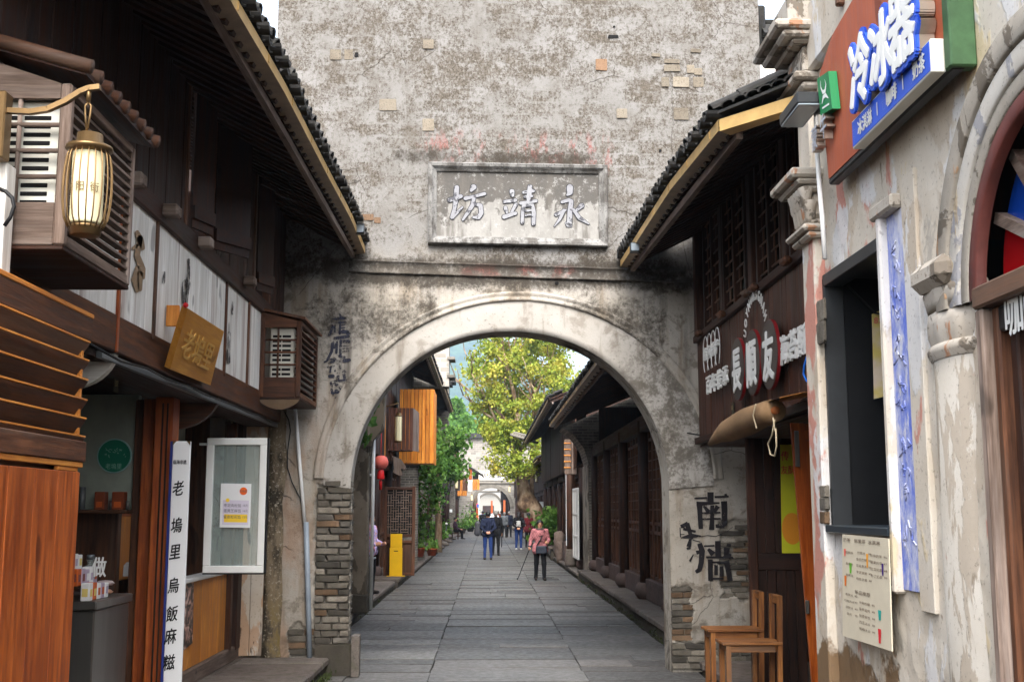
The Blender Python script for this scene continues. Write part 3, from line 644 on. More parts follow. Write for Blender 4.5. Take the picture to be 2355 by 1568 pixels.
A1 = [([(420,130),(450,175)],[30,44]),([(320,215),(420,195),(515,190)],[40,44,40]),([(325,225),(310,340),(260,460)],[44,46,40]),([(370,250),(340,330)],30),([(350,320),(350,400)],26),([(400,260),(520,255)],24),([(430,250),(425,430)],34),([(440,300),(500,295)],20),([(440,340),(500,335)],20),([(420,405),(540,400)],[50,60]),([(480,380),(570,440)],[40,60]),([(345,500),(560,470)],[50,50])]
A2 = [([(318,560),(300,700),(235,830)],[50,44,40]),([(370,590),(340,640)],40),([(385,560),(372,720)],40),([(440,540),(432,760)],44),([(440,550),(560,550)],[40,60]),([(450,620),(550,615)],24),([(455,660),(550,655)],20),([(440,700),(560,695)],24),([(420,770),(500,790)],40),([(390,850),(570,835)],[50,56]),([(240,840),(190,865)],[24,30])]
A3 = [([(290,830),(350,825)],50),([(260,880),(340,860)],36),([(240,940),(330,920)],34),([(400,900),(430,940)],40),([(290,920),(275,1020)],30),([(350,1000),(420,960),(520,1010)],[30,36,26]),([(270,1080),(320,1080)],56),([(400,1040),(390,1130)],50),([(480,1020),(500,1120)],46),([(350,1150),(520,1140)],30),([(290,1180),(300,1260)],40),([(340,1190),(430,1250)],[46,60]),([(300,1290),(330,1400)],[40,36]),([(370,1310),(440,1350)],[60,50]),([(340,1410),(470,1370)],[30,20]),([(440,1280),(500,1230)],34),([(300,1340),(460,1330)],30)]
for sts in (A1, A2, A3):
    m = MB()
    for i, (p, w_) in enumerate(sts): stroke(m, p, w_, zl, .008 + .0002*i, caps=True)
    m.build('painted_character', M_FADED, gate)
# dry stalks on the left shoulder of the wall
m = MB()
for _ in range(40):
    s = sTL - .02 + rnd.uniform(-.12, .04); z = rnd.uniform(5.8, 7.0); p = W(s, z, rnd.uniform(-.3, .0)); pts = [p]
    for k in range(4): pts.append(pts[-1] + V((rnd.uniform(-.05, .04), rnd.uniform(-.05, .05), rnd.uniform(.05, .14))))
    m.tube(pts, [.006, .006, .005, .004, .002], 4)
tag(m.build('dry_vine', simple('dry_stalk', S(150, 112, 84), .9)), 'dry brown vine stalks clinging to the top left edge of gate wall', 'vine')
# ---------------------------------------------------------------- roofs: eave with gutter, rafters, tiles
def arc_mesh(name, mat, r=.06, L=.26, n=7, th=.012, up=1):
    vs = []; fs = []
    for i in range(n+1):
        a = math.pi*i/n
        for rr in (r, r-th):
            for x in (0, L): vs.append((x, math.cos(a)*rr, up*math.sin(a)*rr*.9))
    for i in range(n):
        k = i*4; fs += [(k, k+1, k+5, k+4), (k+2, k+6, k+7, k+3), (k, k+4, k+6, k+2), (k+1, k+3, k+7, k+5)]
    fs += [(0, 2, 3, 1), (n*4, n*4+1, n*4+3, n*4+2)]
    me = bpy.data.meshes.new(name); me.from_pydata(vs, [], fs); me.materials.append(mat); me.update(); return me
TILE_UP = arc_mesh('roof_tile', M_TILE); TILE_DN = arc_mesh('pan_tile', M_TILE, .085, .26, 6, .012, -1)
TILE_END = arc_mesh('roof_tile', M_TILE, .062, .1, 8, .026)
def roof(h, sx, xe, y0, y1, zf, slope=.45, reach=2.6, sp=.2, ntile=3, rafter=.24, gutter=True, soft=M_WD, gm=None, lip=.0):
    """roof over a street front: sx = +1 if the roof rises to the right (eave towards -x), -1 if it rises to the left"""
    n = max(2, int((y1-y0)/.8)); ys = [y0+(y1-y0)*i/n for i in range(n+1)]
    b = MB()
    for a, c in zip(ys, ys[1:]):      # sheathing boards
        b.add([(xe, a, zf(a)+.05), (xe, c, zf(c)+.05), (xe+sx*reach, c, zf(c)+.05+reach*slope), (xe+sx*reach, a, zf(a)+.05+reach*slope)] +
              [(xe, a, zf(a)+.08), (xe, c, zf(c)+.08), (xe+sx*reach, c, zf(c)+.08+reach*slope), (xe+sx*reach, a, zf(a)+.08+reach*slope)], [(0, 1, 2, 3), (4, 5, 6, 7), (0, 1, 5, 4), (3, 2, 6, 7)])
    b.poly([(xe, y0, zf(y0)+.05), (xe+sx*reach, y0, zf(y0)+.05+reach*slope), (xe+sx*reach, y0, zf(y0)+.08+reach*slope), (xe, y0, zf(y0)+.08)])
    rf = b.build('roof', soft['y'], h)
    y = y0 + .1
    while y < y1 - .02:
        z = zf(y); q = MB(); q.bar((xe+sx*.03, y, z), (xe+sx*reach, y, z+(reach-.03)*slope), .07, .08, (0, 0, 1)); q.build('rafter', soft['x'], rf); y += rafter
    if gutter:
        q = MB(); o = -sx; n2 = max(4, int((y1-y0)/.4)); prof = [(o*.0, .06), (o*.035, .07), (o*.035, -.005), (-o*.075, -.02), (-o*.075, .02)]
        for i in range(n2+1):
            yy = y0+(y1-y0)*i/n2
            for dx, dz in prof: q.v.append(V((xe+dx, yy, zf(yy)+dz)))
        k = len(prof)
        for i in range(n2):
            for j in range(k-1): a = i*k+j; q.f.append([a, a+k, a+k+1, a+1]); q.mi.append(0 if j < 2 else 1)
        q.build('gutter', gm or [M_GOLD, M_GUT], h)
        q = MB(); q.bar((xe-o*.1, y0, zf(y0)-.03), (xe-o*.1, y1, zf(y1)-.03), .045, .06); q.build('fascia_board', M_WG['y'], h)
        y = y0 + .3
        while y < y1:
            q = MB(); q.bar((xe+o*.03, y, zf(y)+.035), (xe+o*.042, y, zf(y)+.035), .015, .05); q.build('gutter_clip', M_GOLD, h); y += .9
    ang = math.atan(slope); y = y0 + sp*.5; L = .24; cnt = 0
    while y < y1:
        z = zf(y) + .11; e = xe - sx*(.05+lip)
        for k in range(ntile):
            for me, dy, dz in ((TILE_UP, 0, .035), (TILE_DN, sp/2, .05)):
                o = piece(me, 'roof_tile', rf, (e + sx*(k*L*.8), y+dy+rnd.uniform(-.008, .008), z + (k*L*.8)*slope + dz + k*.006), (rnd.uniform(.88, 1.12), rnd.uniform(.9, 1.1), rnd.uniform(.8, 1.1)),
                          (R(rnd.uniform(-7, 7)), -ang + R(rnd.uniform(-4, 4)) + R(3), R(rnd.uniform(-6, 6)) if sx > 0 else R(180 + rnd.uniform(-6, 6))))
        piece(TILE_END, 'roof_tile', rf, (e - sx*(.03+rnd.uniform(-.03, .02)), y+rnd.uniform(-.02, .02), z+.03+rnd.uniform(-.012, .012)), (1, 1, 1), (R(180), 0 if sx > 0 else 0, 0 if sx > 0 else R(180)))
        y += sp
    return rf
def planks(parent, name, mats, X, y0, y1, z0, z1, wd, th=.02, jit=.004, face=1):
    """vertical boards on a street front at x = X; face = +1 looks towards +x"""
    y = y0
    while y < y1 - .01:
        d = min(wd*rnd.uniform(.85, 1.15), y1-y)
        if y1 - y - d < wd*.4: d = y1 - y
        q = MB(); o = rnd.uniform(0, jit); q.cbox((X - face*th, y+.002, z0), (X + face*o, y+d-.002, z1), .003); q.build(name, mats['z'], parent); y += d
def rbox(a, c, nm, mat, par, ch=.008): q = MB(); q.cbox(a, c, ch); return q.build(nm, mat, par)

# ---------------------------------------------------------------- timber shop house on the near side, left
FX, LX = -2.27, -2.68
lh = thing('timber_shop_house', 'dark two storey timber shop house with white panel band and long tiled eave left of gateway', 'house', (FX, 8.5, 0))
zP0, zP1 = onX(420, 805, FX).z, onX(330, 482, FX).z; zR1 = zP1 + .14; zB0 = onX(570, 940, FX).z; YE = 12.84; YN = 4.0
eL = [onX(u, v, -1.41) for u, v in ((520, 0), (640, 200), (740, 390), (800, 500), (832, 577))]
def zLe(y):
    if y <= eL[0].y: return eL[0].z
    for a, c in zip(eL, eL[1:]):
        if y <= c.y: t = (y-a.y)/(c.y-a.y); return a.z+(c.z-a.z)*t
    return eL[-1].z
roof(lh, -1, -1.41, YN, YE, lambda y: zLe(y)-.02, .5, 3.2, .2, 3, .19, lip=.015)
# upper wall boards between the windows
wA0, wA1, wB0, wB1 = onX(424, 480, FX).y, onX(490, 480, FX).y, onX(583, 600, FX).y, onX(618, 640, FX).y
for a, c in ((YN, wA0), (wA1, wB0), (wB1, YE)): planks(lh, 'wall_plank', M_WD, FX, a, c, zR1, 5.3, .15, .03, .008)
for a, c in ((wA0, wA1), (wB0, wB1)):
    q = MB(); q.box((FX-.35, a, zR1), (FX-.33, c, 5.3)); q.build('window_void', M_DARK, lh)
    for yy in (a-.03, c-.03): rbox((FX-.06, yy, zR1), (FX+.02, yy+.06, 5.3), 'window_post', M_WB['z'], lh)
# shutters ajar, small blocks on the rail
for y_, a, tilt in ((wA0+.12, .30, 18), (wA1-.02, .42, 30), (wB0+.05, .3, 20)):
    ca, sa = math.cos(R(tilt)), math.sin(R(tilt)); q = MB(); p = V((FX+.02, y_, zR1+.02)); d = V((sa, ca, 0)); nrm = V((ca, -sa, 0))
    q.obox(p + d*a/2 + UP*.6, d*a/2, nrm*.012, UP*.6); sh = q.build('shutter', M_WD['z'], lh)
    [MB().obox(p + d*a/2 + UP*zz_ + nrm*.02, d*a/2, nrm*.012, UP*.05).build('shutter_rail', M_WD['y'], sh) for zz_ in (.12, 1.1)]
rbox((FX-.1, YN, zP1-.005), (FX+.035, YE, zR1), 'sill_rail', M_WD['y'], lh)
for u, v in ((383, 487), (463, 560), (566, 648), (300, 415)):
    p = onX(u, v, FX+.05); rbox((FX+.03, p.y-.06, p.z-.04), (FX+.14, p.y+.06, p.z+.045), 'peg_block', M_WG['x'], lh, .012)
# white boards
pu = [-60, 268, 352, 518, 571]; py = [onX(u, 700, FX).y if u > 0 else YN for u in pu]
for i, (a, c) in enumerate(zip(py, py[1:])): planks(lh, 'white_board', M_WW, FX, a+.012, c-.012, zP0, zP1, .3 if i != 3 else .4, .025, .003)
planks(lh, 'white_board', M_WW, FX, py[-1]+.02, YE, zP0, zP1, .3)
for y in py[1:]: rbox((FX-.05, y-.02, zP0-.04 if y != py[1] else zB0-.0), (FX+.02, y+.02, zP1), 'batten', M_WR['z'] if y == py[1] else M_WB['z'], lh, .004)
rbox((FX-.12, YN, zB0), (FX+.012, YE, zP0), 'floor_beam', M_WB['y'], lh)
# faint brown painted figure left on the second board
def fl(x, y, n): u = x*.3271; v = 439.6 + y*.3271; p = onX(u, v, FX+.008+n); return p
q = MB()
for p, w_ in (([(965, 290), (985, 340), (1005, 400)], [30, 50, 30]), ([(985, 330), (965, 450), (1000, 550), (1010, 610)], [40, 40, 50, 20]), ([(965, 540), (950, 620), (965, 700)], [30, 50, 26]), ([(985, 580), (985, 690)], [40, 30]), ([(940, 400), (965, 380)], [26, 20])): stroke(q, p, w_, fl, .002)
q.build('painted_mark', simple('brown_wash', S(142, 118, 92), .8, 0, 0, 1, .15), lh)
g = G('dark_rot'); n = g.noise(30, 5, .7, (1, 1, .3)); g.col(S(62, 56, 54)).set(.9); g.put(g.p.inputs['Alpha'], g.ss(n, .44, .54)); M_ROT = g.m
q = MB()
for p, w_ in (([(1328, 480), (1325, 600), (1300, 780)], [16, 26, 40]), ([(1155, 570), (1150, 640)], [14, 24]), ([(1310, 650), (1300, 760)], [60, 40]), ([(1610, 1000), (1605, 1200)], [26, 30]), ([(1640, 780), (1635, 860)], [14, 20])): stroke(q, p, w_, fl, .0022)
q.build('rot_stain', M_ROT, lh)
# rail under the beam and quarter-round brackets
q = MB(); q.bar((FX-.03, 6.9, zB0-.035), (FX-.03, YE, zB0-.035), .035, .04); q.build('light_rail', M_GREY, lh)
q = MB(); q.bar((FX-.2, YN, zB0-.03), (FX-.2, YE, zB0-.03), .3, .04); q.build('overhang_soffit', M_WD['y'], lh)
def bracket(u, v, mat, rr):
    p = onX(u, v, FX-.01); pts = [p + V((0, 0, 0)), p + V((-rr*1.35, 0, 0))]
    pts += [p + V((-rr*1.35*math.cos(a), 0, -rr*math.sin(a))) for a in [R(d) for d in range(10, 90, 10)]] if False else []
    arc = [p + V((-rr*1.3*(1-math.cos(a)), 0, -rr*math.sin(a))) for a in [R(d) for d in range(0, 91, 9)]]
    q = MB(); q.prism([p + V((-rr*1.3, 0, 0))] + arc, (0, .07, 0)); q.build('bracket', mat, lh)
bracket(265, 806, M_WW['x'], .24); bracket(503, 906, M_WB['x'], .3)
# posts and partition of the shop below
YP = 9.7
gx = lambda u, Y: onY(u, 1200, Y).x
ZF = .2
rbox((gx(345, YP-.3), YP-.3, ZF), (gx(388, YP-.3), YP-.1, zB0-.05), 'post', M_WR['z'], lh)
rbox((gx(318, YP-.14), YP-.14, ZF), (gx(347, YP-.14), YP-.02, zB0-.05), 'post', M_WR['z'], lh)
rbox((gx(300, YP-.06), YP-.06, ZF), (gx(321, YP-.06), YP, zB0-.05), 'post', M_WB['z'], lh)
for dx in (.012, .05): q = MB(); q.bar((gx(360, YP-.31)+dx, YP-.305, ZF), (gx(360, YP-.31)+dx, YP-.305, zB0-.1), .012, .012); q.build('groove_bead', M_WD['z'], lh)
zW = onY(240, 1172, YP).z
M_GGREEN = simple('grey_green_wall', S(150, 158, 146), .85, 0, .15, 20, .1)
rbox((-5.2, YP+.01, zW), (gx(305, YP), YP+.1, zB0), 'inner_partition', M_GGREEN, lh)
for x in (-5.0, -4.6, -4.2, -3.8, -3.4): rbox((x, YP, ZF), (min(x+.39, gx(305, YP)), YP+.1, zW), 'wainscot_panel', M_WB['z'], lh)
rbox((-5.2, YN, ZF), (-5.1, YE, 5.5), 'back_boards', M_WB['z'], lh); rbox((-5.2, YN-.1, ZF), (FX-.02, YN, 5.3), 'end_boards', M_WD['z'], lh)
rbox((-5.2, YN, zB0+.05), (FX-.13, YE, zB0+.1), 'upper_floor', M_WD['y'], lh); rbox((-5.2, YN, .02), (LX+.1, YE, ZF), 'shop_floor', M_KERB, lh)
rbox((-5.1, YP-.26, zW-.03), (gx(310, YP), YP, zW), 'shelf', M_WB['x'], lh)
# street front beyond the post: window with pine boards
zS0 = onX(440, 1326, LX).z; yw0, yw1 = YP-.08, 12.3
planks(lh, 'pine_board', {'z': M_WO['z']}, LX, yw0, yw1, .34, zS0-.04, .42, .03, .002)
rbox((LX-.12, yw0, .2), (LX+.05, YE, .34), 'bottom_rail', M_WG['y'], lh); rbox((LX-.1, yw0, zS0-.04), (LX+.05, yw1, zS0), 'window_sill', M_PVCW, lh)
rbox((LX-.5, YP+.02, zS0), (LX-.47, yw1, zS0+.55), 'pine_wainscot', M_WO['z'], lh); rbox((LX-.5, YP+.02, zS0+.55), (LX-.46, yw1, zS0+.59), 'dado_rail', M_WR['y'], lh); rbox((LX-.52, YP+.02, zS0+.59), (LX-.48, yw1, zB0), 'inner_lining', M_GGREEN, lh)
rbox((LX-.05, yw1, .3), (LX+.05, yw1+.1, zB0-.05), 'post', M_WB['z'], lh); rbox((LX-.05, yw1+.28, .3), (LX+.06, YE, zB0), 'post', M_WD['z'], lh)
q = MB()
for i in range(9): p = V((LX-.28+rnd.uniform(-.05, .05), 10.1+i*.16, zS0+.04+rnd.uniform(0, .07))); q.obox(p, (.09, .02, .0), (-.01, .07, .01), (0, .005, .045))
tag(q.build('plastic_bag', simple('clear_plastic', S(190, 190, 188), .25, 0, .4, 30, .1)), 'crumpled clear plastic bag lying on the shop window ledge', 'bag')

# lower part of gate corner: weathered door boards, mouldy corner strip
wb = flaked('weathered_door_paint', (S(200, 184, 164), S(214, 204, 190)), [(S(190, 140, 96), 3.0, .52, .6, (1, 1, .35)), (S(118, 92, 70), 6, .57, .7, (1, 1, .15)), (S(70, 50, 40), 9, .63, .9, (1, 1, .2))], seed=4)
wdoor = thing('boarded_doorway', 'narrow weathered whitish boarded doorway beside the open glass window', 'doorway', W(pw(560, 1490)[0], .2, .1))
s0, s1 = pw(517, 1400)[0], pw(606, 1400)[0]; zt = pw(560, 970)[1]
for i in range(3): a = s0+(s1-s0)*i/3; q = MB(); q.prism([W(a+.003, .22, .01), W(a+(s1-s0)/3-.003, .22, .01), W(a+(s1-s0)/3-.003, zt, .01), W(a+.003, zt, .01)], GN*(.035+rnd.uniform(0, .004))); q.build('plank', wb, wdoor)
q = MB(); q.prism([W(s0-.05, .22, .0), W(s0, .22, .0), W(s0, zt, .0), W(s0-.05, zt, .0)], GN*.09); q.build('jamb', M_WG['z'], wdoor)
g = G('mouldy_corner'); n = g.noise(5, 7, .7, (1, 1, .4)); f = g.noise(30, 5, .7); o = g.xyz(); c = g.mix(g.ss(n, .38, .6), S(60, 54, 44), S(126, 112, 92)); c = g.mix(g.mul(g.ss(f, .55, .65), .8), c, S(176, 166, 150)); c = g.mix(g.mul(g.ss(o[2], 1.1, .4), g.ss(n, .45, .6)), c, S(112, 96, 58)); g.col(c).set(.95, 0, .1); g.bump(g.math('ADD', n, g.mul(f, .5)), .8, .02)
q = MB(); n_ = 24
for k in range(n_+1):
    z = .2+(zt+.3-.2)*k/n_
    for s, o_ in ((s1+.0, .0), (s1+.004, .05), (s1+.06, .075), (s1+.13+.03*fbm(z*3, 0, 2), .06), (s1+.19+.05*fbm(z*2, 5, 2), .004)): q.v.append(W(s, z, o_+.012*fbm(s*9, z*6, 8)))
for k in range(n_):
    for j in range(4): a = k*5+j; q.f.append([a, a+1, a+6, a+5]); q.mi.append(0)
q.build('mouldy_corner', g.m, gate, True)

# ---------------------------------------------------------------- things at the left front
# white name board
yb = YP-.46; x0, x1 = gx(390, yb), gx(431, yb); zt = onY(410, 1014, yb).z; zb_ = .28
nb = thing('hanging_name_board', 'tall narrow white board with a column of black brush characters by the shop post', 'sign', ((x0+x1)/2, yb, ZF))
lean = .0
q = MB(); q.cbox((x0, yb, zb_), (x1, yb+.03, zt), .006); q.build('board', M_PAPER, nb)
q = MB(); q.cbox((x0-.022, yb+.004, zb_), (x0-.001, yb+.04, zt), .003); q.build('blue_edge', simple('blue_edge', S(40, 52, 120), .5), nb)
for i, ch in enumerate('老塢里烏飯麻糍'):
    v = [1122, 1207, 1268, 1345, 1410, 1462, 1522][i]; p = onY(410-i*3.5, v, yb-.001); q = MB(); put_text(q, ch, p, (.09, 0, .014), (0.008, 0, .125), .002, .02, None); q.build('character', M_INK, nb)
p = onY(414, 1062, yb-.001); q = MB(); put_text(q, '临海非遗', p, (.026, 0, 0), (0, 0, .034), .002, .02); q.build('lettering', M_INK, nb)
for x, z, sx, sz in ((x0, zt, 1, -1), (x1, zt, -1, -1), (x0, zb_, 1, 1), (x1, zb_, -1, 1)):
    q = MB(); q.prism([(x, yb-.004, z), (x+sx*.03, yb-.004, z), (x+sx*.018, yb-.004, z+sz*.012), (x+sx*.012, yb-.004, z+sz*.02), (x, yb-.004, z+sz*.034)], (0, .003, 0)); q.build('corner_ornament', M_BRONZE, nb)
# carved wooden plaque hung under the beam
pq = [onX(432, 709, -2.02), onX(515, 762, -2.02), onX(484, 886, -2.2), onX(391, 849, -2.2)]
wp = thing('carved_shop_plaque', 'golden carved wooden plaque tilted out from the white panel band', 'sign', (pq[0]+pq[2])/2)
ex = pq[1]-pq[0]; ey = pq[0]-pq[3]; nrm = ex.cross(ey); nrm.normalize()
M_PLK = wood('golden_plaque_wood', S(188, 124, 44), S(222, 164, 78), 'y', .5, .0, scale=.5, spec=.35, bump=.2)
q = MB(); q.prism([pq[3], pq[2], pq[1], pq[0]], -nrm*.045); q.build('board', M_PLK, wp)
for i, ch in enumerate('老塢里'):
    c = pq[3] + ex*(.23+.27*i) + ey*(.5-.015*i); q = MB(); put_text(q, ch, c, ex*.27, ey*.52, .006, .012); q.build('carved_character', simple('gilt', S(226, 178, 96), .45, .1), wp)
q = MB(); q.cbox(onX(402, 708, -2.2)-V((.06, 0, .13)), onX(402, 708, -2.2)+V((.03, .03, .02)), .004); q.build('hanger_block', M_WO['z'], wp)
q = MB(); q.lathe([(.002, -.02), (.016, -.01), (.02, 0), (.014, .014), (.002, .02)], pq[0]+V((.0, -.06, .01)), 8); q.build('red_knot', M_REDP, wp, True)
# number plate
p = onX(268, 872, LX+.12); q = MB(); q.cbox((p.x-.005, p.y-.05, p.z-.09), (p.x, p.y+.05, p.z+.09), .002); npl = q.build('number_plate', simple('dark_plate', S(62, 60, 44), .6, .2)); tag(npl, 'small dark house number plate reading 307 above the shop counter', 'plate')
q = MB(); put_text(q, '307', p+V((.001, 0, -.03)), (0, .045, 0), (0, 0, .06), .002); put_text(q, '紫阳街', p+V((.001, 0, .045)), (0, .025, 0), (0, 0, .03), .002); q.build('numerals', simple('plate_gold', S(170, 150, 96), .5), npl)

# louvred air conditioner cages
def ac_unit(name, label, lo, hi, slots=9, face='y'):
    t = thing(name, label, 'air conditioner', (lo+hi)/2 - UP*(hi.z-lo.z)/2, 'air conditioners in wooden cages')
    q = MB(); q.cbox(lo, hi, .012); q.build('casing', M_ACW, t); H = hi.z-lo.z
    for col in (0, 1):
        x0 = lo.x+(hi.x-lo.x)*(.1+.4*col); x1 = x0+(hi.x-lo.x)*.36
        for k in range(slots): z = lo.z+H*(.12+.78*k/slots); q = MB(); q.cbox((x0, lo.y-.004, z), (x1, lo.y+.01, z+H*.78/slots*.5), .002); q.build('grille_slot', M_DARK, t)
    return t
def ac_cage(name, label, XS, XB, y0, y1, z0, z1, matf, nslat, rise=.1):
    t = thing(name, label, 'cage', (XB, (y0+y1)/2, z0), 'wooden air conditioner cages')
    pw_ = .05
    rbox((XS-pw_, y0, z0), (XS, y0+pw_, z1), 'corner_post', matf['z'], t); rbox((XS-pw_*.8, y1-pw_, z0), (XS, y1, z1-.0), 'corner_post', matf['z'], t); rbox((XB, y0, z0), (XB+pw_, y0+pw_, z1+rise*.9), 'corner_post', matf['z'], t)
    rbox((XB, y0+.004, z0), (XS-pw_, y0+.03, z0+(z1-z0)*.26), 'front_board', matf['x'], t, .004)
    q = MB(); q.prism([(XB, y0+.004, z1-.07), (XS-pw_, y0+.004, z1-.07), (XS-pw_, y0+.004, z1), (XB, y0+.004, z1+rise)], (0, .03, 0)); q.build('top_board', matf['x'], t)
    zl0, zl1 = z0+(z1-z0)*.26, z1-.07
    for k in range(1, 4): z = zl0+(zl1-zl0)*k/4; q = MB(); q.cyl((XB, y0+.018, z), (XS-pw_, y0+.018, z), .011, 8); q.build('lattice_bar', matf['x'], t, True)
    for x in ((XB+XS-pw_)/2,): q = MB(); q.cyl((x, y0+.02, zl0), (x, y0+.02, zl1), .011, 8); q.build('lattice_bar', matf['z'], t, True)
    rbox((XS-.035, y0+pw_, z0), (XS, y1-pw_, z0+.05), 'side_rail', matf['y'], t, .004); rbox((XS-.035, y0+pw_, z1-.04), (XS, y1-pw_, z1), 'side_rail', matf['y'], t, .004)
    for k in range(nslat):
        z = z0+.07+(z1-z0-.12)*k/nslat; h = (z1-z0-.12)/nslat; q = MB(); q.obox((XS-.034, (y0+y1)/2, z+h*.4), (0, (y1-y0)/2-pw_, 0), (.032, 0, -.006), (.001, 0, .006)); q.build('louvre_slat', matf['y'], t)
    rbox((XB, y0+.01, z0-.02), (XS-.005, y1, z0), 'floor_board', M_WD['x'], t, .004)
    return t
XS = -1.86; y0, y1 = onX(160, 300, XS).y, onX(306, 500, XS).y; z0, z1 = onX(160, 572, XS).z, onX(160, 185, XS).z
c1 = ac_cage('air_conditioner_cage', 'weathered slatted cage with pole roof, behind the hanging lantern', XS, FX, y0, y1, z0, z1, M_WG, 13, .12)
for k in range(9):
    y = y0-.05+(y1-y0+.1)*k/8; q = MB(); q.tube([(FX, y, z1+.2), (XS+.1, y, z1+.055)], [.034, .034], 8); q.build('roof_pole', M_WB['x'], c1, True)
q = MB(); q.obox(((FX+XS+.08)/2, (y0+y1)/2, z1+.1), ((XS+.08-FX)/2, 0, -.07), (0, (y1-y0)/2+.05, 0), (0, 0, .012)); q.build('roof_board', M_WD['y'], c1)
ac_unit('air_conditioner', 'cream air conditioner inside the near cage behind the lantern', V((FX+.02, y0+.06, z0+.13)), V((XS-.06, y0+.32, z1-.06)), 11)
XS2 = -1.86; y0, y1 = onX(692, 800, XS2).y, YE-.1; z0, z1 = onX(692, 915, XS2).z, onX(692, 735, XS2).z
c2 = ac_cage('air_conditioner_cage', 'brown slatted cage with curved base, on the wall next to gateway writing', XS2, FX, y0, y1, z0, z1, M_WB, 10, .09)
q = MB(); q.obox(((FX+XS2)/2+.01, (y0+y1)/2, z1+.07), ((XS2-FX)/2+.03, 0, -.05), (0, (y1-y0)/2+.02, 0), (0, 0, .012)); q.build('roof_board', M_WB['y'], c2)
wv = XS2-FX; q = MB(); q.prism([(FX+wv*f, y0+.015, z0-.02-.1*math.sin(math.pi*f)**.7) for f in [i/14 for i in range(15)]], (0, .02, 0)); q.build('curved_valance', simple('brown_fibreboard', S(104, 84, 64), .8, 0, .1, 40, .1), c2)
ac_unit('air_conditioner', 'white air conditioner inside the far cage beside the gateway', V((FX+.09, y0+.08, z0+.16)), V((XS2-.08, y0+.3, z1-.06)), 9)

# street lantern on a scrolled bracket
g = G('lantern_shade'); g.col(S(236, 226, 184)).set(.6, 0, .3); g.put(g.p.inputs['Subsurface Weight'], .0); M_SHADE = g.m
def lantern_body(t, c, h, rc, rs, wires=18, lettering=None, detail=True):
    """c = centre; cage radius rc, shade radius rs"""
    z0, z1 = c.z-h/2, c.z+h/2
    q = MB(); q.lathe([(rs*.98, z0+.02), (rs, z0+.03), (rs, z1-.04), (rs*.98, z1-.03)], (c.x, c.y, 0), 20); q.build('shade', M_SHADE, t, True)
    q = MB(); q.lathe([(rs*.55, z1+.06), (rs*.8, z1+.055), (rs*.85, z1+.01), (rc*.95, z1-.0), (rc*.98, z1-.015), (rs*.7, z1-.03)], (c.x, c.y, 0), 24); q.build('cap', M_BRONZE, t, True)
    q = MB(); q.lathe([(rs*.7, z0-.03), (rs*.95, z0-.028), (rs*.98, z0), (rs*1.12, z0+.006), (rs*.8, z0+.02)], (c.x, c.y, 0), 24); q.build('base_ring', M_BRONZE, t, True)
    for k in range(wires):
        a = 2*math.pi*k/wires; pts = []
        for i in range(9): f = i/8; r = rs*1.04+(rc-rs*1.04)*min(1, math.sin(math.pi*min(max(f, .0), 1))**.45); pts.append(V((c.x+r*math.cos(a), c.y+r*math.sin(a), z0+(z1-z0)*f)))
        q = MB(); q.tube(pts, .0034 if detail else .003, 5); q.build('cage_wire', M_BRONZE, t, True)
    if lettering:
        for i, ch in enumerate(lettering):
            a = R(-90 - 48 + 48*i - 6); cc = V((c.x+math.cos(a)*(rs+.002), c.y+math.sin(a)*(rs+.002), c.z-.01)); tx = V((-math.sin(a), math.cos(a), 0)); q = MB(); put_text(q, ch, cc, tx*.04, UP*.045, .002, .01); q.build('character', simple('lantern_ink', S(110, 92, 60), .7), t)
YL = 4.85; lc = onY(201, 432, YL); hh = onY(201, 330, YL).z-onY(201, 540, YL).z
lan = thing('bracket_lantern', 'large cream wire cage street lantern on a curved bronze bracket, nearest the camera', 'lantern', lc-UP*hh/2, 'street lanterns')
lantern_body(lan, lc, hh*.9, .1, .066, 20, '紫阳街')
q = MB(); pts = [onY(u, v, YL) for u, v in ((15, 255), (70, 258), (110, 252), (150, 234), (185, 212), (205, 204), (230, 201))]
for a, c in zip(pts, pts[1:]): q.bar(a, c+(c-a)*.02, .022, .028, (0, 1, 0))
q.build('bracket_arm', M_BRONZE, lan); hk = onY(205, 204, YL)
q = MB(); q.tube([hk, hk-UP*.06], .011, 8); q.build('hook_rod', M_BRONZE, lan, True); top = V((hk.x, hk.y, lc.z+hh*.45+.06)); h0 = hk-UP*.06
for sgn in (-1, 1): q = MB(); q.tube([h0, h0+V((sgn*.013, 0, -.02)), h0+V((sgn*.01, 0, -.06)), top], .005, 6); q.build('hanger_strap', M_BRONZE, lan, True)
q = MB(); q.cbox(onY(-60, 366, YL)-V((0, .03, 0)), onY(21, 213, YL)+V((0, .05, 0)), .006); q.build('mounting_box', M_BRONZE, lan)
q = MB(); q.cbox(onY(-90, 690, YL+.05), onY(17, 372, YL+.05)+V((0, .1, 0)), .006); tag(q.build('mounting_board', M_WW['z']), 'whitewashed board end hanging below the lantern mounting', 'board')
q = MB(); q.tube([onY(u, v, YL-.01) for u, v in ((-10, 432), (12, 440), (28, 455), (32, 475), (24, 500), (10, 520))], .009, 6); tag(q.build('looped_cable', M_CABLE, None, True), 'black cable looping out beside the whitewashed board', 'cable')

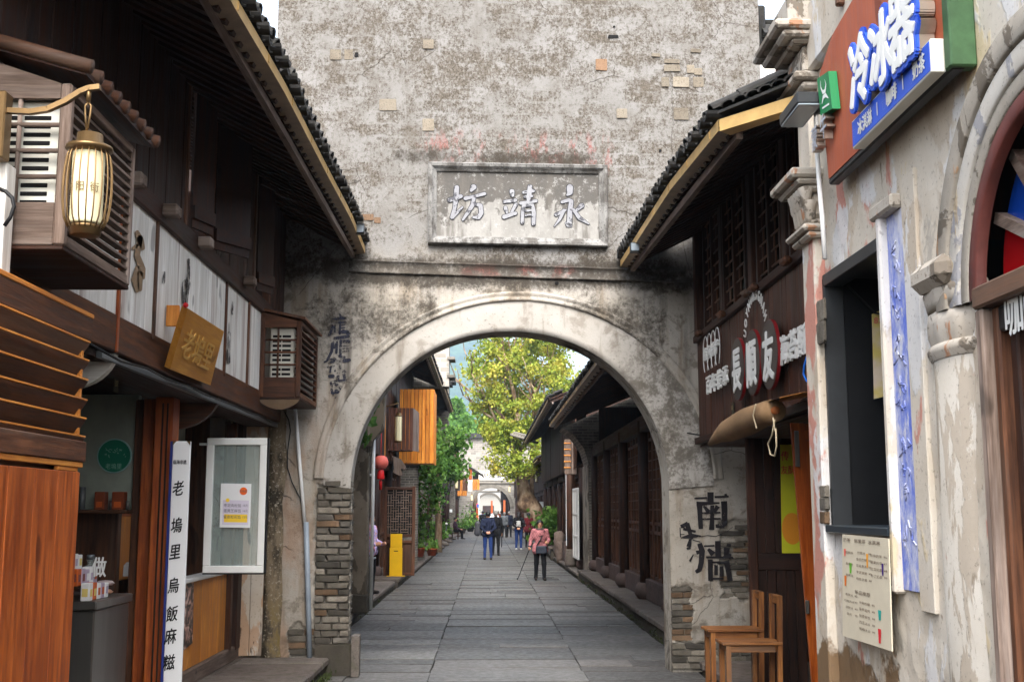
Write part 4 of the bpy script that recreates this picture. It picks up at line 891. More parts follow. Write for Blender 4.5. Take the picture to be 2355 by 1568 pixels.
# louvred wooden counter shutter at the picture's edge
XC = -1.99; yc1 = onX(194, 900, XC).y; yc0 = 4.05; zt = onX(203, 726, XC).z; zc = onX(180, 1085, XC).z
cab = thing('louvred_shop_cabinet', 'tall varnished shop cabinet with six wooden louvres over solid boards', 'cabinet', (XC-.2, 4.8, ZF))
y = yc0
for k in range(6): d = (yc1-yc0)/6; rbox((XC-.03, y+.002, ZF), (XC+rnd.uniform(0, .003), y+d-.002, zc), 'plank', M_WR['z'], cab, .003); y += d
rbox((XC-.02, yc0, zc+.05), (XC+.015, yc1+.03, zc+.05+.1), 'lower_rail', M_WB['y'], cab, .004)
rbox((XC-.02, yc0, zc+.022), (XC+.005, yc1+.02, zc+.048), 'pine_strip', M_WO['y'], cab, .003); rbox((XC-.02, yc0, zc+.002), (XC, yc0+.75, zc+.02), 'pine_strip', M_WO['y'], cab, .003); rbox((XC-.02, yc1-.3, zc+.002), (XC, yc1-.05, zc+.02), 'pine_strip', M_WO['y'], cab, .003)
rbox((XC-.045, yc1-.03, ZF), (XC-.012, yc1+.0, zt), 'edge_post', M_WO['z'], cab, .003); rbox((XC-.4, yc1-.035, ZF), (XC-.05, yc1-.005, zc), 'end_panel', M_WR['z'], cab, .003)
for yy in (yc0+.35, yc0+.8): rbox((XC-.1, yy, zc+.1), (XC-.07, yy+.03, zt), 'rear_post', M_WO['z'], cab, .003)
rbox((XC-.015, yc0, zt-.125), (XC+.012, yc1+.04, zt-.012), 'top_board', M_WB['y'], cab, .003); rbox((XC-.02, yc0, zt-.011), (XC+.015, yc1+.045, zt+.012), 'top_strip', M_WO['y'], cab, .003)
for v in (787, 831, 876, 923, 966, 1008):
    z = onX(193, v, XC).z; q = MB(); ym = (yc0+yc1)/2; q.obox((XC-.022, ym, z-.04), (0, (yc1-yc0)/2+.01, 0), (.028, 0, .042), (.006, 0, -.004)); sl_ = q.build('louvre', M_WB['y'], cab)
    q = MB(); q.obox((XC+.008, ym, z+.006), (0, (yc1-yc0)/2+.012, 0), (.006, 0, .002), (0, 0, .004)); q.build('louvre_edge', M_WO['y'], sl_)
# dim stock seen between the louvres
for i, (yy, zz_, w_, h_, mt) in enumerate(((4.25, zc+.14, .4, .34, simple('dark_net', S(52, 60, 58), .9, 0, .5, 90)), (4.75, zc+.12, .28, .42, simple('pale_carton', S(150, 148, 142), .8)), (4.62, zc+.6, .3, .09, simple('blue_carton', S(36, 62, 130), .6)), (5.2, zc+.12, .22, .3, M_WO['z']))):
    q = MB(); q.cbox((XC-.36, yy, zz_), (XC-.14, yy+w_, zz_+h_), .01); o = q.build(['net_bundle', 'stock_carton', 'stock_carton', 'wooden_crate'][i], mt)
    tag(o, ['dark green net bundle glimpsed between the cabinet louvres', 'pale grey carton glimpsed between the lower cabinet louvres', 'small blue carton glimpsed between the upper cabinet louvres', 'pine crate glimpsed at the far end behind louvres'][i], ['net', 'carton', 'carton', 'crate'][i])
rbox((XC-.4, yc0, zc-.02), (XC-.05, yc1-.04, zc+.1), 'inner_shelf', M_WB['y'], cab)
rbox((XC-.42, yc0, zc), (XC-.4, yc1-.04, zt), 'back_panel', M_WB['z'], cab)
# stainless counter
p1 = onX(306, 1360, LX); p0 = onX(222, 1386, LX); zk = (p1.z+p0.z)/2
ct = thing('steel_counter', 'stainless steel shop counter under the green round sign', 'counter', (LX-.3, (p0.y+p1.y)/2, ZF))
q = MB(); q.cbox((LX-.75, p0.y+.03, ZF), (LX-.02, p1.y-.02, zk-.06), .01); q.build('body', M_STEEL, ct); q = MB(); q.cbox((LX-.8, p0.y, zk-.06), (LX, p1.y, zk), .008); q.build('worktop', M_STEEL, ct)
M_PK = [simple('packet_white', S(226, 224, 220), .55), simple('packet_orange', S(196, 92, 36), .55), simple('packet_yellow', S(222, 196, 110), .55), simple('packet_lilac', S(176, 160, 176), .5), simple('packet_maroon', S(120, 66, 60), .55)]
nm = ['white', 'orange', 'cream yellow', 'pale lilac', 'maroon']; k = 0
place = ['front row nearest the cabinet', 'second in front row', 'third in front row', 'fourth in front row', 'last in front row']
rows = ['bottom step', 'middle step', 'upper step', 'top step']
for tier in range(4):
    for i in range(5 - tier//2):
        ci = rnd.choice((0, 0, 0, 1, 2, 3, 4)) if (tier, i) not in ((0, 1), (1, 0)) else 1; yy = p0.y+.02+i*.085; z = zk+tier*.1; x = LX-.06-tier*.085
        q = MB(); q.cbox((x-.06, yy, z+.001), (x, yy+.075, z+.11+rnd.uniform(-.01, .02)), .004); o = q.build('snack_box', M_PK[ci])
        tag(o, f"{nm[ci]} snack box, number {['one','two','three','four','five'][i]} from the cabinet on the {rows[tier]} of counter display", 'box', 'snack boxes on the counter')
        q = MB(); q.box((x+.0012, yy+.015, z+.03), (x+.002, yy+.06, z+.08)); q.box((x-.05, yy-.0015, z+.03), (x-.01, yy-.0008, z+.085)); q.build('printed_label', M_PK[(ci+1+rnd.randrange(3)) % 5], o)
bagm = [simple('snack_film_tan', S(190, 140, 112), .3, 0, .4, 50, .2), simple('snack_film_grey', S(176, 160, 158), .3, 0, .4, 50, .2)]
for i in range(10):
    yy = p0.y+.42+rnd.uniform(0, .26); z = zk+.03+.03*(i//4); x = LX-.1-rnd.uniform(0, .2); q = MB(); a = rnd.uniform(-.5, .5)
    q.lathe([(.005, -.018), (.05, -.016), (.07, 0), (.05, .016), (.005, .02)], (x, yy, z), 10, 1, .75); o = q.build('snack_bag', bagm[i % 2], None, True); tag(o, ['tan', 'greyish'][i % 2]+' film snack bag in the heap at the far end of counter', 'snack bag', 'snack bags heaped on the counter')
bt = thing('glass_bottle', 'tall clear glass bottle standing at the back of counter', 'bottle', (LX-.3, p1.y-.1, zk)); q = MB(); q.lathe([(.03, 0), (.032, .01), (.032, .2), (.026, .23), (.026, .26)], (LX-.3, p1.y-.1, zk), 12); q.build('body', M_GLASS, bt, True); q = MB(); q.lathe([(.028, .255), (.028, .29)], (LX-.3, p1.y-.1, zk), 12); q.build('cap', M_GREY, bt, True)
p = onY(229, 1303, 8.6); q = MB(); put_text(q, '做', p, (.1, 0, 0), (0, 0, .15), .012, .012); tag(q.build('standing_character_sign', M_WHITE), 'white cut out character standing behind the snack boxes', 'sign')
# round green sign, shelf goods
c = onY(264, 1048, YP-.01); gsn = thing('round_shop_sign', 'round green sign with pale rim and lettering on the inner wall', 'sign', c); r_ = 39/2680*YP
def disc(q, c, r, d, n=40, ax=V((1, 0, 0)), ay=UP): q.prism([c+ax*r*math.cos(2*math.pi*i/n)+ay*r*math.sin(2*math.pi*i/n) for i in range(n)], d); return q
q = MB(); disc(q, c, r_, (0, -.012, 0)); q.build('rim', simple('pale_rim', S(150, 190, 190), .5), gsn); q = MB(); disc(q, c+V((0, -.012, 0)), r_*.93, (0, -.004, 0)); q.build('disc', simple('sign_green', S(22, 118, 92), .5), gsn)
q = MB(); put_text(q, '老塢里', c+V((0, -.017, -.085)), (.045, 0, 0), (0, 0, .05), .002)
for k in range(26):
    a = rnd.uniform(0, math.pi); rr = r_*rnd.uniform(.3, .75); x, z = rr*math.cos(a), rr*math.sin(a)*.8-.01; stroke(q, [(x, z), (x+rnd.uniform(-.02, .02), z+rnd.uniform(-.012, .012))], .004, lambda X_, Z_, n: c+V((X_, -.017-n, Z_)), .001)
q.build('lettering', simple('sign_mint', S(140, 200, 180), .5), gsn)
for i, (u, v0, wpx, hpx, mt, lb) in enumerate(((232, 1170, 22, 40, simple('gift_box', S(128, 62, 34), .6), 'brown handled gift box on the shelf, closer to the cabinet'), (274, 1170, 26, 40, simple('gift_box', S(128, 62, 34), .6), 'brown handled gift box on the shelf, closer to the shop post'), (188, 1172, 14, 50, M_GREY, 'grey tin stacked at the shelf end by the cabinet'), (254, 1172, 8, 20, M_STEEL, 'small tin between two brown gift boxes on the shelf'), (293, 1172, 8, 20, M_STEEL, 'small tin at the shelf end by the post'))):
    p = onY(u, v0, YP-.14); w_ = wpx/2680*YP; h_ = hpx/2680*YP; q = MB()
    if i < 2: q.cbox((p.x-w_/2, p.y-.05, zW+.001), (p.x+w_/2, p.y+.05, zW+h_), .004); o = q.build('gift_box', mt)
    else: q.lathe([(w_/2, 0), (w_/2, h_)], (p.x, p.y, zW+.001), 12); o = q.build('tin', mt, None, True)
    tag(o, lb, 'box' if i < 2 else 'tin')
    if i < 2: q = MB(); q.cbox((p.x-w_*.3, p.y-.053, zW+.02), (p.x+w_*.3, p.y-.0505, zW+h_*.45), .001); q.build('printed_label', M_PK[1], o)
# open glass sash with price list
YS = 10.85; sq = [onY(*q_, YS) for q_ in ((476, 1007), (615, 1009), (607, 1320), (466, 1317))]
sash = thing('open_glass_sash', 'white framed glass window sash swung open across the pavement', 'window sash', (sq[3]+sq[2])/2)
sx0, sx1 = sq[3].x, (sq[1].x+sq[2].x)/2; sz0, sz1 = sq[3].z, sq[0].z; fw = .065
for a, c in (((sx0, sz0), (sx1, sz0+fw)), ((sx0, sz1-fw), (sx1, sz1))): rbox((a[0], YS-.02, a[1]), (c[0], YS+.03, c[1]), 'frame_rail', M_WHITE, sash, .006)
for a in (sx0, sx1-fw): rbox((a, YS-.021, sz0+fw), (a+fw, YS+.031, sz1-fw), 'frame_stile', M_WHITE, sash, .006)
rbox((sx0+fw, YS, sz0+fw), (sx1-fw, YS+.008, sz1-fw), 'pane', M_GLASS, sash, .001)
rbox((sx1, YS-.016, sz0-.005), (sx1+.016, YS+.035, sz1), 'dark_edge', M_BLACK, sash, .002); rbox((sx0, YS-.016, sz0-.012), (sx1, YS+.035, sz0), 'dark_edge', M_BLACK, sash, .002)
rbox((sx0-.1, YS+.1, sz1-.06), (sx0, YS+.16, sz1-.04), 'hinge_stay', M_WHITE, sash, .003)
for v in (1140, 1165, 1185): pass
pp = [onY(u, v, YS-.024) for u, v in ((508, 1111), (578, 1112), (575, 1213), (505, 1212))]; q = MB(); q.prism([pp[3], pp[2], pp[1], pp[0]], (0, .002, 0)); po = q.build('price_list', M_PAPER); tag(po, 'white price list with orange seal and yellow highlight taped on the glass sash', 'notice')
def pl2(x, y, n=0): return pp[0]*(1-x)*(1-y)+pp[1]*x*(1-y)+pp[2]*x*y+pp[3]*(1-x)*y + V((0, -n, 0))
def block(x0, y0, x1, y1, nm, mt, n=.002): q = MB(); q.poly([pl2(x0, y1, n), pl2(x1, y1, n), pl2(x1, y0, n), pl2(x0, y0, n)]); q.build(nm, mt, po)
q = MB(); c = pl2(.75, .17, .0015); disc(q, c, .035, (0, -.001, 0), 24); q.build('orange_seal', simple('seal_orange', S(236, 104, 30), .6), po)
block(.08, .38, .94, .94, 'tinted_panel', simple('panel_lilac', S(214, 206, 220), .6), .001); block(.14, .7, .9, .88, 'highlight', simple('hl_yellow', S(246, 206, 60), .6)); q = MB(); disc(q, pl2(.24, .38, .0015), .017, (0, -.001, 0), 20); q.build('highlight', simple('hl_yellow', S(246, 206, 60), .6), po)
q = MB(); exx = pp[1]-pp[0]; eyy = pp[0]-pp[3]
for yy, tx, pr in ((.5, '枣泥肉松馅', '15元'), (.62, '蛋黄芝麻馅', '16元'), (.76, '蜜皮松花馅', '12元')): put_text(q, tx, pl2(.4, yy, .0025), exx*.115, eyy*.085, .001); put_text(q, pr, pl2(.83, yy, .0025), exx*.09, eyy*.07, .001)
put_text(q, '老塢里', pl2(.75, .17, .004), exx*.08, eyy*.06, .001); q.build('lettering', simple('grey_ink', S(92, 88, 96), .7), po)
# photo poster under the window
g = G('photo_print'); n = g.noise(9, 3, .6, dist=1.); g.col(g.ramp(n, [(.3, S(28, 26, 26)), (.48, S(70, 58, 54)), (.58, S(196, 150, 136)), (.7, S(226, 214, 206))])).set(.4)
pp2 = [onX(u, v, LX+.012) for u, v in ((416, 1345), (446, 1338), (443, 1478), (414, 1500))]; q = MB(); q.prism([pp2[3], pp2[2], pp2[1], pp2[0]], (-.006, 0, 0)); tag(q.build('photo_poster', g.m), 'dark photo poster of food pasted under the shop window', 'poster')
# pipes and cable on the gate corner
def gp(u, v, n=.05): return W(*pw(u, v, n), n)
q = MB(); q.tube([gp(679, 940), gp(684, 1000), gp(692, 1100), gp(701, 1205)], .02, 10); pp_ = thing('drain_conduit', 'thin white and grey pipe running down the gateway wall by the brick pier', 'pipe', gp(712, 1512)); q.build('white_length', M_PVCW, pp_, True)
q = MB(); q.tube([gp(704, 1200), gp(708, 1350), gp(712, 1512)], .029, 12); q.build('grey_length', M_PVCG, pp_, True)
q = MB(); q.tube([gp(640, 640, .03), gp(648, 700, .03)], .018, 8); q.build('white_length', M_PVCW, pp_, True)
q = MB(); q.tube([gp(*p_, .03) for p_ in ((654, 945), (664, 965), (668, 990), (661, 1040), (661, 1075), (672, 1110), (690, 1145), (700, 1180))], .007, 6); tag(q.build('black_cable', M_CABLE, None, True), 'thin black cable curling down beside the white pipe', 'cable')
# little flood lights on the gutters
def flood(u, v, X, lb):
    p = onX(u, v, X); t = thing('flood_light', lb, 'flood light', p, 'small eave flood lights'); rbox(p-V((.045, .05, .05)), p+V((.045, .05, .05)), 'housing', M_DARKGREY, t); rbox(p+V((-.04, -.058, -.04)), p+V((.04, -.052, .04)), 'lens', simple('lens_grey', S(150, 160, 168), .2), t); q = MB(); q.bar(p, p+V((-.05 if X < 0 else .05, 0, -.05)), .02, .02); q.build('bracket', M_BLACK, t)
flood(829, 528, -1.34, 'small dark flood light at the tip of the eave over the plaque\'s left')
rbox((-5.2, YE-.02, ZF), (LX-.0, YE+.0, zB0+.1), 'far_end_boards', M_WB['z'], lh); rbox((-5.2, YE-.02, zB0+.1), (FX-.05, YE, 5.3), 'far_end_boards', M_WD['z'], lh)
lh['label'] = 'dark two storey timber shop house with white panel band, left of the gateway'
q = MB(); q.tube([V((FX+.02, 6.6+.55*k, zB0-.02-.025*math.sin(k*1.7)**2)) for k in range(12)], .008, 5); tag(q.build('eave_cable', M_CABLE, None, True), 'thin black cable slung along the beam above the shop', 'cable')
# ---------------------------------------------------------------- cake shop of dark boards, right of the gate
WX = 2.36
rh = thing('timber_cake_shop', 'dark boarded timber shop with lattice windows and white lettering, right of the gateway', 'house', (WX, 10, 0))
eR = [onX(u, v, 1.54) for u, v in ((1435, 607), (1550, 432), (1665, 292))]
def zRe(y):
    a, b_, c = eR
    if y >= b_.y: t = (y-b_.y)/(a.y-b_.y); return b_.z+(a.z-b_.z)*t
    t = (y-c.y)/(b_.y-c.y); return c.z+(b_.z-c.z)*t
YRn = eR[2].y; YRf = 12.9
roof(rh, 1, 1.54, YRn, YRf, lambda y: zRe(y)-.02, .5, 3.0, .19, 3, .2, lip=.01)
# the gutter's short return to the plaster house, with its own strip of tiles
ge = onX(1842, 226, 1.9); a = V((1.54, YRn, zRe(YRn))); q = MB()
for (dx, dz), (dx2, dz2) in (((0, .07), (0, -.0)),):
    q.add([a+V((-.03, 0, .05)), ge+V((0, 0, .03)), ge+V((0, 0, -.05)), a+V((-.03, 0, -.03)), a+V((.05, .05, -.04)), ge+V((.02, .08, -.06))], [(0, 1, 2, 3), (3, 2, 5, 4)])
q.build('gutter_return', M_GOLD, rh)
q = MB(); d = ge-a
for k in range(5): q.bar(a+d*.02+V((0, .02, .09+.025*k))+V((.09*k, .05*k, .02*k)), ge+V((0, .02, .1+.03*k))+V((.05*k, .06*k, .02*k)), .12, .018, (0, 0, 1))
for k in range(5): pass
q.build('roof_edge', M_TILE, rh)
for i in range(6):
    for k in range(3): p = a.lerp(ge, (i+.5)/6)+V((.1*k, .1*k, .13+.055*k)); piece(TILE_UP, 'roof_tile', rh, p, (.9, 1, .8), (0, R(-12), R(70)))
q = MB(); q.poly([a+V((0, .02, 0)), ge+V((0, .05, 0)), ge+V((1.2, .9, .7)), a+V((1.6, .0, .8))]); q.build('roof_return', M_WD['y'], rh)
zsl = (onX(1611, 757, WX).z+onX(1850, 608, WX).z)/2; zbt = onX(1622, 1003, WX).z; YW0 = 6.9
planks(rh, 'wall_plank', {'z': wood('rust_brown_board', S(46, 27, 20), S(92, 54, 36), 'z', .55, .22)}, WX, YW0, YRf, zbt, zsl-.05, .14, .03, .007, -1)
rbox((WX-.05, YW0, zsl-.05), (WX+.08, YRf, zsl+.03), 'sill_rail', M_WD['y'], rh)
for u, v in ((1612, 755), (1665, 727), (1725, 693), (1740, 680), (1815, 620)): p = onX(u, v, WX-.06); rbox((WX-.12, p.y-.06, zsl-.045), (WX-.05, p.y+.09, zsl+.02), 'sill_bracket', M_WB['y'], rh, .02)
planks(rh, 'inner_board', M_WD, WX+.22, YW0, YRf, zsl, 5.3, .4, .03, .004, -1)
# lattice casements
lat = []
yl = [onX(u, 650, WX).y for u in (1623, 1663, 1669, 1722, 1748, 1806, 1826, 1872)]
for y1_, y0_ in zip(yl[0::2], yl[1::2]):
    cz = thing_ = None
    q = MB(); q.box((WX+.05, y0_, zsl+.03), (WX+.052, y1_, zsl+1.25)); cas = q.build('casement', simple('dim_pane', S(40, 46, 40), .25), rh)
    for yy in (y0_, (y0_+y1_)/2-.02, y1_-.04): rbox((WX-.03, yy, zsl+.03), (WX+.05, yy+.045, zsl+1.25), 'casement_stile', M_WD['z'], cas, .004)
    for sd in (0, 1):
        ya, yb_ = (y0_+.045, (y0_+y1_)/2-.02) if sd == 0 else ((y0_+y1_)/2+.025, y1_-.04)
        for k in range(9):
            z = zsl+.1+k*.13; q = MB(); q.bar((WX, ya, z), (WX, yb_, z), .014, .014); q.build('lattice_bar', M_WB['y'], cas)
            for m_ in range(2):
                yy = ya+(yb_-ya)*((m_+.5+(.25 if k % 2 else 0))/2.3); q = MB(); q.bar((WX+.002, yy, z), (WX+.002, yy, z+.13), .013, .013, (1, 0, 0)); q.build('lattice_bar', M_WB['z'], cas)
for yy in [(yl[1]+yl[2])/2, (yl[3]+yl[4])/2, (yl[5]+yl[6])/2, YRf-.1]: rbox((WX-.04, yy-.07, zsl+.03), (WX+.08, yy+.07, 5.3), 'post', M_WD['z'], rh)
rbox((WX-.06, YW0, zbt-.07), (WX+.06, YRf, zbt), 'bottom_beam', M_WD['y'], rh)
rbox((WX+.0, YW0, zbt-.1), (5.2, YRf, zbt-.075), 'upper_floor', M_WD['y'], rh)
rbox((5.1, YW0, .1), (5.2, YRf, 5.6), 'back_boards', M_WD['z'], rh); rbox((2.0, YW0-.05, .1), (5.2, YW0, 5.4), 'end_boards', M_WD['z'], rh); rbox((pw(1742, 1300)[0]+.3, YRf, .1), (5.2, YRf+.05, 5.6), 'end_boards', M_WD['z'], rh); rbox((2.4, YW0, .02), (5.2, YRf, .12), 'shop_floor', M_KERB, rh)
# three round sign discs
XD = WX-.1; zc_ = onX(1696, 849, XD).z; yd = [onX(1696, 849, XD).y, onX(1730, 836, XD).y, onX(1769, 821, XD).y]; rd = 73/2680*yd[0]*1.0
sg3 = thing('triple_disc_sign', 'three dark round discs with white characters and red rims on the boarded shop', 'sign', (XD, yd[1], zc_))
for i, (y, ch) in enumerate(zip(yd, '長順友')):
    c = V((XD, y, zc_-.012*i)); q = MB(); disc(q, c, rd, (.026, 0, 0), 40, V((0, 1, 0))); dd = q.build('disc', [simple('sign_red', S(132, 22, 26), .45)], sg3); q = MB(); disc(q, c+V((-.004, 0, 0)), rd*.985, (.004, 0, 0), 40, V((0, 1, 0))); q.build('disc_face', simple('sign_charcoal', S(62, 54, 50), .5), dd)
    q = MB(); put_text(q, ch, c+V((-.006, 0, -.01)), (0, -.36, 0), (0, 0, .42), .008, .035); q.build('character', M_WHITE, dd)
def letters(name, label, body, y0, y1, z, h, dep=.018, bold=.03):
    t = thing(name, label, 'lettering', (XD+.06, (y0+y1)/2, z)); n = len(body)
    for i, ch in enumerate(body):
        y = y0+(y1-y0)*(i+.5)/n; q = MB(); put_text(q, ch, (WX-.06, y, z), (0, (y1-y0)/n*.95, 0), (0, 0, h), dep, bold); q.build('letter', M_WHITE, t)
    return t
ya, yb_ = onX(1626, 880, WX-.06).y, onX(1677, 860, WX-.06).y
letters('raised_letters', 'small white raised letters close to the gateway edge of boarded shop', '百年传承', ya, yb_, onX(1652, 874, WX-.06).z, .2)
ya = onX(1796, 800, WX-.06).y; letters('raised_letters', 'white raised letters between the disc sign and the plaster house', '海苔酥饼', ya, ya-1.08, onX(1828, 792, WX-.06).z, .24)
# looped small lettering + arched roman lettering
ya, yb_ = onX(1616, 800, WX-.06).y, onX(1652, 795, WX-.06).y; zl_ = onX(1634, 805, WX-.06).z
lp = thing('looped_lettering', 'four small white characters ringed by loops above the raised letters', 'lettering', (WX-.05, (ya+yb_)/2, zl_))
for i, ch in enumerate('临海特产'):
    y = ya+(yb_-ya)*(i+.5)/4; q = MB(); put_text(q, ch, (WX-.04, y, zl_), (0, (yb_-ya)/4*.85, 0), (0, 0, .15), .02, .01); q.build('letter', M_WHITE, lp)
    r0 = abs(yb_-ya)/4*.62; pts = [V((WX-.05, y+r0*math.cos(t), zl_+.2*math.sin(t)-.01)) for t in [R(d) for d in range(-60, 241, 20)]]; q = MB(); q.tube(pts, .005, 6); q.build('loop', M_WHITE, lp, True)
ar = thing('arched_lettering', 'white arched roman lettering over the middle disc', 'lettering', (WX-.06, yd[1], zc_+rd)); cy_, cz_ = yd[1]+.06, zc_+.16; RA = .42
for i, ch in enumerate('CHANGSHUNYOU'):
    t = R(168-148*i/11); p = V((WX-.05, cy_-RA*math.cos(R(180)-t)*-1 if False else cy_+RA*math.cos(t), cz_+RA*math.sin(t))); tg = V((0, math.sin(t), -math.cos(t))); rdv = V((0, math.cos(t), math.sin(t)))
    q = MB(); put_text(q, ch, p, -tg*-.0+V((0, -math.sin(t), math.cos(t)))*.1*-1 if False else V((0, -math.sin(t)*.1*-1*-1, math.cos(t)*.1*1)) if False else (-tg)*.1*-1 if False else V((0, -abs(math.sin(t))*.1, 0))+V((0, 0, math.cos(t)*.1)), rdv*.13, .006, .02); q.build('letter', M_WHITE, ar)
p = onX(1686, 946, WX-.01); q = MB(); q.cbox((p.x-.006, p.y-.05, p.z-.1), (p.x, p.y+.05, p.z+.09), .002); npl2 = q.build('number_plate', simple('dark_plate', S(62, 60, 44), .6, .2)); tag(npl2, 'small dark number plate under the disc sign', 'plate')
q = MB(); put_text(q, '紫阳街', p+V((-.007, 0, .035)), (0, -.026, 0), (0, 0, .05), .002); [stroke(q, [(dy_, -.03), (dy_, -.075)], .012, lambda a_, b_, n: p+V((-.007-n, a_, b_)), .001) for dy_ in (-.025, 0, .025)]; q.build('numerals', simple('plate_gold', S(170, 150, 96), .5), npl2)
# rolled canvas blind and its ropes
XA = WX-.3; M_CANVAS = simple('brown_canvas', S(132, 104, 74), .9, 0, .5, 120, .18, st=(1, .3, 1)); up = [onX(u, v, XA) for u, v in ((1632, 1020), (1655, 1002), (1676, 990), (1720, 969), (1768, 948), (1782, 944))]
aw = thing('rolled_canvas_blind', 'rolled brown canvas blind hanging under the boarded shop front', 'awning', (XA, up[3].y, up[3].z))
q = MB(); q.tube(up, [.02, .06, .095, .11, .088, .08], 18); q.build('roll', M_CANVAS, aw, True)
q = MB(); q.cyl(up[-1]+V((0, .02, 0)), up[-1]+V((0, -.03, 0)), .03, 12); q.build('core', simple('orange_core', S(150, 84, 40), .7), aw, True)
q = MB(); p0_ = onX(1755, 935, XA); q.add([p0_+V((-.05, 0, .02)), onX(1872, 901, XA)+V((-.05, 0, .0)), onX(1872, 901, XA)+V((.45, 0, .12)), p0_+V((.45, 0, .12))], [(0, 1, 2, 3)]); q.build('valance', simple('dark_canvas', S(60, 48, 38), .95, 0, .4, 90), aw)
q = MB(); q.bar(onX(1800, 918, XA+.05), onX(1875, 903, XA+.05), .05, .03); q.build('pine_batten', M_WO['y'], aw)
for u0, pts in ((0, ((1738, 930), (1732, 955), (1740, 985))), (1, ((1782, 965), (1776, 1000), (1766, 1020), (1772, 1045), (1782, 1048), (1786, 1025), (1784, 985))), (2, ((1778, 960), (1782, 990)))):
    q = MB(); q.tube([onX(u, v, XA-.1 if u0 == 0 else XA-.06) for u, v in pts], .006, 5); q.build('rope', simple('pale_rope', S(176, 160, 132), .9), aw, True)
q = MB(); pts = [onX(u, v, WX-.05) for u, v in ((1858, 815), (1850, 840), (1848, 860), (1855, 875), (1868, 885))]; q.tube(pts, .009, 6); tag(q.build('blue_cable', simple('blue_cable', S(24, 110, 214), .4), None, True), 'bright blue cable looping down by the plaster house corner', 'cable')
# doorway: dark boarded leaf with poster, open orange leaf
YD = 11.3; dl = thing('dark_door_leaf', 'dark planked door leaf with a yellow poster behind the chairs', 'door', (2.75, YD, .13))
xd0, xd1 = onY(1742, 1300, YD).x, onY(1850, 1300, YD).x; zd1 = zbt-.08
n = 5
for i in range(n): a = xd0+(xd1-xd0)*i/n; rbox((a+.003, YD, .13), (a+(xd1-xd0)/n-.003, YD+.03, 1.18), 'plank', M_WD['z'], dl, .004)
rbox((xd0, YD-.02, 1.18), (xd1, YD+.03, 1.34), 'mid_rail', M_WD['x'], dl)
for i in range(n): a = xd0+(xd1-xd0)*i/n; rbox((a+.003, YD, 1.34), (a+(xd1-xd0)/n-.003, YD+.03, zd1), 'plank', M_WD['z'], dl, .004)
rbox((xd0-.08, YD-.03, .13), (xd0, YD+.04, zd1), 'stile', M_WD['z'], dl)
py_ = [onY(u, v, YD-.004) for u, v in ((1794, 1022), (1845, 1022), (1850, 1306), (1799, 1302))]; q = MB(); q.prism([py_[3], py_[2], py_[1], py_[0]], (0, .003, 0)); po2 = q.build('yellow_poster', simple('poster_lime', S(206, 208, 40), .5)); tag(po2, 'tall lime yellow poster with red characters on the dark door', 'poster')
q = MB(); put_text(q, '传', onY(1805, 1048, YD-.006), (.08, 0, 0), (0, 0, .1), .002, .02); put_text(q, '友酥', onY(1812, 1080, YD-.006), (.07, 0, 0), (0, 0, .09), .002, .02); q.build('lettering', simple('poster_red', S(206, 84, 40), .5), po2)
q = MB(); disc(q, onY(1822, 1215, YD-.0045), .1, (0, -.0015, 0), 30, V((1, 0, 0)), UP*1.5); q.build('printed_oval', simple('poster_orange', S(230, 150, 40), .5), po2)
YO = 8.75; od = thing('orange_door_leaf', 'open orange brown panelled door leaf beside the plaster house', 'door', (2.4, YO, .13))
xo = onY(1819, 975, YO).x; zo1 = onY(1830, 972, YO).z; sk = .11
def leafp(x, z): return V((xo + x + sk*(1-(z-.13)/(zo1-.13)), YO + x*.35, z))
def leafbar(x0, x1, z0, z1, nm, mat, th=.035, yo=0): q = MB(); q.prism([leafp(x0, z0)+V((0, yo, 0)), leafp(x1, z0)+V((0, yo, 0)), leafp(x1, z1)+V((0, yo, 0)), leafp(x0, z1)+V((0, yo, 0))], (0, th, 0)); return q.build(nm, mat, od)
leafbar(0, .11, .13, zo1, 'stile', M_WR['z']); leafbar(.55, .66, .13, zo1, 'stile', M_WR['z'])
for z0_, z1_ in ((zo1-.13, zo1-.001), (zo1-.95, zo1-.87), (1.35, 1.43), (.7, .8), (.14, .3)): leafbar(.11, .55, z0_, z1_, 'rail', M_WR['x'])
for z0_, z1_ in ((.3, .7), (.8, 1.35), (1.43, zo1-.95), (zo1-.87, zo1-.13)): leafbar(.11, .55, z0_, z1_, 'panel', M_WR['z'], .012, .012)
pb = onY(1836, 1030, YO); q = MB(); q.cbox(pb+V((-.03, -.02, -.14)), pb+V((.005, -.001, .13)), .006); q.build('bolt', M_STEEL, od)
pb = onY(1856, 1395, YO); q = MB(); q.cbox(pb+V((-.015, -.02, -.05)), pb+V((.015, .0, .05)), .006); q.build('latch', M_STEEL, od)
# pipe at the pier's edge
q = MB(); q.tube([gp(1733, 1030, .06), gp(1738, 1180, .06), gp(1741, 1262, .06)], .014, 8); pr_ = thing('downpipe', 'thin beige and teal downpipe at the edge of the painted pier', 'pipe', gp(1746, 1520, .06)); q.build('upper_length', simple('beige_pipe', S(190, 168, 134), .5), pr_, True); q = MB(); q.tube([gp(1740, 1255, .06), gp(1743, 1400, .06), gp(1746, 1530, .06)], .026, 10); q.build('lower_length', simple('teal_pipe', S(74, 100, 112), .5), pr_, True)
q = MB(); q.tube([gp(1580, 995, .035), gp(1612, 1000, .035), gp(1640, 1000, .035)], .006, 5); tag(q.build('wall_wire', M_CABLE, None, True), 'thin dark wire stretched across the right arch flank', 'cable')

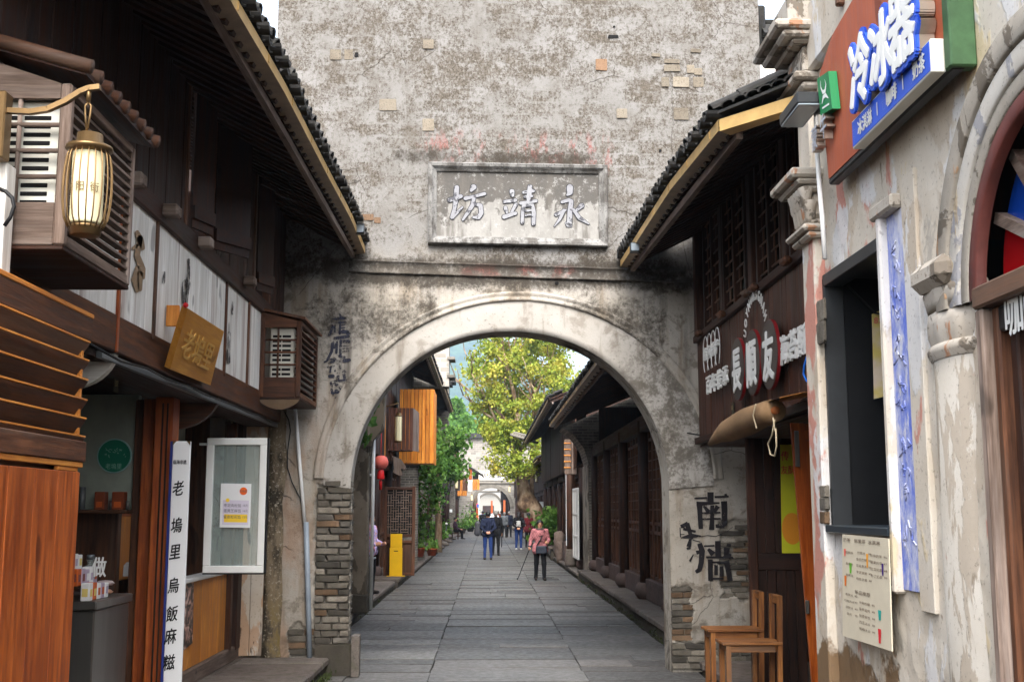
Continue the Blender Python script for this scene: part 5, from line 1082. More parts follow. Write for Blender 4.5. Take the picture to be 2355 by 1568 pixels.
# two small wooden chairs
M_CH = {a: wood('worn_chair_wood_' + a, S(96, 56, 26), S(158, 104, 52), a, .6, .12, worn=(S(96, 80, 66), .6)) for a in 'xyz'}
def chair(label, x0, x1, y, zg, hs, hb):
    """seat runs x0..x1 (back on the x1 side); y = near edge"""
    t = thing('wooden_chair', label, 'chair', ((x0+x1)/2, y+.17, zg), 'wooden chairs by the boarded shop'); d = .34
    for xx in (x0+.02, x1-.06):
        for yy in (y+.01, y+d-.055):
            q = MB(); top = hs if xx < x1-.1 else hb; q.obox((xx+.02+(.02 if top == hb else 0), yy+.022, zg+top/2), (.02, 0, 0), (0, .022, 0), (.012 if top == hb else 0, 0, top/2)); q.build('leg', M_CH['z'], t)
    for k in range(3): rbox((x0-.01, y+.115*k, zg+hs), (x1+.0, y+.115*k+.11, zg+hs+.025), 'seat_slat', M_CH['x'], t, .004)
    for yy in (y+.02, y+d-.045): rbox((x0+.06, yy, zg+hs-.06), (x1-.06, yy+.025, zg+hs-.004), 'apron', M_CH['x'], t, .003)
    for xx in (x0+.025, x1-.055): rbox((xx, y+.055, zg+hs-.06), (xx+.025, y+d-.055, zg+hs-.004), 'apron', M_CH['y'], t, .003)
    for h_ in (hb-.075, ): rbox((x1-.01, y+.055, zg+h_), (x1+.025, y+d-.055, zg+hb), 'back_rail', M_CH['y'], t, .005)
    return t
zg = .13; ys_ = 9.95; p = onY(1665, 1478, ys_); x1_ = onY(1800, 1465, ys_).x
hs = p.z-zg-.02; hb = onY(1790, 1370, ys_).z-zg
chair('small worn wooden chair, the nearer of two beside the boarded shop', p.x, x1_, ys_, zg, hs, hb)
chair('small worn wooden chair, the farther one against the painted pier', onY(1630, 1450, 10.6).x, onY(1757, 1440, 10.6).x, 10.6, zg, onY(1630, 1448, 10.6).z-zg-.02, onY(1750, 1361, 10.6).z-zg)
flood(1459, 570, 1.5, 'small dark flood light at the tip of the eave over the plaque\'s right')

# ---------------------------------------------------------------- peeling plaster house at the picture's right
RX = 1.98
M_PR = flaked('peeling_plaster', (S(214, 201, 182), S(226, 217, 203)), [(S(190, 170, 146), 1.6, .54, .5, (1, 1, .6)), (S(206, 122, 104), 1.5, .575, .75, (1, 1.3, .5)), (S(222, 196, 140), 1.9, .58, .5, (1, 1, .5)), (S(168, 163, 155), 1.7, .6, .6, (1, 1, .6)), (S(232, 230, 228), 2.0, .55, .9, (1, 1, .55)), (S(120, 104, 90), 7, .68, .7, (1, 1, .4))], seed=11, low=(S(150, 122, 92), .95), kf=.74)
ph = thing('peeling_plaster_house', 'peeling cream plaster shop house with fluted capital and arched window at the street\'s right', 'house', (RX, 5.5, 0))
def rx(u, v, o=0): return onX(u, v, RX-o)
Yc = rx(1884, 1000).y; ZTOPR = 6.6; y_n = 2.6
wy0, wy1 = rx(2046, 900).y, rx(1908, 900).y; wz0, wz1 = rx(1930, 1212).z, (rx(1906, 627).z+rx(2034, 556).z)/2
wl = MB()
def wallpatch(ya, yb_, za, zb_):
    ny = max(1, int((yb_-ya)/.07)); nz = max(1, int((zb_-za)/.07)); n0 = len(wl.v)
    for i in range(ny+1):
        for k in range(nz+1): y = ya+(yb_-ya)*i/ny; z = za+(zb_-za)*k/nz; wl.v.append(V((RX-.012*fbm(y*2, z*2, 3)-.004*fbm(y*9, z*9, 5), y, z)))
    for i in range(ny):
        for k in range(nz): a = n0+i*(nz+1)+k; wl.f.append([a, a+1, a+nz+2, a+nz+1]); wl.mi.append(0)
# round headed door opening
yA1 = rx(2262, 900).y; RA_ = 1.05; yA0 = yA1-2*.62; zAs = rx(2250, 662).z-.17
wallpatch(wy1, Yc, 0, ZTOPR); wallpatch(wy0, wy1, 0, wz0); wallpatch(wy0, wy1, wz1, ZTOPR); wallpatch(yA1, wy0, 0, ZTOPR)
# above the arch: strips
na = 30; yC = (yA0+yA1)/2; hw = (yA1-yA0)/2
def az(y): return zAs+.12+.66*math.sqrt(max(0, 1-((y-yC)/hw)**2))
for i in range(na):
    a, c = yA0+(yA1-yA0)*i/na, yA0+(yA1-yA0)*(i+1)/na; wl.poly([(RX, a, az(a)), (RX, c, az(c)), (RX, c, ZTOPR), (RX, a, ZTOPR)])
wl.poly([(RX, y_n-1, 0), (RX, yA0, 0), (RX, yA0, ZTOPR), (RX, y_n-1, ZTOPR)])
wl.poly([(RX, Yc, 0), (5, Yc, 0), (5, Yc, ZTOPR), (RX, Yc, ZTOPR)]); wl.poly([(RX, y_n-1, ZTOPR), (RX, Yc, ZTOPR), (5, Yc, ZTOPR), (5, y_n-1, ZTOPR)]); wl.poly([(RX, y_n-1, 0), (5, y_n-1, 0), (5, y_n-1, ZTOPR), (RX, y_n-1, ZTOPR)])
wl.build('plaster_wall', M_PR, ph)
# corner pilaster and its two capitals (profile swept round the corner)
def pil(z0, z1, o, mat=M_PR, nm='pilaster', y0_=None):
    q = MB(); q.cbox((RX-o, (y0_ if y0_ else rx(1905, 900).y), z0), (RX+.3, Yc+o*.6, z1), .012); return q.build(nm, mat, ph)
pil(.0, 6.6, .055); yp0 = rx(1905, 900).y
M_PS = flaked('stucco_ornament', (S(196, 184, 168), S(214, 206, 194)), [(S(120, 108, 94), 4, .54, .8, (1, 1, 1)), (S(196, 128, 76), 5, .6, .7, (1, 1, .5)), (S(84, 76, 66), 8, .6, .7, (1, 1, 1))], seed=21, kf=.68)
def cap_stack(zs, par=ph, nm='capital'):
    for z0, z1, o in zs: q = MB(); q.cbox((RX-o, yp0-o*.5, z0), (RX+.2, Yc+o, z1), .015); q.build(nm, M_PS, par)
zq = lambda v: onX(1860, v, RX-.12).z
cap_stack([(zq(395), zq(372), .2), (zq(408), zq(395), .16), (zq(424), zq(408), .1)])
cap_stack([(zq(503), zq(490), .08), (zq(520), zq(503), .13), (zq(536), zq(520), .1)])
q = MB(); zc0, zc1 = zq(490), zq(424)
for k in range(5):     # worn scroll leaves between the rings
    y = yp0-.02+(Yc+.02-yp0)*k/4
    for s_ in (0, 1): z = zc0+(zc1-zc0)*(.25+.5*s_); q.lathe([(.002, -.07), (.035, -.04), (.045, .02), (.06, .06), (.02, .075)], (RX-.075-.02*s_, y, z), 8, .8, .9)
q.build('scroll_leaf', M_PS, ph, True)
q = MB(); q.cbox((RX-.07, yp0-.03, zc0), (RX+.1, Yc+.04, zc1), .03); q.build('capital_bell', M_PS, ph)
ze = lambda v: onX(1850, v, RX-.15).z
cap_stack([(ze(168), ze(150), .1), (ze(150), ze(128), .15), (ze(128), ze(60), .09), (ze(60), ze(48), .16), (ze(48), ze(30), .22), (ze(30), ze(8), .27), (ze(8), ze(-60), .18)], nm='entablature')
q = MB(); yq = rx(2010, 80).y; q.cbox((RX-.06, yq, ze(168)+.1), (RX+.1, yp0-.02, ze(-40)), .02); q.build('frieze_panel', M_PR, ph)
# upper window slot beside the sign
q = MB(); q.cbox((RX-.07, rx(2030, 40).y, ze(60)), (RX-.061, rx(1968, 40).y, 6.2), .003); q.build('upper_window', M_BLACK, ph); 
for u in (1966, 2005, 2040): yy = rx(u, 30).y; rbox((RX-.1, yy-.025, ze(90)), (RX-.05, yy+.025, 6.2), 'window_jamb', M_WB['z'], ph)
# serving hatch lined in black
q = MB(); dp = .75
q.add([(RX+.03, wy0, wz0), (RX+.03, wy1, wz0), (RX+.03, wy1, wz1), (RX+.03, wy0, wz1), (RX+dp, wy0, wz0), (RX+dp, wy1, wz0), (RX+dp, wy1, wz1), (RX+dp, wy0, wz1)], [(0, 1, 5, 4), (1, 2, 6, 5), (2, 3, 7, 6), (3, 0, 4, 7), (4, 5, 6, 7)]); q.build('hatch_lining', M_BLACK, ph)
for a, c in (((wy0-.01, wz1-.05), (wy1+.01, wz1+.02)), ((wy1-.015, wz0), (wy1+.02, wz1))): rbox((RX-.015, a[0], a[1]), (RX+.1, c[0], c[1]), 'hatch_frame', M_DARKGREY, ph, .004)
rbox((RX-.05, wy0-.02, wz0-.03), (RX+.5, wy1+.02, wz0+.012), 'hatch_sill', simple('slate_sill', S(44, 52, 58), .35), ph, .005)
# inside: door panel and a lit price panel
rbox((RX+.3, wy1-.06, wz0+.02), (RX+.72, wy1-.02, wz1-.05), 'inner_panel', simple('inner_black', S(28, 32, 36), .35), ph)
pp3 = [onY(u, v, wy1-.075) for u, v in ((2006, 722), (2054, 700), (2060, 905), (2011, 917))]; q = MB(); q.prism([pp3[3], pp3[2], pp3[1], pp3[0]], (0, .01, 0)); g = G('menu_panel_print'); n = g.noise(5, 3, .5); g.col(g.mix(g.ss(n, .4, .6), S(206, 190, 176), S(196, 178, 104))).set(.4); mp = q.build('hatch_menu', g.m); tag(mp, 'pale yellow menu panel glimpsed inside the black serving hatch', 'menu panel')
q = MB(); put_text(q, '8元', onY(2024, 735, wy1-.077), (.05, 0, .01), (0, 0, .05), .002, .02); q.build('lettering', simple('menu_red', S(206, 110, 100), .5), mp)
q = MB(); q.tube([V((RX+.1, wy1-.02, wz1-.02)), V((RX+.25, wy1-.1, wz1-.22)), V((RX+.45, (wy0+wy1)/2, wz1-.36)), V((RX+.6, wy0+.1, wz1-.3))], .006, 5); tag(q.build('hanging_cable', M_CABLE, None, True), 'dark cable sagging inside the black serving hatch', 'cable')
# blue couplet strip with raised white borders
bs0 = [rx(u, v, .0) for u, v in ((2046, 490), (2086, 472), (2120, 1362), (2084, 1352))]
yb0, yb1 = (bs0[1].y+bs0[2].y)/2-.0, (bs0[0].y+bs0[3].y)/2; zb0_, zb1_ = bs0[2].z, bs0[1].z
g = G('worn_blue_paint'); n = g.noise(4, 6, .65, (1, 1, .35)); f = g.noise(22, 5, .7, (1, 1, .5)); o = g.xyz(); c = g.mix(g.ss(g.math('ADD', g.mul(n, .65), g.mul(f, .35)), .38, .6), S(92, 112, 196), S(192, 194, 208)); c = g.mix(g.mul(g.ss(f, .55, .68), .6), c, S(214, 210, 204)); g.col(c).set(.85, 0, .15); g.bump(g.math('ADD', n, f), .7, .012); M_BLUEW = g.m
q = MB(); q.cbox((RX-.016, yb0, zb0_), (RX+.1, yb1, zb1_), .003); cp = q.build('blue_couplet_strip', M_BLUEW, ph)
def bl(x, y, n): return V((RX-.016-n, yb1-(yb1-yb0)*x, zb1_-(zb1_-zb0_)*y))
rw = random.Random(5)
for i in range(7):      # worn carved signs, no longer readable
    q = MB(); z0_ = .07+.12*i
    for k in range(6): x = rw.uniform(.25, .75); y = z0_+rw.uniform(0, .085); stroke(q, [(x, y), (x+rw.uniform(-.28, .28), y+rw.uniform(-.012, .02)), (x+rw.uniform(-.2, .2), y+rw.uniform(.0, .03))], .0, lambda a_, b_, n: bl(min(.95, max(.05, a_)), b_, n), .003+.0004*k) if False else q.tube([bl(min(.92, max(.08, x+dx_)), y+dy_, .001) for dx_, dy_ in ((0, 0), (rw.uniform(-.25, .25), rw.uniform(-.01, .02)), (rw.uniform(-.25, .25), rw.uniform(.01, .035)))], .0045, 6)
    q.build('relief_sign', M_BLUEW, cp, True)
rbox((RX-.055, yb1, zb0_-.02), (RX+.1, yb1+.055, zb1_+.06), 'couplet_border', M_PR, ph, .012); rbox((RX-.03, yb1+.055, zb0_), (RX+.1, yb1+.085, zb1_+.02), 'couplet_border', M_PR, ph, .01)
rbox((RX-.02, rx(2140, 1000).y, zb0_-.08), (RX+.1, yb0, zb1_+.14), 'couplet_border', M_PR, ph, .004); rbox((RX-.07, yb0, zb1_), (RX+.1, yb1+.1, zb1_+.07), 'couplet_cap', M_PS, ph, .012)
for k, v in enumerate((1130, 1158, 1190)): p = rx(1890, v, .06); piece(rnd.choice(brk) if k != 2 else brkr, 'bare_brick', ph, (RX-.044, p.y, p.z), (.03, .11, .07))
for v in (715, 765): p = rx(1885, v, .06); piece(brk[1], 'bare_brick', ph, (RX-.049, p.y, p.z), (.02, .14, .13))
for v in (1278, 1330): p = rx(2055, v, .02); rbox((RX-.03, p.y-.07, p.z-.035), (RX+.02, p.y+.07, p.z+.03), 'steel_bracket', M_DARKGREY, ph, .004)
# half round column with a fluted cup capital
yk = rx(2198, 1000).y; rk = abs(rx(2146, 1000).y-rx(2252, 1000).y)/2*.92
M_PC = flaked('column_plaster', (S(198, 190, 177), S(212, 206, 196)), [(S(166, 152, 134), 6, .5, .7, (1, 1, .35)), (S(204, 132, 112), 2.3, .63, .8, (1, 1, .5)), (S(130, 116, 98), 6, .58, .7, (1, 1, .3))], seed=31, kf=.56)
def col_lathe(prof, nm, mat, flute=0., n=40, wav=0.):
    q = MB(); m_ = len(prof)
    for r, z in prof:
        for k in range(n):
            a = 2*math.pi*k/n; rr = r*(1+flute*math.cos(10*a)); q.v.append(V((RX+.03+rr*math.cos(a)*.34, yk+rr*math.sin(a), z+wav*math.cos(10*a)*(1 if r > rk*1.2 else 0))))
    for i in range(m_-1):
        for k in range(n): q.f.append([i*n+k, i*n+(k+1) % n, (i+1)*n+(k+1) % n, (i+1)*n+k]); q.mi.append(0)
    q.f.append(list(range((m_-1)*n, m_*n))); q.mi.append(0); return q.build(nm, mat, ph, True)
zk0, zk1, zk2, zk3 = rx(2198, 805).z, rx(2198, 785).z, rx(2198, 705).z, rx(2198, 672).z
col_lathe([(rk*.97, .0), (rk*.97, zk0-.02)], 'half_column', M_PC)
col_lathe([(rk*1.0, zk0-.03), (rk*1.16, zk0), (rk*1.18, zk1-.02), (rk*1.05, zk1)], 'capital_ring', M_PS)
col_lathe([(rk*.98, zk1), (rk*1.1, zk1+.04), (rk*1.12, zk1+.09), (rk*1.02, zk1+.16), (rk*1.02, zk2-.02), (rk*1.14, zk3-.02), (rk*1.22, zk3+.01), (rk*1.18, zk3+.03), (rk*1.1, zk3+.035)], 'cup_capital', M_PS, .035, 60, .012)
q = MB(); q.cbox((RX-.1, yk-rk*.7, zk3+.03), (RX+.05, yk+rk*.9, zk3+.16), .04); q.build('impost', M_PS, ph)
# archivolt of stepped mouldings
def archv(k, out, wid, nm, mat):
    q = MB(); n = 44; pr = [(0, -.02), (0, out), (wid*.12, out+.004), (wid*.9, out+.006), (wid, out-.004), (wid, -.02)]
    for i in range(n+1):
        t = math.pi*i/n; 
        for dw, o_ in pr: y = yC+(hw+k+dw)*math.cos(t); z = zAs+.12+(.66+k+dw)*math.sin(t); q.v.append(V((RX-o_, y, z)))
    m_ = len(pr)
    for i in range(n):
        for j in range(m_-1): a = i*m_+j; q.f.append([a, a+1, a+m_+1, a+m_]); q.mi.append(0)
    q.build(nm, mat, ph, True)
M_AR = [flaked('archivolt_grey', (S(150, 142, 130), S(176, 168, 156)), [(S(96, 86, 74), 4, .52, .8, (1, 1, 1)), (S(190, 140, 90), 4, .62, .6, (1, 1, .5))], seed=41), flaked('archivolt_pale', (S(206, 202, 194), S(196, 188, 176)), [(S(150, 150, 156), 4, .5, .8, (1, 1, 1)), (S(190, 164, 120), 4, .6, .6, (1, 1, .5))], seed=43), simple('maroon_frame', S(92, 48, 42), .6, 0, .2, 30, .2)]
archv(.2, .05, .11, 'archivolt', M_AR[0]); archv(.1, .036, .1, 'archivolt', M_AR[1]); archv(.03, .024, .07, 'archivolt', M_AR[0]); archv(-.04, .02, .07, 'window_frame', M_AR[2])
# fanlight: dark mullions, coloured panes
XG = RX+.1; zt0 = rx(2300, 640).z
rbox((RX-.03, yA0, zt0-.09), (RX+.16, yA1, zt0), 'transom', M_WB['y'], ph, .01)
def fan(t, r): return V((XG, yC+hw*r*math.cos(t), zt0+.01+(.66+zAs+.12-zt0)*r*math.sin(t)))
cols_ = [('red', S(150, 14, 18)), ('blue', S(14, 58, 150)), ('yellow', S(206, 150, 24)), ('green', S(24, 110, 60))]
def stained(nm, c): g = G('stained_glass_'+nm); g.col(c).set(.15, 0, .5); return g.m
SG = [stained(*c) for c in cols_]
ts = [R(d) for d in (0, 26, 52, 78, 102, 128, 154, 180)]
for i, (a, c) in enumerate(zip(ts, ts[1:])):
    for j, (r0, r1) in enumerate(((.08, .5), (.5, .97))):
        q = MB(); m_ = 5; q.prism([fan(a+(c-a)*k/m_, r0) for k in range(m_+1)]+[fan(a+(c-a)*k/m_, r1) for k in range(m_, -1, -1)], (.008, 0, 0)); q.build('coloured_pane', SG[(i+2*j+(0 if i else 0)) % 4] if not (i < 2) else SG[[0, 1][i] if j else 2], ph)
for t in ts: q = MB(); q.bar(fan(t, .05)+V((-.02, 0, 0)), fan(t, .99)+V((-.02, 0, 0)), .045, .05, (1, 0, 0)); q.build('mullion', M_WG['y'], ph)
q = MB(); q.tube([fan(R(d), .5)+V((-.02, 0, 0)) for d in range(0, 181, 12)], .028, 6); q.build('mullion', M_WG['y'], ph)
# door frame, coffee sign, pale shop interior
rbox((RX-.02, yA1-.06, .1), (RX+.14, yA1-.0, zt0-.09), 'door_jamb', M_WG['z'], ph, .01); rbox((RX+.02, yA1-.12, .1), (RX+.18, yA1-.065, zt0-.09), 'door_jamb', M_WB['z'], ph, .01); rbox((RX+.06, yA1-.19, .1), (RX+.2, yA1-.125, zt0-.09), 'door_jamb', M_WD['z'], ph, .01)
zs0 = onX(2330, 757, RX+.05).z
cs = thing('coffee_sign_board', 'black door board with white outlined characters under the coloured fanlight', 'sign', (RX+.05, yA1-.6, zs0)); rbox((RX+.02, yA0+.1, zs0), (RX+.05, yA1-.125, zt0-.095), 'board', M_BLACK, cs)
for i, ch in enumerate('咖啡'):
    p = onX(2333+i*48, 716, RX+.019); q = MB(); put_text(q, ch, p, (0, -.17, 0), (0, 0, .19), .004, .02); q.build('character', M_WHITE, cs)
rbox((RX+.25, yA0-.1, .1), (RX+.27, yA1-.12, zs0+.1), 'inner_white_door', simple('cool_white_door', S(196, 200, 206), .5), ph)
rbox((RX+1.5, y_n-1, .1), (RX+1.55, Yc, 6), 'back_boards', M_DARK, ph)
# beige menu sheet pasted under the hatch
mq = [rx(u, v, .065) for u, v in ((1937, 1228), (2043, 1238), (2051, 1497), (1938, 1461))]; q = MB(); q.prism(mq, (.006, 0, 0)); ms = q.build('menu_sheet', simple('beige_sheet', S(204, 194, 172), .6, 0, .05, 30, .04)); tag(ms, 'large beige drinks menu sheet pasted below the black serving hatch', 'menu')
def mn(x, y, n=.002): p = mq[0]*(1-x)*(1-y)+mq[1]*x*(1-y)+mq[2]*x*y+mq[3]*(1-x)*y; return p+V((-n, 0, 0))
mx, my = mq[1]-mq[0], mq[0]-mq[3]; q = MB(); q2 = MB()
def mt(b_, x, y, tx, w_=.07, h_=.03): put_text(b_, tx, mn(x, y), mx*w_, my*h_, .0015)
for x, y, tx in ((.12, .05, '奶茶'), (.42, .05, '鲜果茶'), (.72, .05, '冰淇淋'), (.46, .54, '新品推荐')): mt(q2, x, y, tx, .085, .042)
for i in range(5): mt(q, .45, .16+.062*i, ['柠檬水', '金桔柠檬', '百香果茶', '芋泥波波', '杨枝甘露'][i], .06, .028); mt(q, .63, .16+.062*i, '¥'+'87998'[i], .06, .026)
for i in range(4): mt(q, .76, .17+.062*i, ['珍珠奶茶', '椰果奶茶', '红豆奶茶', '布丁奶茶'][i], .06, .03); mt(q, .94, .17+.062*i, '¥'+'6789'[i], .06, .026)
for i in range(5): mt(q, .5, .63+.062*i, ['冰鲜柠檬', '草莓圣代', '抹茶拿铁', '西瓜冰沙', '杨梅冰沙'][i], .06, .03); mt(q, .68, .63+.062*i, '¥'+'58899'[i], .06, .026)
for i in range(4): mt(q, .17, .58+.062*i, ['香草冰', '巧克力冰', '双拼冰', '圣代'][i], .06, .027); mt(q, .32, .58+.062*i, '¥'+'2335'[i], .06, .026)
for i in range(3): mt(q, .18, .17+.11*i, ['桃桃冰', '青提冰', '草莓冰'][i], .06, .028)
q.build('lettering', simple('menu_brown', S(96, 74, 58), .6), ms); q2.build('heading', simple('menu_heading', S(70, 44, 30), .6), ms)
for x, y, w_, h_, c in ((.07, .14, .05, .07, S(226, 110, 96)), (.2, .27, .06, .1, S(110, 190, 60)), (.08, .4, .05, .1, S(226, 120, 30)), (.57, .16, .04, .13, S(236, 160, 40)), (.88, .23, .04, .11, S(70, 40, 120)), (.8, .66, .06, .09, S(40, 160, 150)), (.79, .83, .06, .13, S(210, 40, 50))):
    q = MB(); q.poly([mn(x-w_/2, y, .0025), mn(x+w_/2, y, .0025), mn(x+w_*.3, y+h_, .0025), mn(x-w_*.3, y+h_, .0025)]); q.build('drink_picture', simple('drink_%d' % int(x*100+y*1000), c, .6), ms)
# shop sign: wood backed board with blue outlined characters
XSg = RX-.1
sg = thing('ice_shop_sign', 'projecting shop sign with blue and white characters over a brown board', 'sign', onX(2040, 290, XSg))
zs_b = (onX(1906, 400, XSg).z+onX(2175, 168, XSg).z)/2; ysf, ysn = onX(1888, 250, XSg).y, onX(2172, 60, XSg).y; zs_t = onX(1884, 172, XSg).z
q = MB(); q.prism([(XSg, ysf, zs_t), (XSg, onX(1905, 395, XSg).y, zs_b), (XSg, ysn, zs_b), (XSg, ysn, zs_t+.28), (XSg, ysf-.25, zs_t+.12)], (.03, 0, 0)); q.build('backing_board', wood('sign_board_veneer', S(150, 74, 48), S(176, 96, 66), 'z', .55, 0, bump=.1), sg)
rbox((XSg-.01, ysn-.07, zs_b-.03), (XSg+.1, ysn-.0, zs_t+.4), 'green_post', simple('green_paint', S(58, 88, 56), .6, 0, .2, 30, .3), sg); rbox((XSg-.0, ysn-.05, zs_b-.035), (XSg+.06, onX(1905, 395, XSg).y, zs_b), 'bottom_rail', M_BLACK, sg)
# blue strip
XB_ = .06; zst = onX(1962, 310, XSg-XB_).z; ya, yb_ = onX(1960, 310, XSg-XB_).y, onX(2142, 150, XSg-XB_).y; hst = .125
rbox((XSg-XB_, yb_, zst-hst/2-.01), (XSg, ya, zst+hst/2+.01), 'light_box', M_ACW, sg, .004); q = MB(); q.box((XSg-XB_-.0025, yb_+.01, zst-hst/2), (XSg-XB_-.0005, ya-.01, zst+hst/2)); bst = q.build('blue_strip', simple('sign_blue', S(40, 84, 196), .45), sg)
q = MB(); L = ya-yb_
for tx, f, w_ in (('冰淇淋', .2, .072), ('|', .375, .06), ('咖啡', .56, .072), ('|', .7, .06), ('奶茶', .88, .072)): put_text(q, tx, (XSg-XB_-.003, ya-L*f, zst), (0, -w_, 0), (0, 0, w_*1.15), .002, .03)
def icon(f, sts):
    for p_ in sts: stroke(q, p_, .006, lambda x, y, n: V((XSg-XB_-.003-n, ya-L*f-x*.04, zst+y*.05)), .001)
icon(.04, ([(-.5, .3), (.5, .3), (0, -.9)], [(0, -.9), (-.5, .3)], [(-.4, .4), (0, .9), (.4, .4)])); icon(.46, ([(-.6, .2), (-.4, -.6), (.4, -.6), (.6, .2), (-.6, .2)], [(.6, .1), (.9, -.1), (.5, -.4)], [(0, .4), (.1, .8)])); icon(.79, ([(-.4, .5), (-.3, -.8), (.3, -.8), (.4, .5), (-.4, .5)], [(0, .5), (.2, 1.)]))
q.build('lettering', M_WHITE, bst)
# big characters: blue outline slab with metal return, white stroke face
M_BLUE = simple('sign_blue', S(40, 84, 196), .45); M_CHR = simple('sign_chrome', S(176, 160, 146), .3, .7, .05, 30, .2)
cxs = [(2000, 170, .42), (2044, 112, .42), (2092, 52, .44)]
for (u, v, h_), ch in zip(((1984, 160, .36), (2033, 112, .36), (2081, 58, .38)), '冷冰器'):
    p = onX(u, v, XSg-.075); w_ = .31; q = MB(); put_text(q, ch, p, (0, -w_, 0), (0, 0, h_), .012, .12); bk = q.build('character_outline', M_BLUE, sg)
    q = MB(); put_text(q, ch, p+V((.07, 0, 0)), (0, -w_, 0), (0, 0, h_), .066, .08); q.build('metal_return', M_CHR, bk)
    q = MB(); put_text(q, ch, p+V((-.0142, 0, 0)), (0, -w_, 0), (0, 0, h_), .006, .04); q.build('character_face', M_WHITE, bk)
gq = [onX(u, v, XSg-.05) for u, v in ((1879, 182), (1905, 164), (1914, 250), (1887, 266))]; q = MB(); q.prism(gq, (.045, 0, 0)); gl = q.build('green_emblem', simple('emblem_green', S(18, 118, 66), .45), sg)
q = MB(); fr = lambda x, y, n: (gq[0]*(1-x)*(1-y)+gq[1]*x*(1-y)+gq[2]*x*y+gq[3]*(1-x)*y)+V((-n, 0, 0)); stroke(q, [(.3, .12), (.28, .3), (.4, .45), (.6, .45), (.72, .3), (.66, .15)], [.02, .06, .1, .1, .06, .01], fr, .002); stroke(q, [(.25, .72), (.4, .58), (.6, .56), (.8, .68)], [.04, .1, .12, .03], fr, .002); stroke(q, [(.25, .85), (.8, .84)], .05, fr, .002); q.build('emblem_mark', M_WHITE, gl)
for (u, v), ch in zip(((1893, 319), (1914, 291)), '蒙牛'):
    p = onX(u, v, XSg-.005); q = MB(); put_text(q, ch, p, (0, -.12, 0), (0, 0, .15), .045, .012); q.build('metal_character', M_CHR, sg); q = MB(); put_text(q, ch, p+V((-.0485, 0, 0)), (0, -.12, 0), (0, 0, .15), .002, .012); q.build('character_face', simple('cool_grey', S(176, 180, 190), .4), sg)
# white conduit, wall lamp box
q = MB(); q.tube([onX(u, v, RX-.09) for u, v in ((1876, 238), (1878, 330), (1884, 420), (1891, 500), (1897, 596))], .014, 8); tag(q.build('white_conduit', M_PVCW, None, True), 'thin white conduit running down the plaster pilaster', 'pipe')
fl_ = thing('flood_light', 'long grey flood light box projecting from the plaster pilaster', 'flood light', onX(1850, 255, RX-.2), 'small eave flood lights'); p = onX(1848, 252, RX-.17); rbox(p-V((.09, .2, .035)), p+V((.05, .2, .035)), 'housing', M_DARKGREY, fl_); rbox(p-V((.085, .205, .045)), p+V((.045, .19, -.036)), 'lens', simple('lens_grey', S(150, 160, 168), .2), fl_); q = MB(); q.bar(p, p+V((.2, .05, 0)), .03, .03); q.build('bracket', M_BLACK, fl_)
# white gable with tiled coping behind, over the cake shop's roof
gw = thing('white_gable', 'white gable with a lichened tile coping seen over the right shop roof', 'gable', (3.4, 13.6, 0)); rbox((2.6, 13.45, 3), (4.6, 13.7, onY(1790, 95, 13.5).z), 'gable_plaster', simple('white_limewash', S(226, 224, 220), .9, 0, .2, 20, .06), gw); zt = onY(1790, 95, 13.5).z
q = MB(); q.prism([(onY(1752, 60, 13.4).x, 13.25, zt), (onY(1752, 60, 13.4).x, 13.9, zt), (onY(1752, 60, 13.4).x, 13.58, zt+.27)], (1.7, 0, 0)); q.build('coping', M_TILE, gw); q = MB(); q.tube([(onY(1752, 60, 13.4).x, 13.58, zt+.25), (4.6, 13.58, zt+.25)], .055, 10); q.build('ridge', M_TILE, gw, True)
q = MB(); q.cbox((onY(1752, 60, 13.4).x-.05, 13.4, zt-.1), (onY(1752, 60, 13.4).x+.05, 13.76, zt+.42), .02); q.build('coping_end', M_TILE, gw)
# ---------------------------------------------------------------- houses along the street beyond the gate
M_FIRE = stone('grey_fire_brick', [S(150, 144, 134), S(128, 122, 112), S(100, 94, 86)], .9, .0, 60, .6, .12, .1, 2.)
def gb_brick(name, c1, c2, mo_, sx=.26, sz=.075, rot=(R(90), 0, 0)):
    g = G(name); m = g.new('ShaderNodeMapping'); g.l.new(g.pos(), m.inputs[0]); m.inputs['Rotation'].default_value = rot
    t = g.new('ShaderNodeTexBrick'); g.l.new(m.outputs[0], t.inputs['Vector']); t.inputs['Scale'].default_value = 1; t.inputs['Brick Width'].default_value = sx; t.inputs['Row Height'].default_value = sz; t.inputs['Mortar Size'].default_value = .008; t.inputs['Color1'].default_value = c1; t.inputs['Color2'].default_value = c2; t.inputs['Mortar'].default_value = mo_
    n = g.noise(2.5, 6, .65); f = g.noise(18, 5, .7); c = g.mix(g.ss(n, .45, .65, 0., .6), t.outputs[0], S(176, 170, 160)); c = g.mix(g.ss(f, .56, .7, 0., .5), c, S(70, 64, 58)); dm = g.new('ShaderNodeVectorMath', operation='SCALE'); g.put(dm.inputs[0], c); dm.inputs['Scale'].default_value = .7; g.col(dm.outputs[0]).set(.92, 0, .1); g.bump(t.outputs[1], .5, -.01); return g.m
M_FB = gb_brick('far_brick_front', S(128, 122, 112), S(96, 92, 86), S(168, 160, 148)); M_FBS = gb_brick('far_brick_side', S(128, 122, 112), S(96, 92, 86), S(168, 160, 148), rot=(R(90), 0, R(90)))
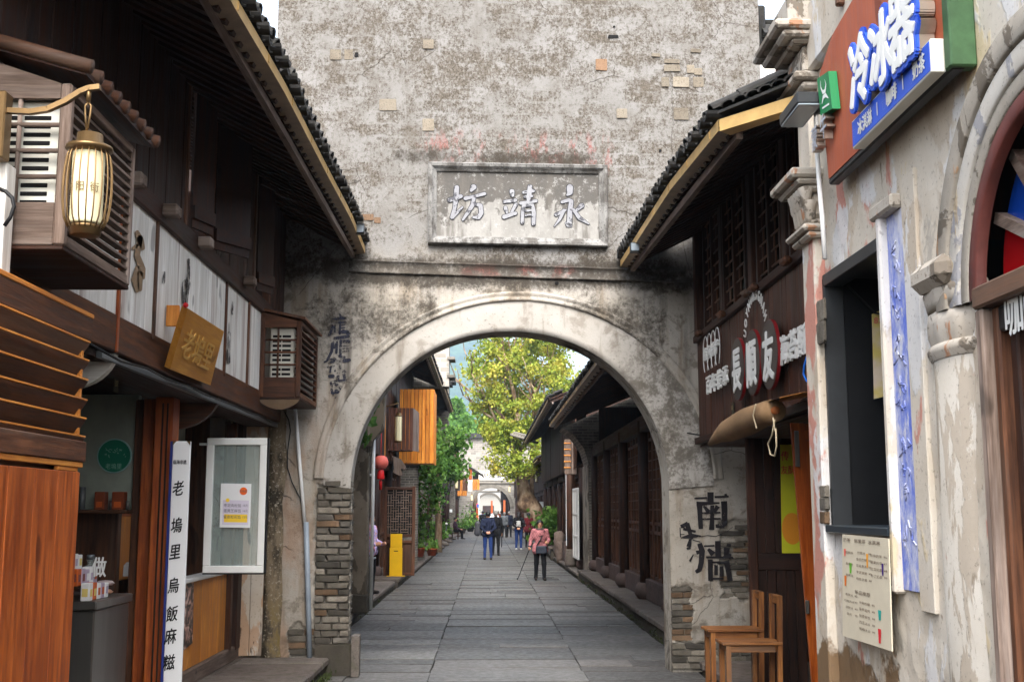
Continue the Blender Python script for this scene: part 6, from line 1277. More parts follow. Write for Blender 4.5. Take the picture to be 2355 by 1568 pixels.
def front_panels(h, sd, xf, y0, y1, z0, z1, bay, matz=M_WB, lat=False, leafw=.5, sill=.0):
    n = max(1, round((y1-y0)/bay)); bw = (y1-y0)/n
    for i in range(n+1):
        y = y0+bw*i; q = MB(); q.tube([(xf-sd*.06, y, z0), (xf-sd*.06, y, z1)], .11, 10); q.build('post', M_WD['z'], h, True)
        q = MB(); q.lathe([(.13, -.01), (.2, .08), (.19, .2), (.13, .27)], (xf-sd*.06, y, z0), 14); q.build('post_base', M_PINK_STONE, h, True)
    if sill: rbox((xf-.08, y0, z0), (xf+.08, y1, z0+sill), 'stone_sill', M_PINK_STONE, h)
    for i in range(n):
        a, c = y0+bw*i+.12, y0+bw*(i+1)-.12; k = max(1, round((c-a)/leafw)); lw = (c-a)/k
        for j in range(k):
            ya, yb_ = a+lw*j+.008, a+lw*(j+1)-.008; o = rnd.uniform(0, .03)*sd
            q = MB(); q.box((xf+.02*sd+o, ya, z0+sill), (xf+.045*sd+o, yb_, z1-.2)); lf = q.build('door_leaf', matz['z'], h)
            for yy in (ya, yb_-.06): rbox((xf-.02*sd+o, yy, z0+sill), (xf+.045*sd+o, yy+.06, z1-.2), 'stile', matz['z'], lf, .004)
            H = z1-.2-z0-sill
            for f in (.0, .3, .36, .93): rbox((xf-.018*sd+o, ya+.06, z0+sill+H*f), (xf+.04*sd+o, yb_-.06, z0+sill+H*f+.06), 'rail', matz['y'], lf, .004)
            if lat:
                for m_ in range(1, 3): yy = ya+.06+(lw-.14)*m_/3; q = MB(); q.bar((xf-.01*sd+o, yy, z0+sill+H*.4), (xf-.01*sd+o, yy, z0+sill+H*.93), .02, .02, (1, 0, 0)); q.build('lattice_bar', matz['z'], lf)
                for m_ in range(1, 8): z = z0+sill+H*(.4+.53*m_/8); q = MB(); q.bar((xf-.012*sd+o, ya+.06, z), (xf-.012*sd+o, yb_-.06, z), .018, .018); q.build('lattice_bar', matz['y'], lf)
    rbox((xf-.14, y0, z1-.2), (xf+.1, y1, z1), 'lintel_beam', M_WD['y'], h)
def far_house(name, label, sd, y0, y1, xf, xe, zf, ze, slope=.45, bay=3., lat=False, sp=.3, nt=2, low=2.9, upper=True, gut=True, mat=M_WB, sill=.0, z0=.15, leafw=.6):
    h = thing(name, label, 'house', (sd*xf, (y0+y1)/2, 0), 'old houses along the street beyond the gateway')
    front_panels(h, sd, sd*xf, y0+.15, y1-.15, z0, low, bay, mat, lat, leafw, sill)
    if upper:
        zt = ze + (xf-.25-xe)*slope+.1; y = y0
        while y < y1-.01:
            d = min(.9, y1-y); rbox((sd*(xf-.22), y+.004, low+.004), (sd*(xf-.25)-sd*rnd.uniform(0, .02), y+d-.004, zt), 'wall_board', M_WD['z'], h, .004); y += d
    roof(h, sd, sd*xe, y0, y1, lambda y: ze, slope, 4.2, sp, nt, .5, gut, gm=[M_GUT, M_GUT])
    rbox((sd*(xf+2.6), y0, 0), (sd*(xf+2.7), y1, ze+1.5), 'rear_boards', M_WD['z'], h)
    rbox((sd*(xf-.1), y0, low+.02), (sd*(xf+2.6), y1, low+.1), 'upper_floor', M_WD['y'], h)
    for yy in (y0, y1-.1): rbox((sd*(xf+.05), yy, 0), (sd*(xf+2.6), yy+.08, ze+.5), 'end_boards', M_WD['z'], h)
    return h
# right row
far_house('row_house', 'long low house with lattice door leaves on stone drums, right beyond the gateway', 1, 14.2, 29.9, 2.82, 1.64, None, 3.86, .4, 3.1, True, .22, 2, 3.3, False, True, M_WB, .34, .24, .5)
far_house('row_house', 'second house on the right with upturned eave, behind the pink jacket person', 1, 32.2, 52.5, 2.7, 1.72, None, 4.72, .42, 3.4, False, .3, 2, 2.9)
far_house('row_house', 'dark third house on the right behind the leaning tree', 1, 53.5, 78, 3.3, 2.35, None, 4.0, .42, 4, False, .4, 1, 2.8)
far_house('row_house', 'farthest house on the right before the second gateway', 1, 79, 107, 2.75, 2.2, None, 4.6, .42, 4, False, .5, 1, 2.8)
# left row
far_house('row_house', 'first house on the left beyond the gateway with lattice door', -1, 14.0, 39.4, 2.75, 1.55, None, 5.85, .42, 3.4, False, .3, 2, 3.0)
far_house('row_house', 'vine covered second house on the left behind potted plants', -1, 41.0, 53, 2.6, 1.6, None, 6.15, .42, 3.2, False, .4, 1, 3.2)
far_house('row_house', 'third house on the left with the orange balcony', -1, 54.5, 80, 2.7, 1.9, None, 4.9, .42, 4, False, .5, 1, 3.0)
far_house('row_house', 'farthest house on the left before the second gateway', -1, 81, 107, 2.7, 2.1, None, 4.3, .42, 4, False, .5, 1, 2.8)
for sd in (-1, 1): far_house('row_house', f"house {'left' if sd < 0 else 'right'} of the street between the second and third gateway", sd, 111, 162, 2.6-(.45*sd), 1.9-(.4*sd), None, 4.3, .42, 6, False, .9, 1, 2.8)
# fire walls between the houses (end on to the street)
def fire(name, label, sd, y, th, pts, mat=M_FB, ends=M_FBS, cop=True):
    t = thing(name, label, 'fire wall', (sd*pts[0][0], y, 0), 'brick fire walls between the houses'); q = MB(); q.prism([(sd*x, y, z) for x, z in pts], (0, th, 0)); q.build('brick_face', mat, t)
    if cop:
        a, c = pts[2], pts[3]; q = MB(); q.bar((sd*(a[0]-.15), y+th/2, a[1]+.06), (sd*c[0], y+th/2, c[1]+.06), th+.3, .12); q.build('coping', M_TILE, t)
    return t
fw = fire('fire_screen', 'brick and plaster fire wall end with curved bracket, right by the white door', 1, 30.0, 1.6, [(5.5, 0), (2.62, 0), (2.62, 2.9), (2.5, 3.3), (2.25, 3.65), (1.95, 3.85), (5.5, 5.4)], M_FB, M_FBS, False)
rbox((2.58, 30.02, .16), (2.615, 31.58, 2.9), 'plaster_end', flaked('end_plaster', (S(150, 140, 126), S(176, 168, 154)), [(S(96, 88, 76), 3, .5, .8, (1, 1, .6))], seed=3), fw)
fire('fire_screen', 'pale stepped brick gable rising over the first left eave', -1, 39.5, .7, [(6, 0), (2.15, 0), (2.0, 5.6), (1.28, 6.0), (1.28, 8.6), (6, 8.8)][:0] or [(6, 0), (2.1, 0), (1.95, 4.4), (6, 8)], cop=False)
st = thing('stepped_gable', 'tall pale brick gable column above the left eave, against the hill', 'gable', (-1.6, 40, 6)); rbox((-3.6, 39.5, 5.9), (-1.3, 40.3, 9.4), 'brick_face', gb_brick('pale_gable_brick', S(196, 188, 176), S(150, 144, 134), S(214, 208, 198), .4, .16), st)
for k in range(3): z = 6.2+k*.62; rbox((-1.36, 39.44, z), (-1.1, 40.36, z+.1), 'corbel_course', M_FIRE, st)
fire('fire_screen', 'ivy hung brick fire wall end behind the terracotta pots', -1, 35.6, .6, [(3.2, 0), (2.1, 0), (2.1, 3.1), (3.2, 3.1)])
fire('fire_screen', 'brick fire wall end with a plastered top left of the seated person', -1, 53.1, 1.2, [(5, 0), (2.05, 0), (2.05, 4.4), (5, 4.6)])
sg_ = thing('stepped_gable', 'lower stepped gable with tiled coping beyond the tall left gable', 'gable', (-1.5, 53.5, 6)); rbox((-3.8, 53.2, 4.4), (-1.75, 54.2, 7.4), 'brick_face', M_FB, sg_); 
for z, o in ((7.4, .15), (7.52, .3), (6.3, .1), (5.2, .25)): rbox((-4, 53.1-o*.3, z), (-1.75+o, 54.3+o*.3, z+.11), 'coping', M_TILE, sg_)
fire('fire_screen', 'grey fire wall end right of the street near the far people', 1, 78.1, .7, [(6, 0), (2.5, 0), (2.5, 4.6), (6, 5.2)])
fire('fire_screen', 'grey fire wall end left of the street before the far gateway', -1, 80.1, .8, [(6, 0), (2.15, 0), (2.15, 4.8), (6, 5.4)])
# curled ridge ornament at the end of the right second roof
q = MB()
for k in range(5):
    c = V((1.75-.12*k, 52.4, 4.95+.03*k)); q.tube([c+V((.16*math.cos(t)*(1-t/14), 0, .14*math.sin(t)*(1-t/14))) for t in [i*.5 for i in range(18)]], .035, 6)
q.bar((2.3, 52.4, 4.72), (1.05, 52.4, 5.1), .3, .1); tag(q.build('ridge_ornament', M_FIRE, None, True), 'pale curled stucco ornament at the tip of the right eave', 'ornament')

# ---------------------------------------------------------------- second and third gateways
def gate2(name, label, X0, Y, hw, zs, za, W_, H, text, mat):
    t = thing(name, label, 'gateway', (X0, Y, 0), 'gateways farther along the street'); q = MB(); n = 28
    arc = [(X0-hw*math.cos(math.pi*i/n), zs+(za-zs)*math.sin(math.pi*i/n)) for i in range(n+1)]
    def face(y):
        q.poly([(X0-W_, y, 0), (X0-hw, y, 0), (X0-hw, y, H), (X0-W_, y, H)]); q.poly([(X0+hw, y, 0), (X0+W_, y, 0), (X0+W_, y, H), (X0+hw, y, H)])
        for (a, za_), (c, zc2) in zip(arc, arc[1:]): q.poly([(a, y, za_), (c, y, zc2), (c, y, H), (a, y, H)])
    face(Y); face(Y+.6); pth = [(X0-hw, 0)]+arc+[(X0+hw, 0)]
    for (a, z1_), (c, z2_) in zip(pth, pth[1:]): q.poly([(a, Y, z1_), (c, Y, z2_), (c, Y+.6, z2_), (a, Y+.6, z1_)])
    q.poly([(X0-W_, Y, H), (X0+W_, Y, H), (X0+W_, Y+.6, H), (X0-W_, Y+.6, H)]); q.poly([(X0-W_, Y, 0), (X0-W_, Y+.6, 0), (X0-W_, Y+.6, H), (X0-W_, Y, H)]); q.poly([(X0+W_, Y, 0), (X0+W_, Y+.6, 0), (X0+W_, Y+.6, H), (X0+W_, Y, H)])
    q.build('brick_face', mat, t)
    q = MB(); pr = [(0, -.02), (0, .14), (.3, .14), (.3, -.02)]
    for i in range(n+1):
        tt = math.pi*i/n
        for k, o in pr: q.v.append(V((X0-(hw+k)*math.cos(tt), Y-o, zs+(za-zs+k)*math.sin(tt))))
    for i in range(n):
        for j in range(3): a = i*4+j; q.f.append([a, a+1, a+5, a+4]); q.mi.append(0)
    q.build('arch_ring', M_FIRE, t)
    q = MB(); q.prism([(X0-W_-.1, Y-.3, H), (X0-W_-.1, Y+.9, H), (X0-W_-.1, Y+.3, H+.5)], (2*W_+.2, 0, 0)); q.build('coping', M_TILE, t); rbox((X0-W_, Y-.12, za+.35), (X0+W_, Y+.02, za+.5), 'string_course', M_FIRE, t)
    if text:
        z = za+1.12; rbox((X0-1.15, Y-.1, z-.42), (X0+1.15, Y-.0, z+.42), 'plaque', simple('far_plaque', S(196, 192, 184), .9, 0, .1, 10, .08), t)
        for i, ch in enumerate(text): q = MB(); put_text(q, ch, (X0-.68+.68*i, Y-.103, z), (.48, 0, 0), (0, 0, .5), .01, .02); q.build('character', simple('far_ink', S(70, 68, 68), .8), t)
    return t
M_FARW = gb_brick('far_gate_brick', S(176, 170, 160), S(140, 134, 126), S(200, 194, 184), .5, .2)
gate2('gateway', 'distant pale brick gateway with a white plaque behind the hanging branches', .42, 108, 1.72, 2.0, 3.75, 5.5, 8.3, '坊河清', M_FARW)
gate2('gateway', 'farthest whitish gateway seen through the second arch', .3, 165, 1.7, 2.0, 3.9, 6, 7.5, '', simple('far_white_wall', S(168, 166, 162), .9, 0, .1, 3, .1))

# ---------------------------------------------------------------- left side just beyond the gate
pp_t = thing('plaster_pier', 'stained plaster pier with curved bracket just inside the gateway on the left', 'pier', (-2.0, 18.6, 0)); M_PIER = flaked('pier_plaster', (S(130, 118, 102), S(152, 140, 124)), [(S(86, 78, 66), 3, .5, .8, (1, 1, .5)), (S(44, 40, 36), 2.2, .56, .85, (1, 1, .6))], seed=51)
xa, xb = onY(818, 1200, 18.6).x, onY(846, 1200, 18.6).x
rbox((xa-.5, 18.6, .16), (xb, 18.95, 3.1), 'shaft', M_PIER, pp_t, .02); q = MB(); q.prism([(xb, 18.62, 2.6), (xb+.02, 18.62, 2.62), (xb+.06, 18.62, 2.85), (xb+.22, 18.62, 3.05), (xb+.24, 18.62, 3.7), (xa-.5, 18.62, 3.9), (xa-.5, 18.62, 3.1), (xb, 18.62, 3.1)], (0, .3, 0)); q.build('curved_bracket', M_PIER, pp_t)
rbox((xa-.5, 18.57, .16), (xb+.02, 18.97, .45), 'plinth', M_ROUGH_STONE, pp_t, .02)
q = MB(); q.tube([(xb+.05, 18.8, .2), (xb+.05, 18.8, 3.4)], .03, 8); q.tube([(xb+.05, 18.8, 2.95), (xb-.3, 18.75, 2.98)], .015, 6); q.tube([(xb+.05, 18.8, 2.3), (xb-.35, 18.75, 2.32)], .02, 6); tag(q.build('white_conduit', M_PVCW, None, True), 'white upright conduit on the stained plaster pier', 'pipe')
# lattice door leaf standing open on the step
YDr = 28.4; dx0, dx1 = onY(882, 1250, YDr).x, onY(954, 1250, YDr).x; zd0, zd1 = .2, onY(920, 1118, YDr).z
ld = thing('lattice_door_leaf', 'open brown lattice door leaf behind the yellow post', 'door', ((dx0+dx1)/2, YDr, .2)); fw_ = .075
for a, c in (((dx0, zd0), (dx0+fw_, zd1)), ((dx1-fw_, zd0), (dx1, zd1))): rbox((a[0], YDr-.03, a[1]), (c[0], YDr+.03, c[1]), 'stile', M_WB['z'], ld)
H = zd1-zd0
for f in (0, .36, .43, .96): rbox((dx0+fw_, YDr-.025, zd0+H*f), (dx1-fw_, YDr+.025, zd0+H*f+.07), 'rail', M_WB['x'], ld)
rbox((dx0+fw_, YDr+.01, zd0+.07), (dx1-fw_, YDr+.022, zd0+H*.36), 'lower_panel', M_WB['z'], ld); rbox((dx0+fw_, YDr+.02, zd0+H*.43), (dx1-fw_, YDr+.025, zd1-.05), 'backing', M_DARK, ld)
r2 = random.Random(4); za, zb2 = zd0+H*.47, zd0+H*.95; wI = dx1-dx0-2*fw_
for j in range(8):
    for i in range(5):
        x = dx0+fw_+wI*(i+.5)/5; z = za+(zb2-za)*(j+.5)/8; hz = (i+j) % 2; q = MB()
        for o in (-.03, .03):
            if hz: q.bar((x-wI/5*.75, YDr, z+o), (x+wI/5*.75, YDr, z+o), .018, .016)
            else: q.bar((x+o, YDr, z-.12), (x+o, YDr, z+.12), .018, .016, (0, 1, 0))
        q.build('lattice_bar', M_WG['x'], ld)
yb2 = 28.1; yp = thing('yellow_post_box', 'upright yellow metal box with a slot before the lattice door', 'box', (onY(910, 1325, yb2).x, yb2, .2)); M_YEL = simple('yellow_enamel', S(214, 168, 10), .5, 0, .03, 40, .04)
xq = [onY(u, 1300, yb2).x for u in (896, 925)]; zy = onY(910, 1227, yb2).z
rbox((xq[0], yb2-.06, .215), (xq[1], yb2+.06, zy-.32), 'lower_case', M_YEL, yp); rbox((xq[0]+.015, yb2-.055, zy-.319), (xq[1]-.01, yb2+.055, zy), 'upper_case', M_YEL, yp); rbox((xq[0]-.07, yb2-.08, .2), (xq[1]+.07, yb2+.08, .214), 'foot_plate', M_YEL, yp); rbox((xq[0]+.1, yb2-.064, zy-.41), (xq[0]+.2, yb2-.0585, zy-.39), 'slot', M_BLACK, yp, .001)
# orange slatted balcony box
YB = 31.0; bx0, bx1 = onY(918, 1000, YB).x, onY(996, 1000, YB).x; bz0, bz1 = onY(960, 1065, YB).z, onY(960, 895, YB).z
ob = thing('slatted_balcony_box', 'bright orange vertical slatted balcony box under the left eave', 'balcony', (bx1-.4, YB+.5, bz0)); M_OB = wood('bright_orange_pine', S(176, 98, 24), S(222, 148, 54), 'z', .5, .12, spec=.3, bump=.2)
n = 9
for i in range(n): a = bx0+(bx1-bx0)*i/n; rbox((a+.006, YB-.02+rnd.uniform(0, .008), bz0), (a+(bx1-bx0)/n-.006, YB+.01, bz1), 'slat', M_OB, ob, .004)
for i in range(10): a = YB+1.6*i/10; rbox((bx1-.02, a+.01, bz0), (bx1+.012+rnd.uniform(0, .01), a+.15, bz1), 'slat', M_OB, ob, .004)
rbox((bx0, YB+.015, bz0+.02), (bx1-.022, YB+1.6, bz0+.08), 'floor_board', M_WO['y'], ob); rbox((bx0, YB+.015, bz0+.08), (bx1-.03, YB+1.58, bz1-.05), 'core_boards', M_WD['z'], ob)
YB2 = 29.6; cx0, cx1 = onY(880, 990, YB2).x, onY(950, 990, YB2).x; cz0, cz1 = onY(930, 1036, YB2).z, onY(930, 938, YB2).z
bb = thing('boarded_box', 'brown vertical boarded wall box behind a hanging lantern', 'box', ((cx0+cx1)/2, YB2, cz0)); n = 8
for i in range(n): a = cx0+(cx1-cx0)*i/n; rbox((a+.006, YB2-.02, cz0), (a+(cx1-cx0)/n-.006, YB2+.01, cz1), 'plank', wood('plum_board', S(70, 42, 32), S(112, 72, 56), 'z', .6, .15), bb, .004)
q = MB(); q.prism([(cx1, YB2-.018, cz0), (cx1+.12, YB2+.5, cz0), (cx1+.12, YB2+.5, cz1-.08), (cx1, YB2-.018, cz1)], (-.03, .02, 0)); q.build('side_board', M_WG['z'], bb); rbox((cx0, YB2+.012, cz0), (cx1-.03, YB2+.55, cz0+.04), 'floor_board', M_WD['y'], bb)
rbox((onY(872, 1000, 28.5).x, 28.5, onY(872, 1060, 28.5).z), (onY(886, 1000, 28.5).x, 28.6, onY(872, 870, 28.5).z), 'orange_post', M_WO['z'], bb)
# carved bracket
q = MB(); f = lambda u, v: onY(u, v, 27.6)
q.prism([f(903, 1048), f(921, 1055), f(930, 1068), f(934, 1078), f(928, 1080), f(925, 1076), f(922, 1080), f(926, 1090), f(922, 1095), f(912, 1090), f(904, 1086), f(906, 1076)][::-1], (0, .18, 0)); tag(q.build('carved_bracket', M_WG['z']), 'pale carved wooden eave bracket under the boarded box', 'bracket')
# lanterns on brackets along the street
def street_lantern(u, v, Y, hpx, label, ax):
    c = onY(u, v, Y); h = hpx/2680*Y; t = thing('bracket_lantern', label, 'lantern', c-UP*h/2, 'street lanterns'); lantern_body(t, c, h, .1, .085, 10, None, False)
    q = MB(); q.tube([c+UP*(h/2+.28)+V((ax, 0, -.12)), c+UP*(h/2+.28)+V((ax*.5, 0, -.08)), c+UP*(h/2+.3), c+UP*(h/2+.02)], .014, 6); q.build('bracket_arm', M_BRONZE, t, True); return t
street_lantern(916, 985, 28.6, 60, 'cream lantern hanging before the brown boarded box', -.7); street_lantern(1050, 1114, 62, 18, 'small cream lantern on the left, nearest the orange balcony', -.6); street_lantern(1234, 1099, 66, 17, 'small cream lantern on the right, beside the leaning tree', .6); street_lantern(1085, 1144, 90, 13, 'tiny cream lantern at the far gateway\'s left', -.6); street_lantern(1172, 1125, 92, 13, 'tiny cream lantern at the far gateway\'s right', .6)
# red palace lantern with tassel
c = onY(876, 1063, 22.5); rl = thing('red_lantern', 'round red festival lantern with tassel under the left house front', 'lantern', c-UP*.5); M_RL = simple('red_silk', S(206, 96, 84), .6, 0, .1, 20, .15)
q = MB(); q.lathe([(.05, -.13), (.1, -.11), (.14, -.04), (.145, .02), (.11, .1), (.05, .13)], c, 20); q.build('globe', M_RL, rl, True); q = MB(); q.lathe([(.05, -.14), (.06, -.16), (.075, -.3), (.07, -.32)], c, 14); q.build('fringe', M_REDP, rl, True); q = MB(); q.lathe([(.01, -.3), (.02, -.34), (.03, -.36), (.028, -.52)], c, 10); q.build('tassel', M_REDP, rl, True); q = MB(); q.tube([c+UP*.13, c+UP*.6], .006, 5); q.build('cord', M_REDP, rl, True)
# little folding table behind the pier
tb = thing('folding_table', 'narrow dark folding table behind the plaster pier', 'table', (-2.35, 21.5, .16)); zt_ = onY(856, 1282, 21.5).z; x_ = onY(858, 1300, 21.5).x
rbox((x_-.6, 21.3, zt_-.03), (x_+.02, 21.9, zt_), 'table_top', M_GREY, tb); 
for xx in (x_-.04, x_-.5):
    for yy in (21.33, 21.85): rbox((xx-.02, yy-.015, .16), (xx+.02, yy+.015, zt_-.03), 'leg', M_DARKGREY, tb)

# ---------------------------------------------------------------- right side details
def xr(u, v, X): return onX(u, v, X)
wdn = thing('white_shutter_leaf', 'white painted narrow door leaf leaning at the fire wall', 'door', (2.5, 32, .2)); y_a, y_b = 31.8, 33.6
rbox((2.47, y_a, .42), (2.5, y_b, 2.35), 'panel', M_WHITE, wdn); 
for yy in (y_a, (y_a+y_b)/2, y_b-.07): rbox((2.45, yy, .42), (2.47, yy+.07, 2.35), 'stile', M_WHITE, wdn)
for zz_ in (.42, 1.0, 1.6, 2.27): rbox((2.452, y_a+.07, zz_), (2.47, y_b-.07, zz_+.07), 'rail', M_WHITE, wdn)
bn = onY(1306, 1165, 34.5); rbn = thing('paper_banner', 'tall white paper banner on the right house post', 'banner', (bn.x, 34.5, .9)); rbox((onY(1301, 1100, 34.5).x, 34.5, onY(1306, 1254, 34.5).z), (onY(1312, 1100, 34.5).x, 34.52, onY(1306, 1078, 34.5).z), 'sheet', M_PAPER, rbn, .003); q = MB()
for k in range(3): p = onY(1307, 1150+k*45, 34.49); stroke(q, [(p.x-.05, p.z), (p.x+.04, p.z+.05)], .03, lambda x, z, n: V((x, 34.49-n, z)), .002)
q.build('blue_marks', simple('pale_blue_print', S(150, 196, 220), .6), rbn)
rc = thing('round_wooden_pillar', 'reddish wooden pillar between banner and white door leaf', 'pillar', (2.45, 34, .15)); q = MB(); q.cyl((2.43, 33.9, .6), (2.43, 33.9, 2.95), .13, 14); q.build('shaft', M_WB['z'], rc, True); q = MB(); q.lathe([(.16, .0), (.2, .1), (.16, .45), (.15, .5)], (2.43, 33.9, .14), 14); q.build('stone_base', M_KERB, rc, True)
wbx = thing('wooden_meter_box', 'weathered boarded box jutting from the right house upper front', 'box', (2.3, 33, 3)); p = onY(1310, 1050, 33); rbox((onY(1298, 1050, 33).x, 33, onY(1310, 1090, 33).z), (onY(1313, 1050, 33).x, 33.03, onY(1310, 1010, 33).z), 'front_board', M_WG['z'], wbx); rbox((onY(1314, 1050, 33).x, 33.0, onY(1310, 1090, 33).z), (onY(1326, 1050, 33).x, 33.6, onY(1310, 1010, 33).z), 'side_board', M_WG['z'], wbx)
for k in range(5): z = onY(1310, 1020+k*14, 33).z; rbox((onY(1298, 1050, 33).x-.02, 32.98, z), (onY(1313, 1050, 33).x, 33.0, z+.03), 'batten', M_WO['x'], wbx, .003)
bnch = thing('stone_bench', 'small stone slab bench at the right kerb beside the walking person', 'bench', (2.15, 40, 0)); bp = onZ(1276, 1288, .0); rbox((bp.x-.22, bp.y-.2, .38), (bp.x+.25, bp.y+.5, .48), 'slab', M_KERB, bnch, .02); rbox((bp.x-.14, bp.y-.12, 0), (bp.x+.14, bp.y+.05, .38), 'leg', M_ROUGH_STONE, bnch, .02); rbox((bp.x-.14, bp.y+.25, 0), (bp.x+.14, bp.y+.42, .38), 'leg', M_ROUGH_STONE, bnch, .02)
q = MB(); cR = onY(1288, 1236, 38.5)
for j in range(13):
    for i in range(14):
        a, e_ = 2*math.pi*i/14, math.pi*j/12; d_ = V((math.cos(a)*math.sin(e_)*.22, math.sin(a)*math.sin(e_)*.25, math.cos(e_)*.45)); q.v.append(cR+d_*(1+.55*fbm(d_.x*4, d_.y*4, d_.z*4))-UP*.25)
for j in range(12):
    for i in range(14): q.f.append([j*14+i, j*14+(i+1) % 14, (j+1)*14+(i+1) % 14, (j+1)*14+i]); q.mi.append(0)
tag(q.build('garden_rock', stone('pinkish_rock', [S(150, 132, 120), S(126, 108, 98), S(96, 84, 76)], .9, 0, 30, .8, .15), None, True), 'lumpy pinkish garden rock behind the stone bench', 'rock')
rbox((2.45, 37.2, 0.1), (2.75, 39.6, .75), 'x', M_PINK_STONE, None); bpy.data.objects['x'].name = 'stone_planter'; tag(bpy.data.objects['stone_planter'], 'long purple stone planter under the right house front', 'planter')
# orange balcony far left + brown box
YF = 70; f = lambda u, v, Y=YF: onY(u, v, Y); fb = thing('far_balcony', 'orange and brown boarded balcony on the far left house', 'balcony', f(1080, 1140))
for i, (u0, u1, v0, v1, mt) in enumerate(((1058, 1064, 1093, 1128, M_WO), (1064, 1070, 1093, 1128, M_WB), (1070, 1075, 1093, 1128, M_WB), (1052, 1062, 1128, 1140, M_WO), (1062, 1074, 1128, 1140, M_WO), (1087, 1092, 1102, 1126, M_WO), (1092, 1097, 1102, 1126, M_WO), (1097, 1103, 1102, 1126, M_WO), (1078, 1086, 1076, 1102, M_WR), (1076, 1087, 1103, 1130, M_WW))): rbox((f(u0, v1).x, YF, f(u0, v1).z), (f(u1, v0).x-.012, YF+.6, f(u1, v0).z-.004), 'board', mt['z'], fb, .01)
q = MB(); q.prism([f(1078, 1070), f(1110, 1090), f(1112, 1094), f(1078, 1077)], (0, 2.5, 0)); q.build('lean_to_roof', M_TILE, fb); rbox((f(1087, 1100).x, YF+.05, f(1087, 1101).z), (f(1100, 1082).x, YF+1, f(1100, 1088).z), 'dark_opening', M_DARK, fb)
# things hung along the far street: shop boards
for i, (u, v, Y, w_, h_, c, lb) in enumerate(((1098, 1180, 100, 5, 45, S(206, 80, 50), 'orange vertical shop banner by the far gateway'), (1101, 1170, 101, 4, 62, S(226, 226, 228), 'white vertical shop banner by the far gateway'), (1131, 1165, 104, 4, 28, S(190, 84, 40), 'small orange shop board inside the far gateway'), (1160, 1165, 98, 5, 30, S(176, 90, 50), 'narrow brown shop board right of far gateway'), (1099, 1163, 99.6, 5, 8, S(50, 80, 170), 'small blue shop board above the orange banner'), (1037, 1174, 58, 6, 7, S(220, 224, 224), 'tiny white notice on the left brick pillar'), (1245, 1163, 60, 10, 20, S(206, 214, 216), 'pale framed notice on the wall behind tree'))):
    p = onY(u, v, Y); a, h_ = w_/2680*Y/2, h_/2680*Y/2; q = MB(); q.cbox((p.x-a, Y, p.z-h_), (p.x+a, Y+.06, p.z+h_), .008); tag(q.build('shop_board', simple('board_%d' % i, c, .6)), lb, 'board', 'small boards along the far street')
far = thing('end_house', 'pale plastered house closing the street far beyond the third gateway', 'house', (0, 235, 0)); rbox((-9, 235, 0), (9, 240, 5.4), 'front_plaster', simple('end_plaster_wall', S(150, 146, 138), .9, 0, .1, 3, .1), far)
q = MB(); q.prism([(-9.5, 234, 5.4), (-9.5, 241, 5.4), (-9.5, 237.5, 7.6)], (19, 0, 0)); q.build('tiled_roof', M_TILE, far); rbox((-.8, 234.9, 0), (1.4, 235, 2.6), 'dark_doorway', M_WD['z'], far)
# ---------------------------------------------------------------- trees, climbers, pots
def leaf_mat(name, cols, sc_=.9):
    g = G(name); n = g.noise(sc_, 3, .6); f = g.noise(9, 3, .6); c = g.ramp(g.math('ADD', g.mul(n, .55), g.mul(f, .45)), [(.34, cols[0]), (.46, cols[1]), (.56, cols[2]), (.68, cols[3])]); g.col(c).set(.55, 0, .25)
    tr = g.new('ShaderNodeBsdfTranslucent'); g.put(tr.inputs[0], c); mx = g.new('ShaderNodeMixShader'); mx.inputs[0].default_value = .35; g.l.new(g.p.outputs[0], mx.inputs[1]); g.l.new(tr.outputs[0], mx.inputs[2]); g.l.new(mx.outputs[0], g.out.inputs[0]); return g.m
M_LF = leaf_mat('plane_tree_leaf', [S(74, 100, 30), S(124, 142, 46), S(168, 168, 66), S(196, 160, 74)])
M_IVY = leaf_mat('climber_leaf', [S(44, 76, 28), S(72, 112, 42), S(104, 142, 58), S(146, 172, 88)], 1.5)
M_POT = simple('terracotta', S(158, 74, 46), .75, 0, .15, 30, .12); g = G('plane_bark'); n = g.noise(3, 6, .6, (1, 1, .5)); g.col(g.ramp(n, [(.38, S(96, 76, 60)), (.5, S(150, 124, 98)), (.6, S(186, 164, 138))])).set(.9, 0, .1); g.bump(n, .7, .05); M_BARK = g.m
def leaf(q, p, s, r):
    d = V((r.gauss(0, 1), r.gauss(0, 1), r.gauss(0, .7)-.25)); d.normalize(); a = d.orthogonal(); a.rotate(Matrix.Rotation(r.uniform(0, 6.28), 3, d)); b = d.cross(a)
    n = len(q.v); q.v += [p-b*s*.1, p+a*s*.5+b*s*.35+d*s*.12, p+b*s, p-a*s*.5+b*s*.35+d*s*.12]; q.f += [[n, n+1, n+2], [n, n+2, n+3]]; q.mi += [0, 0]
r = random.Random(11); YT = 60
tp = lambda u, v, Y=YT: onY(u, v, Y)
pt = thing('plane_tree', 'leaning plane tree with yellow green autumn crown beyond the arch', 'tree', tp(1262, 1236))
q = MB(); tr = [tp(1266, 1240), tp(1250, 1205), tp(1228, 1170), tp(1210, 1150), tp(1203, 1120), tp(1196, 1085), tp(1190, 1050), tp(1188, 1000), tp(1192, 950)]
q.tube(tr, [.46, .42, .44, .5, .34, .28, .25, .22, .16], 12); 
q.lathe([(.1, -.45), (.45, -.3), (.55, 0), (.42, .3), (.1, .42)], tp(1212, 1158), 12)
q.build('trunk', M_BARK, pt, True)
ends = []
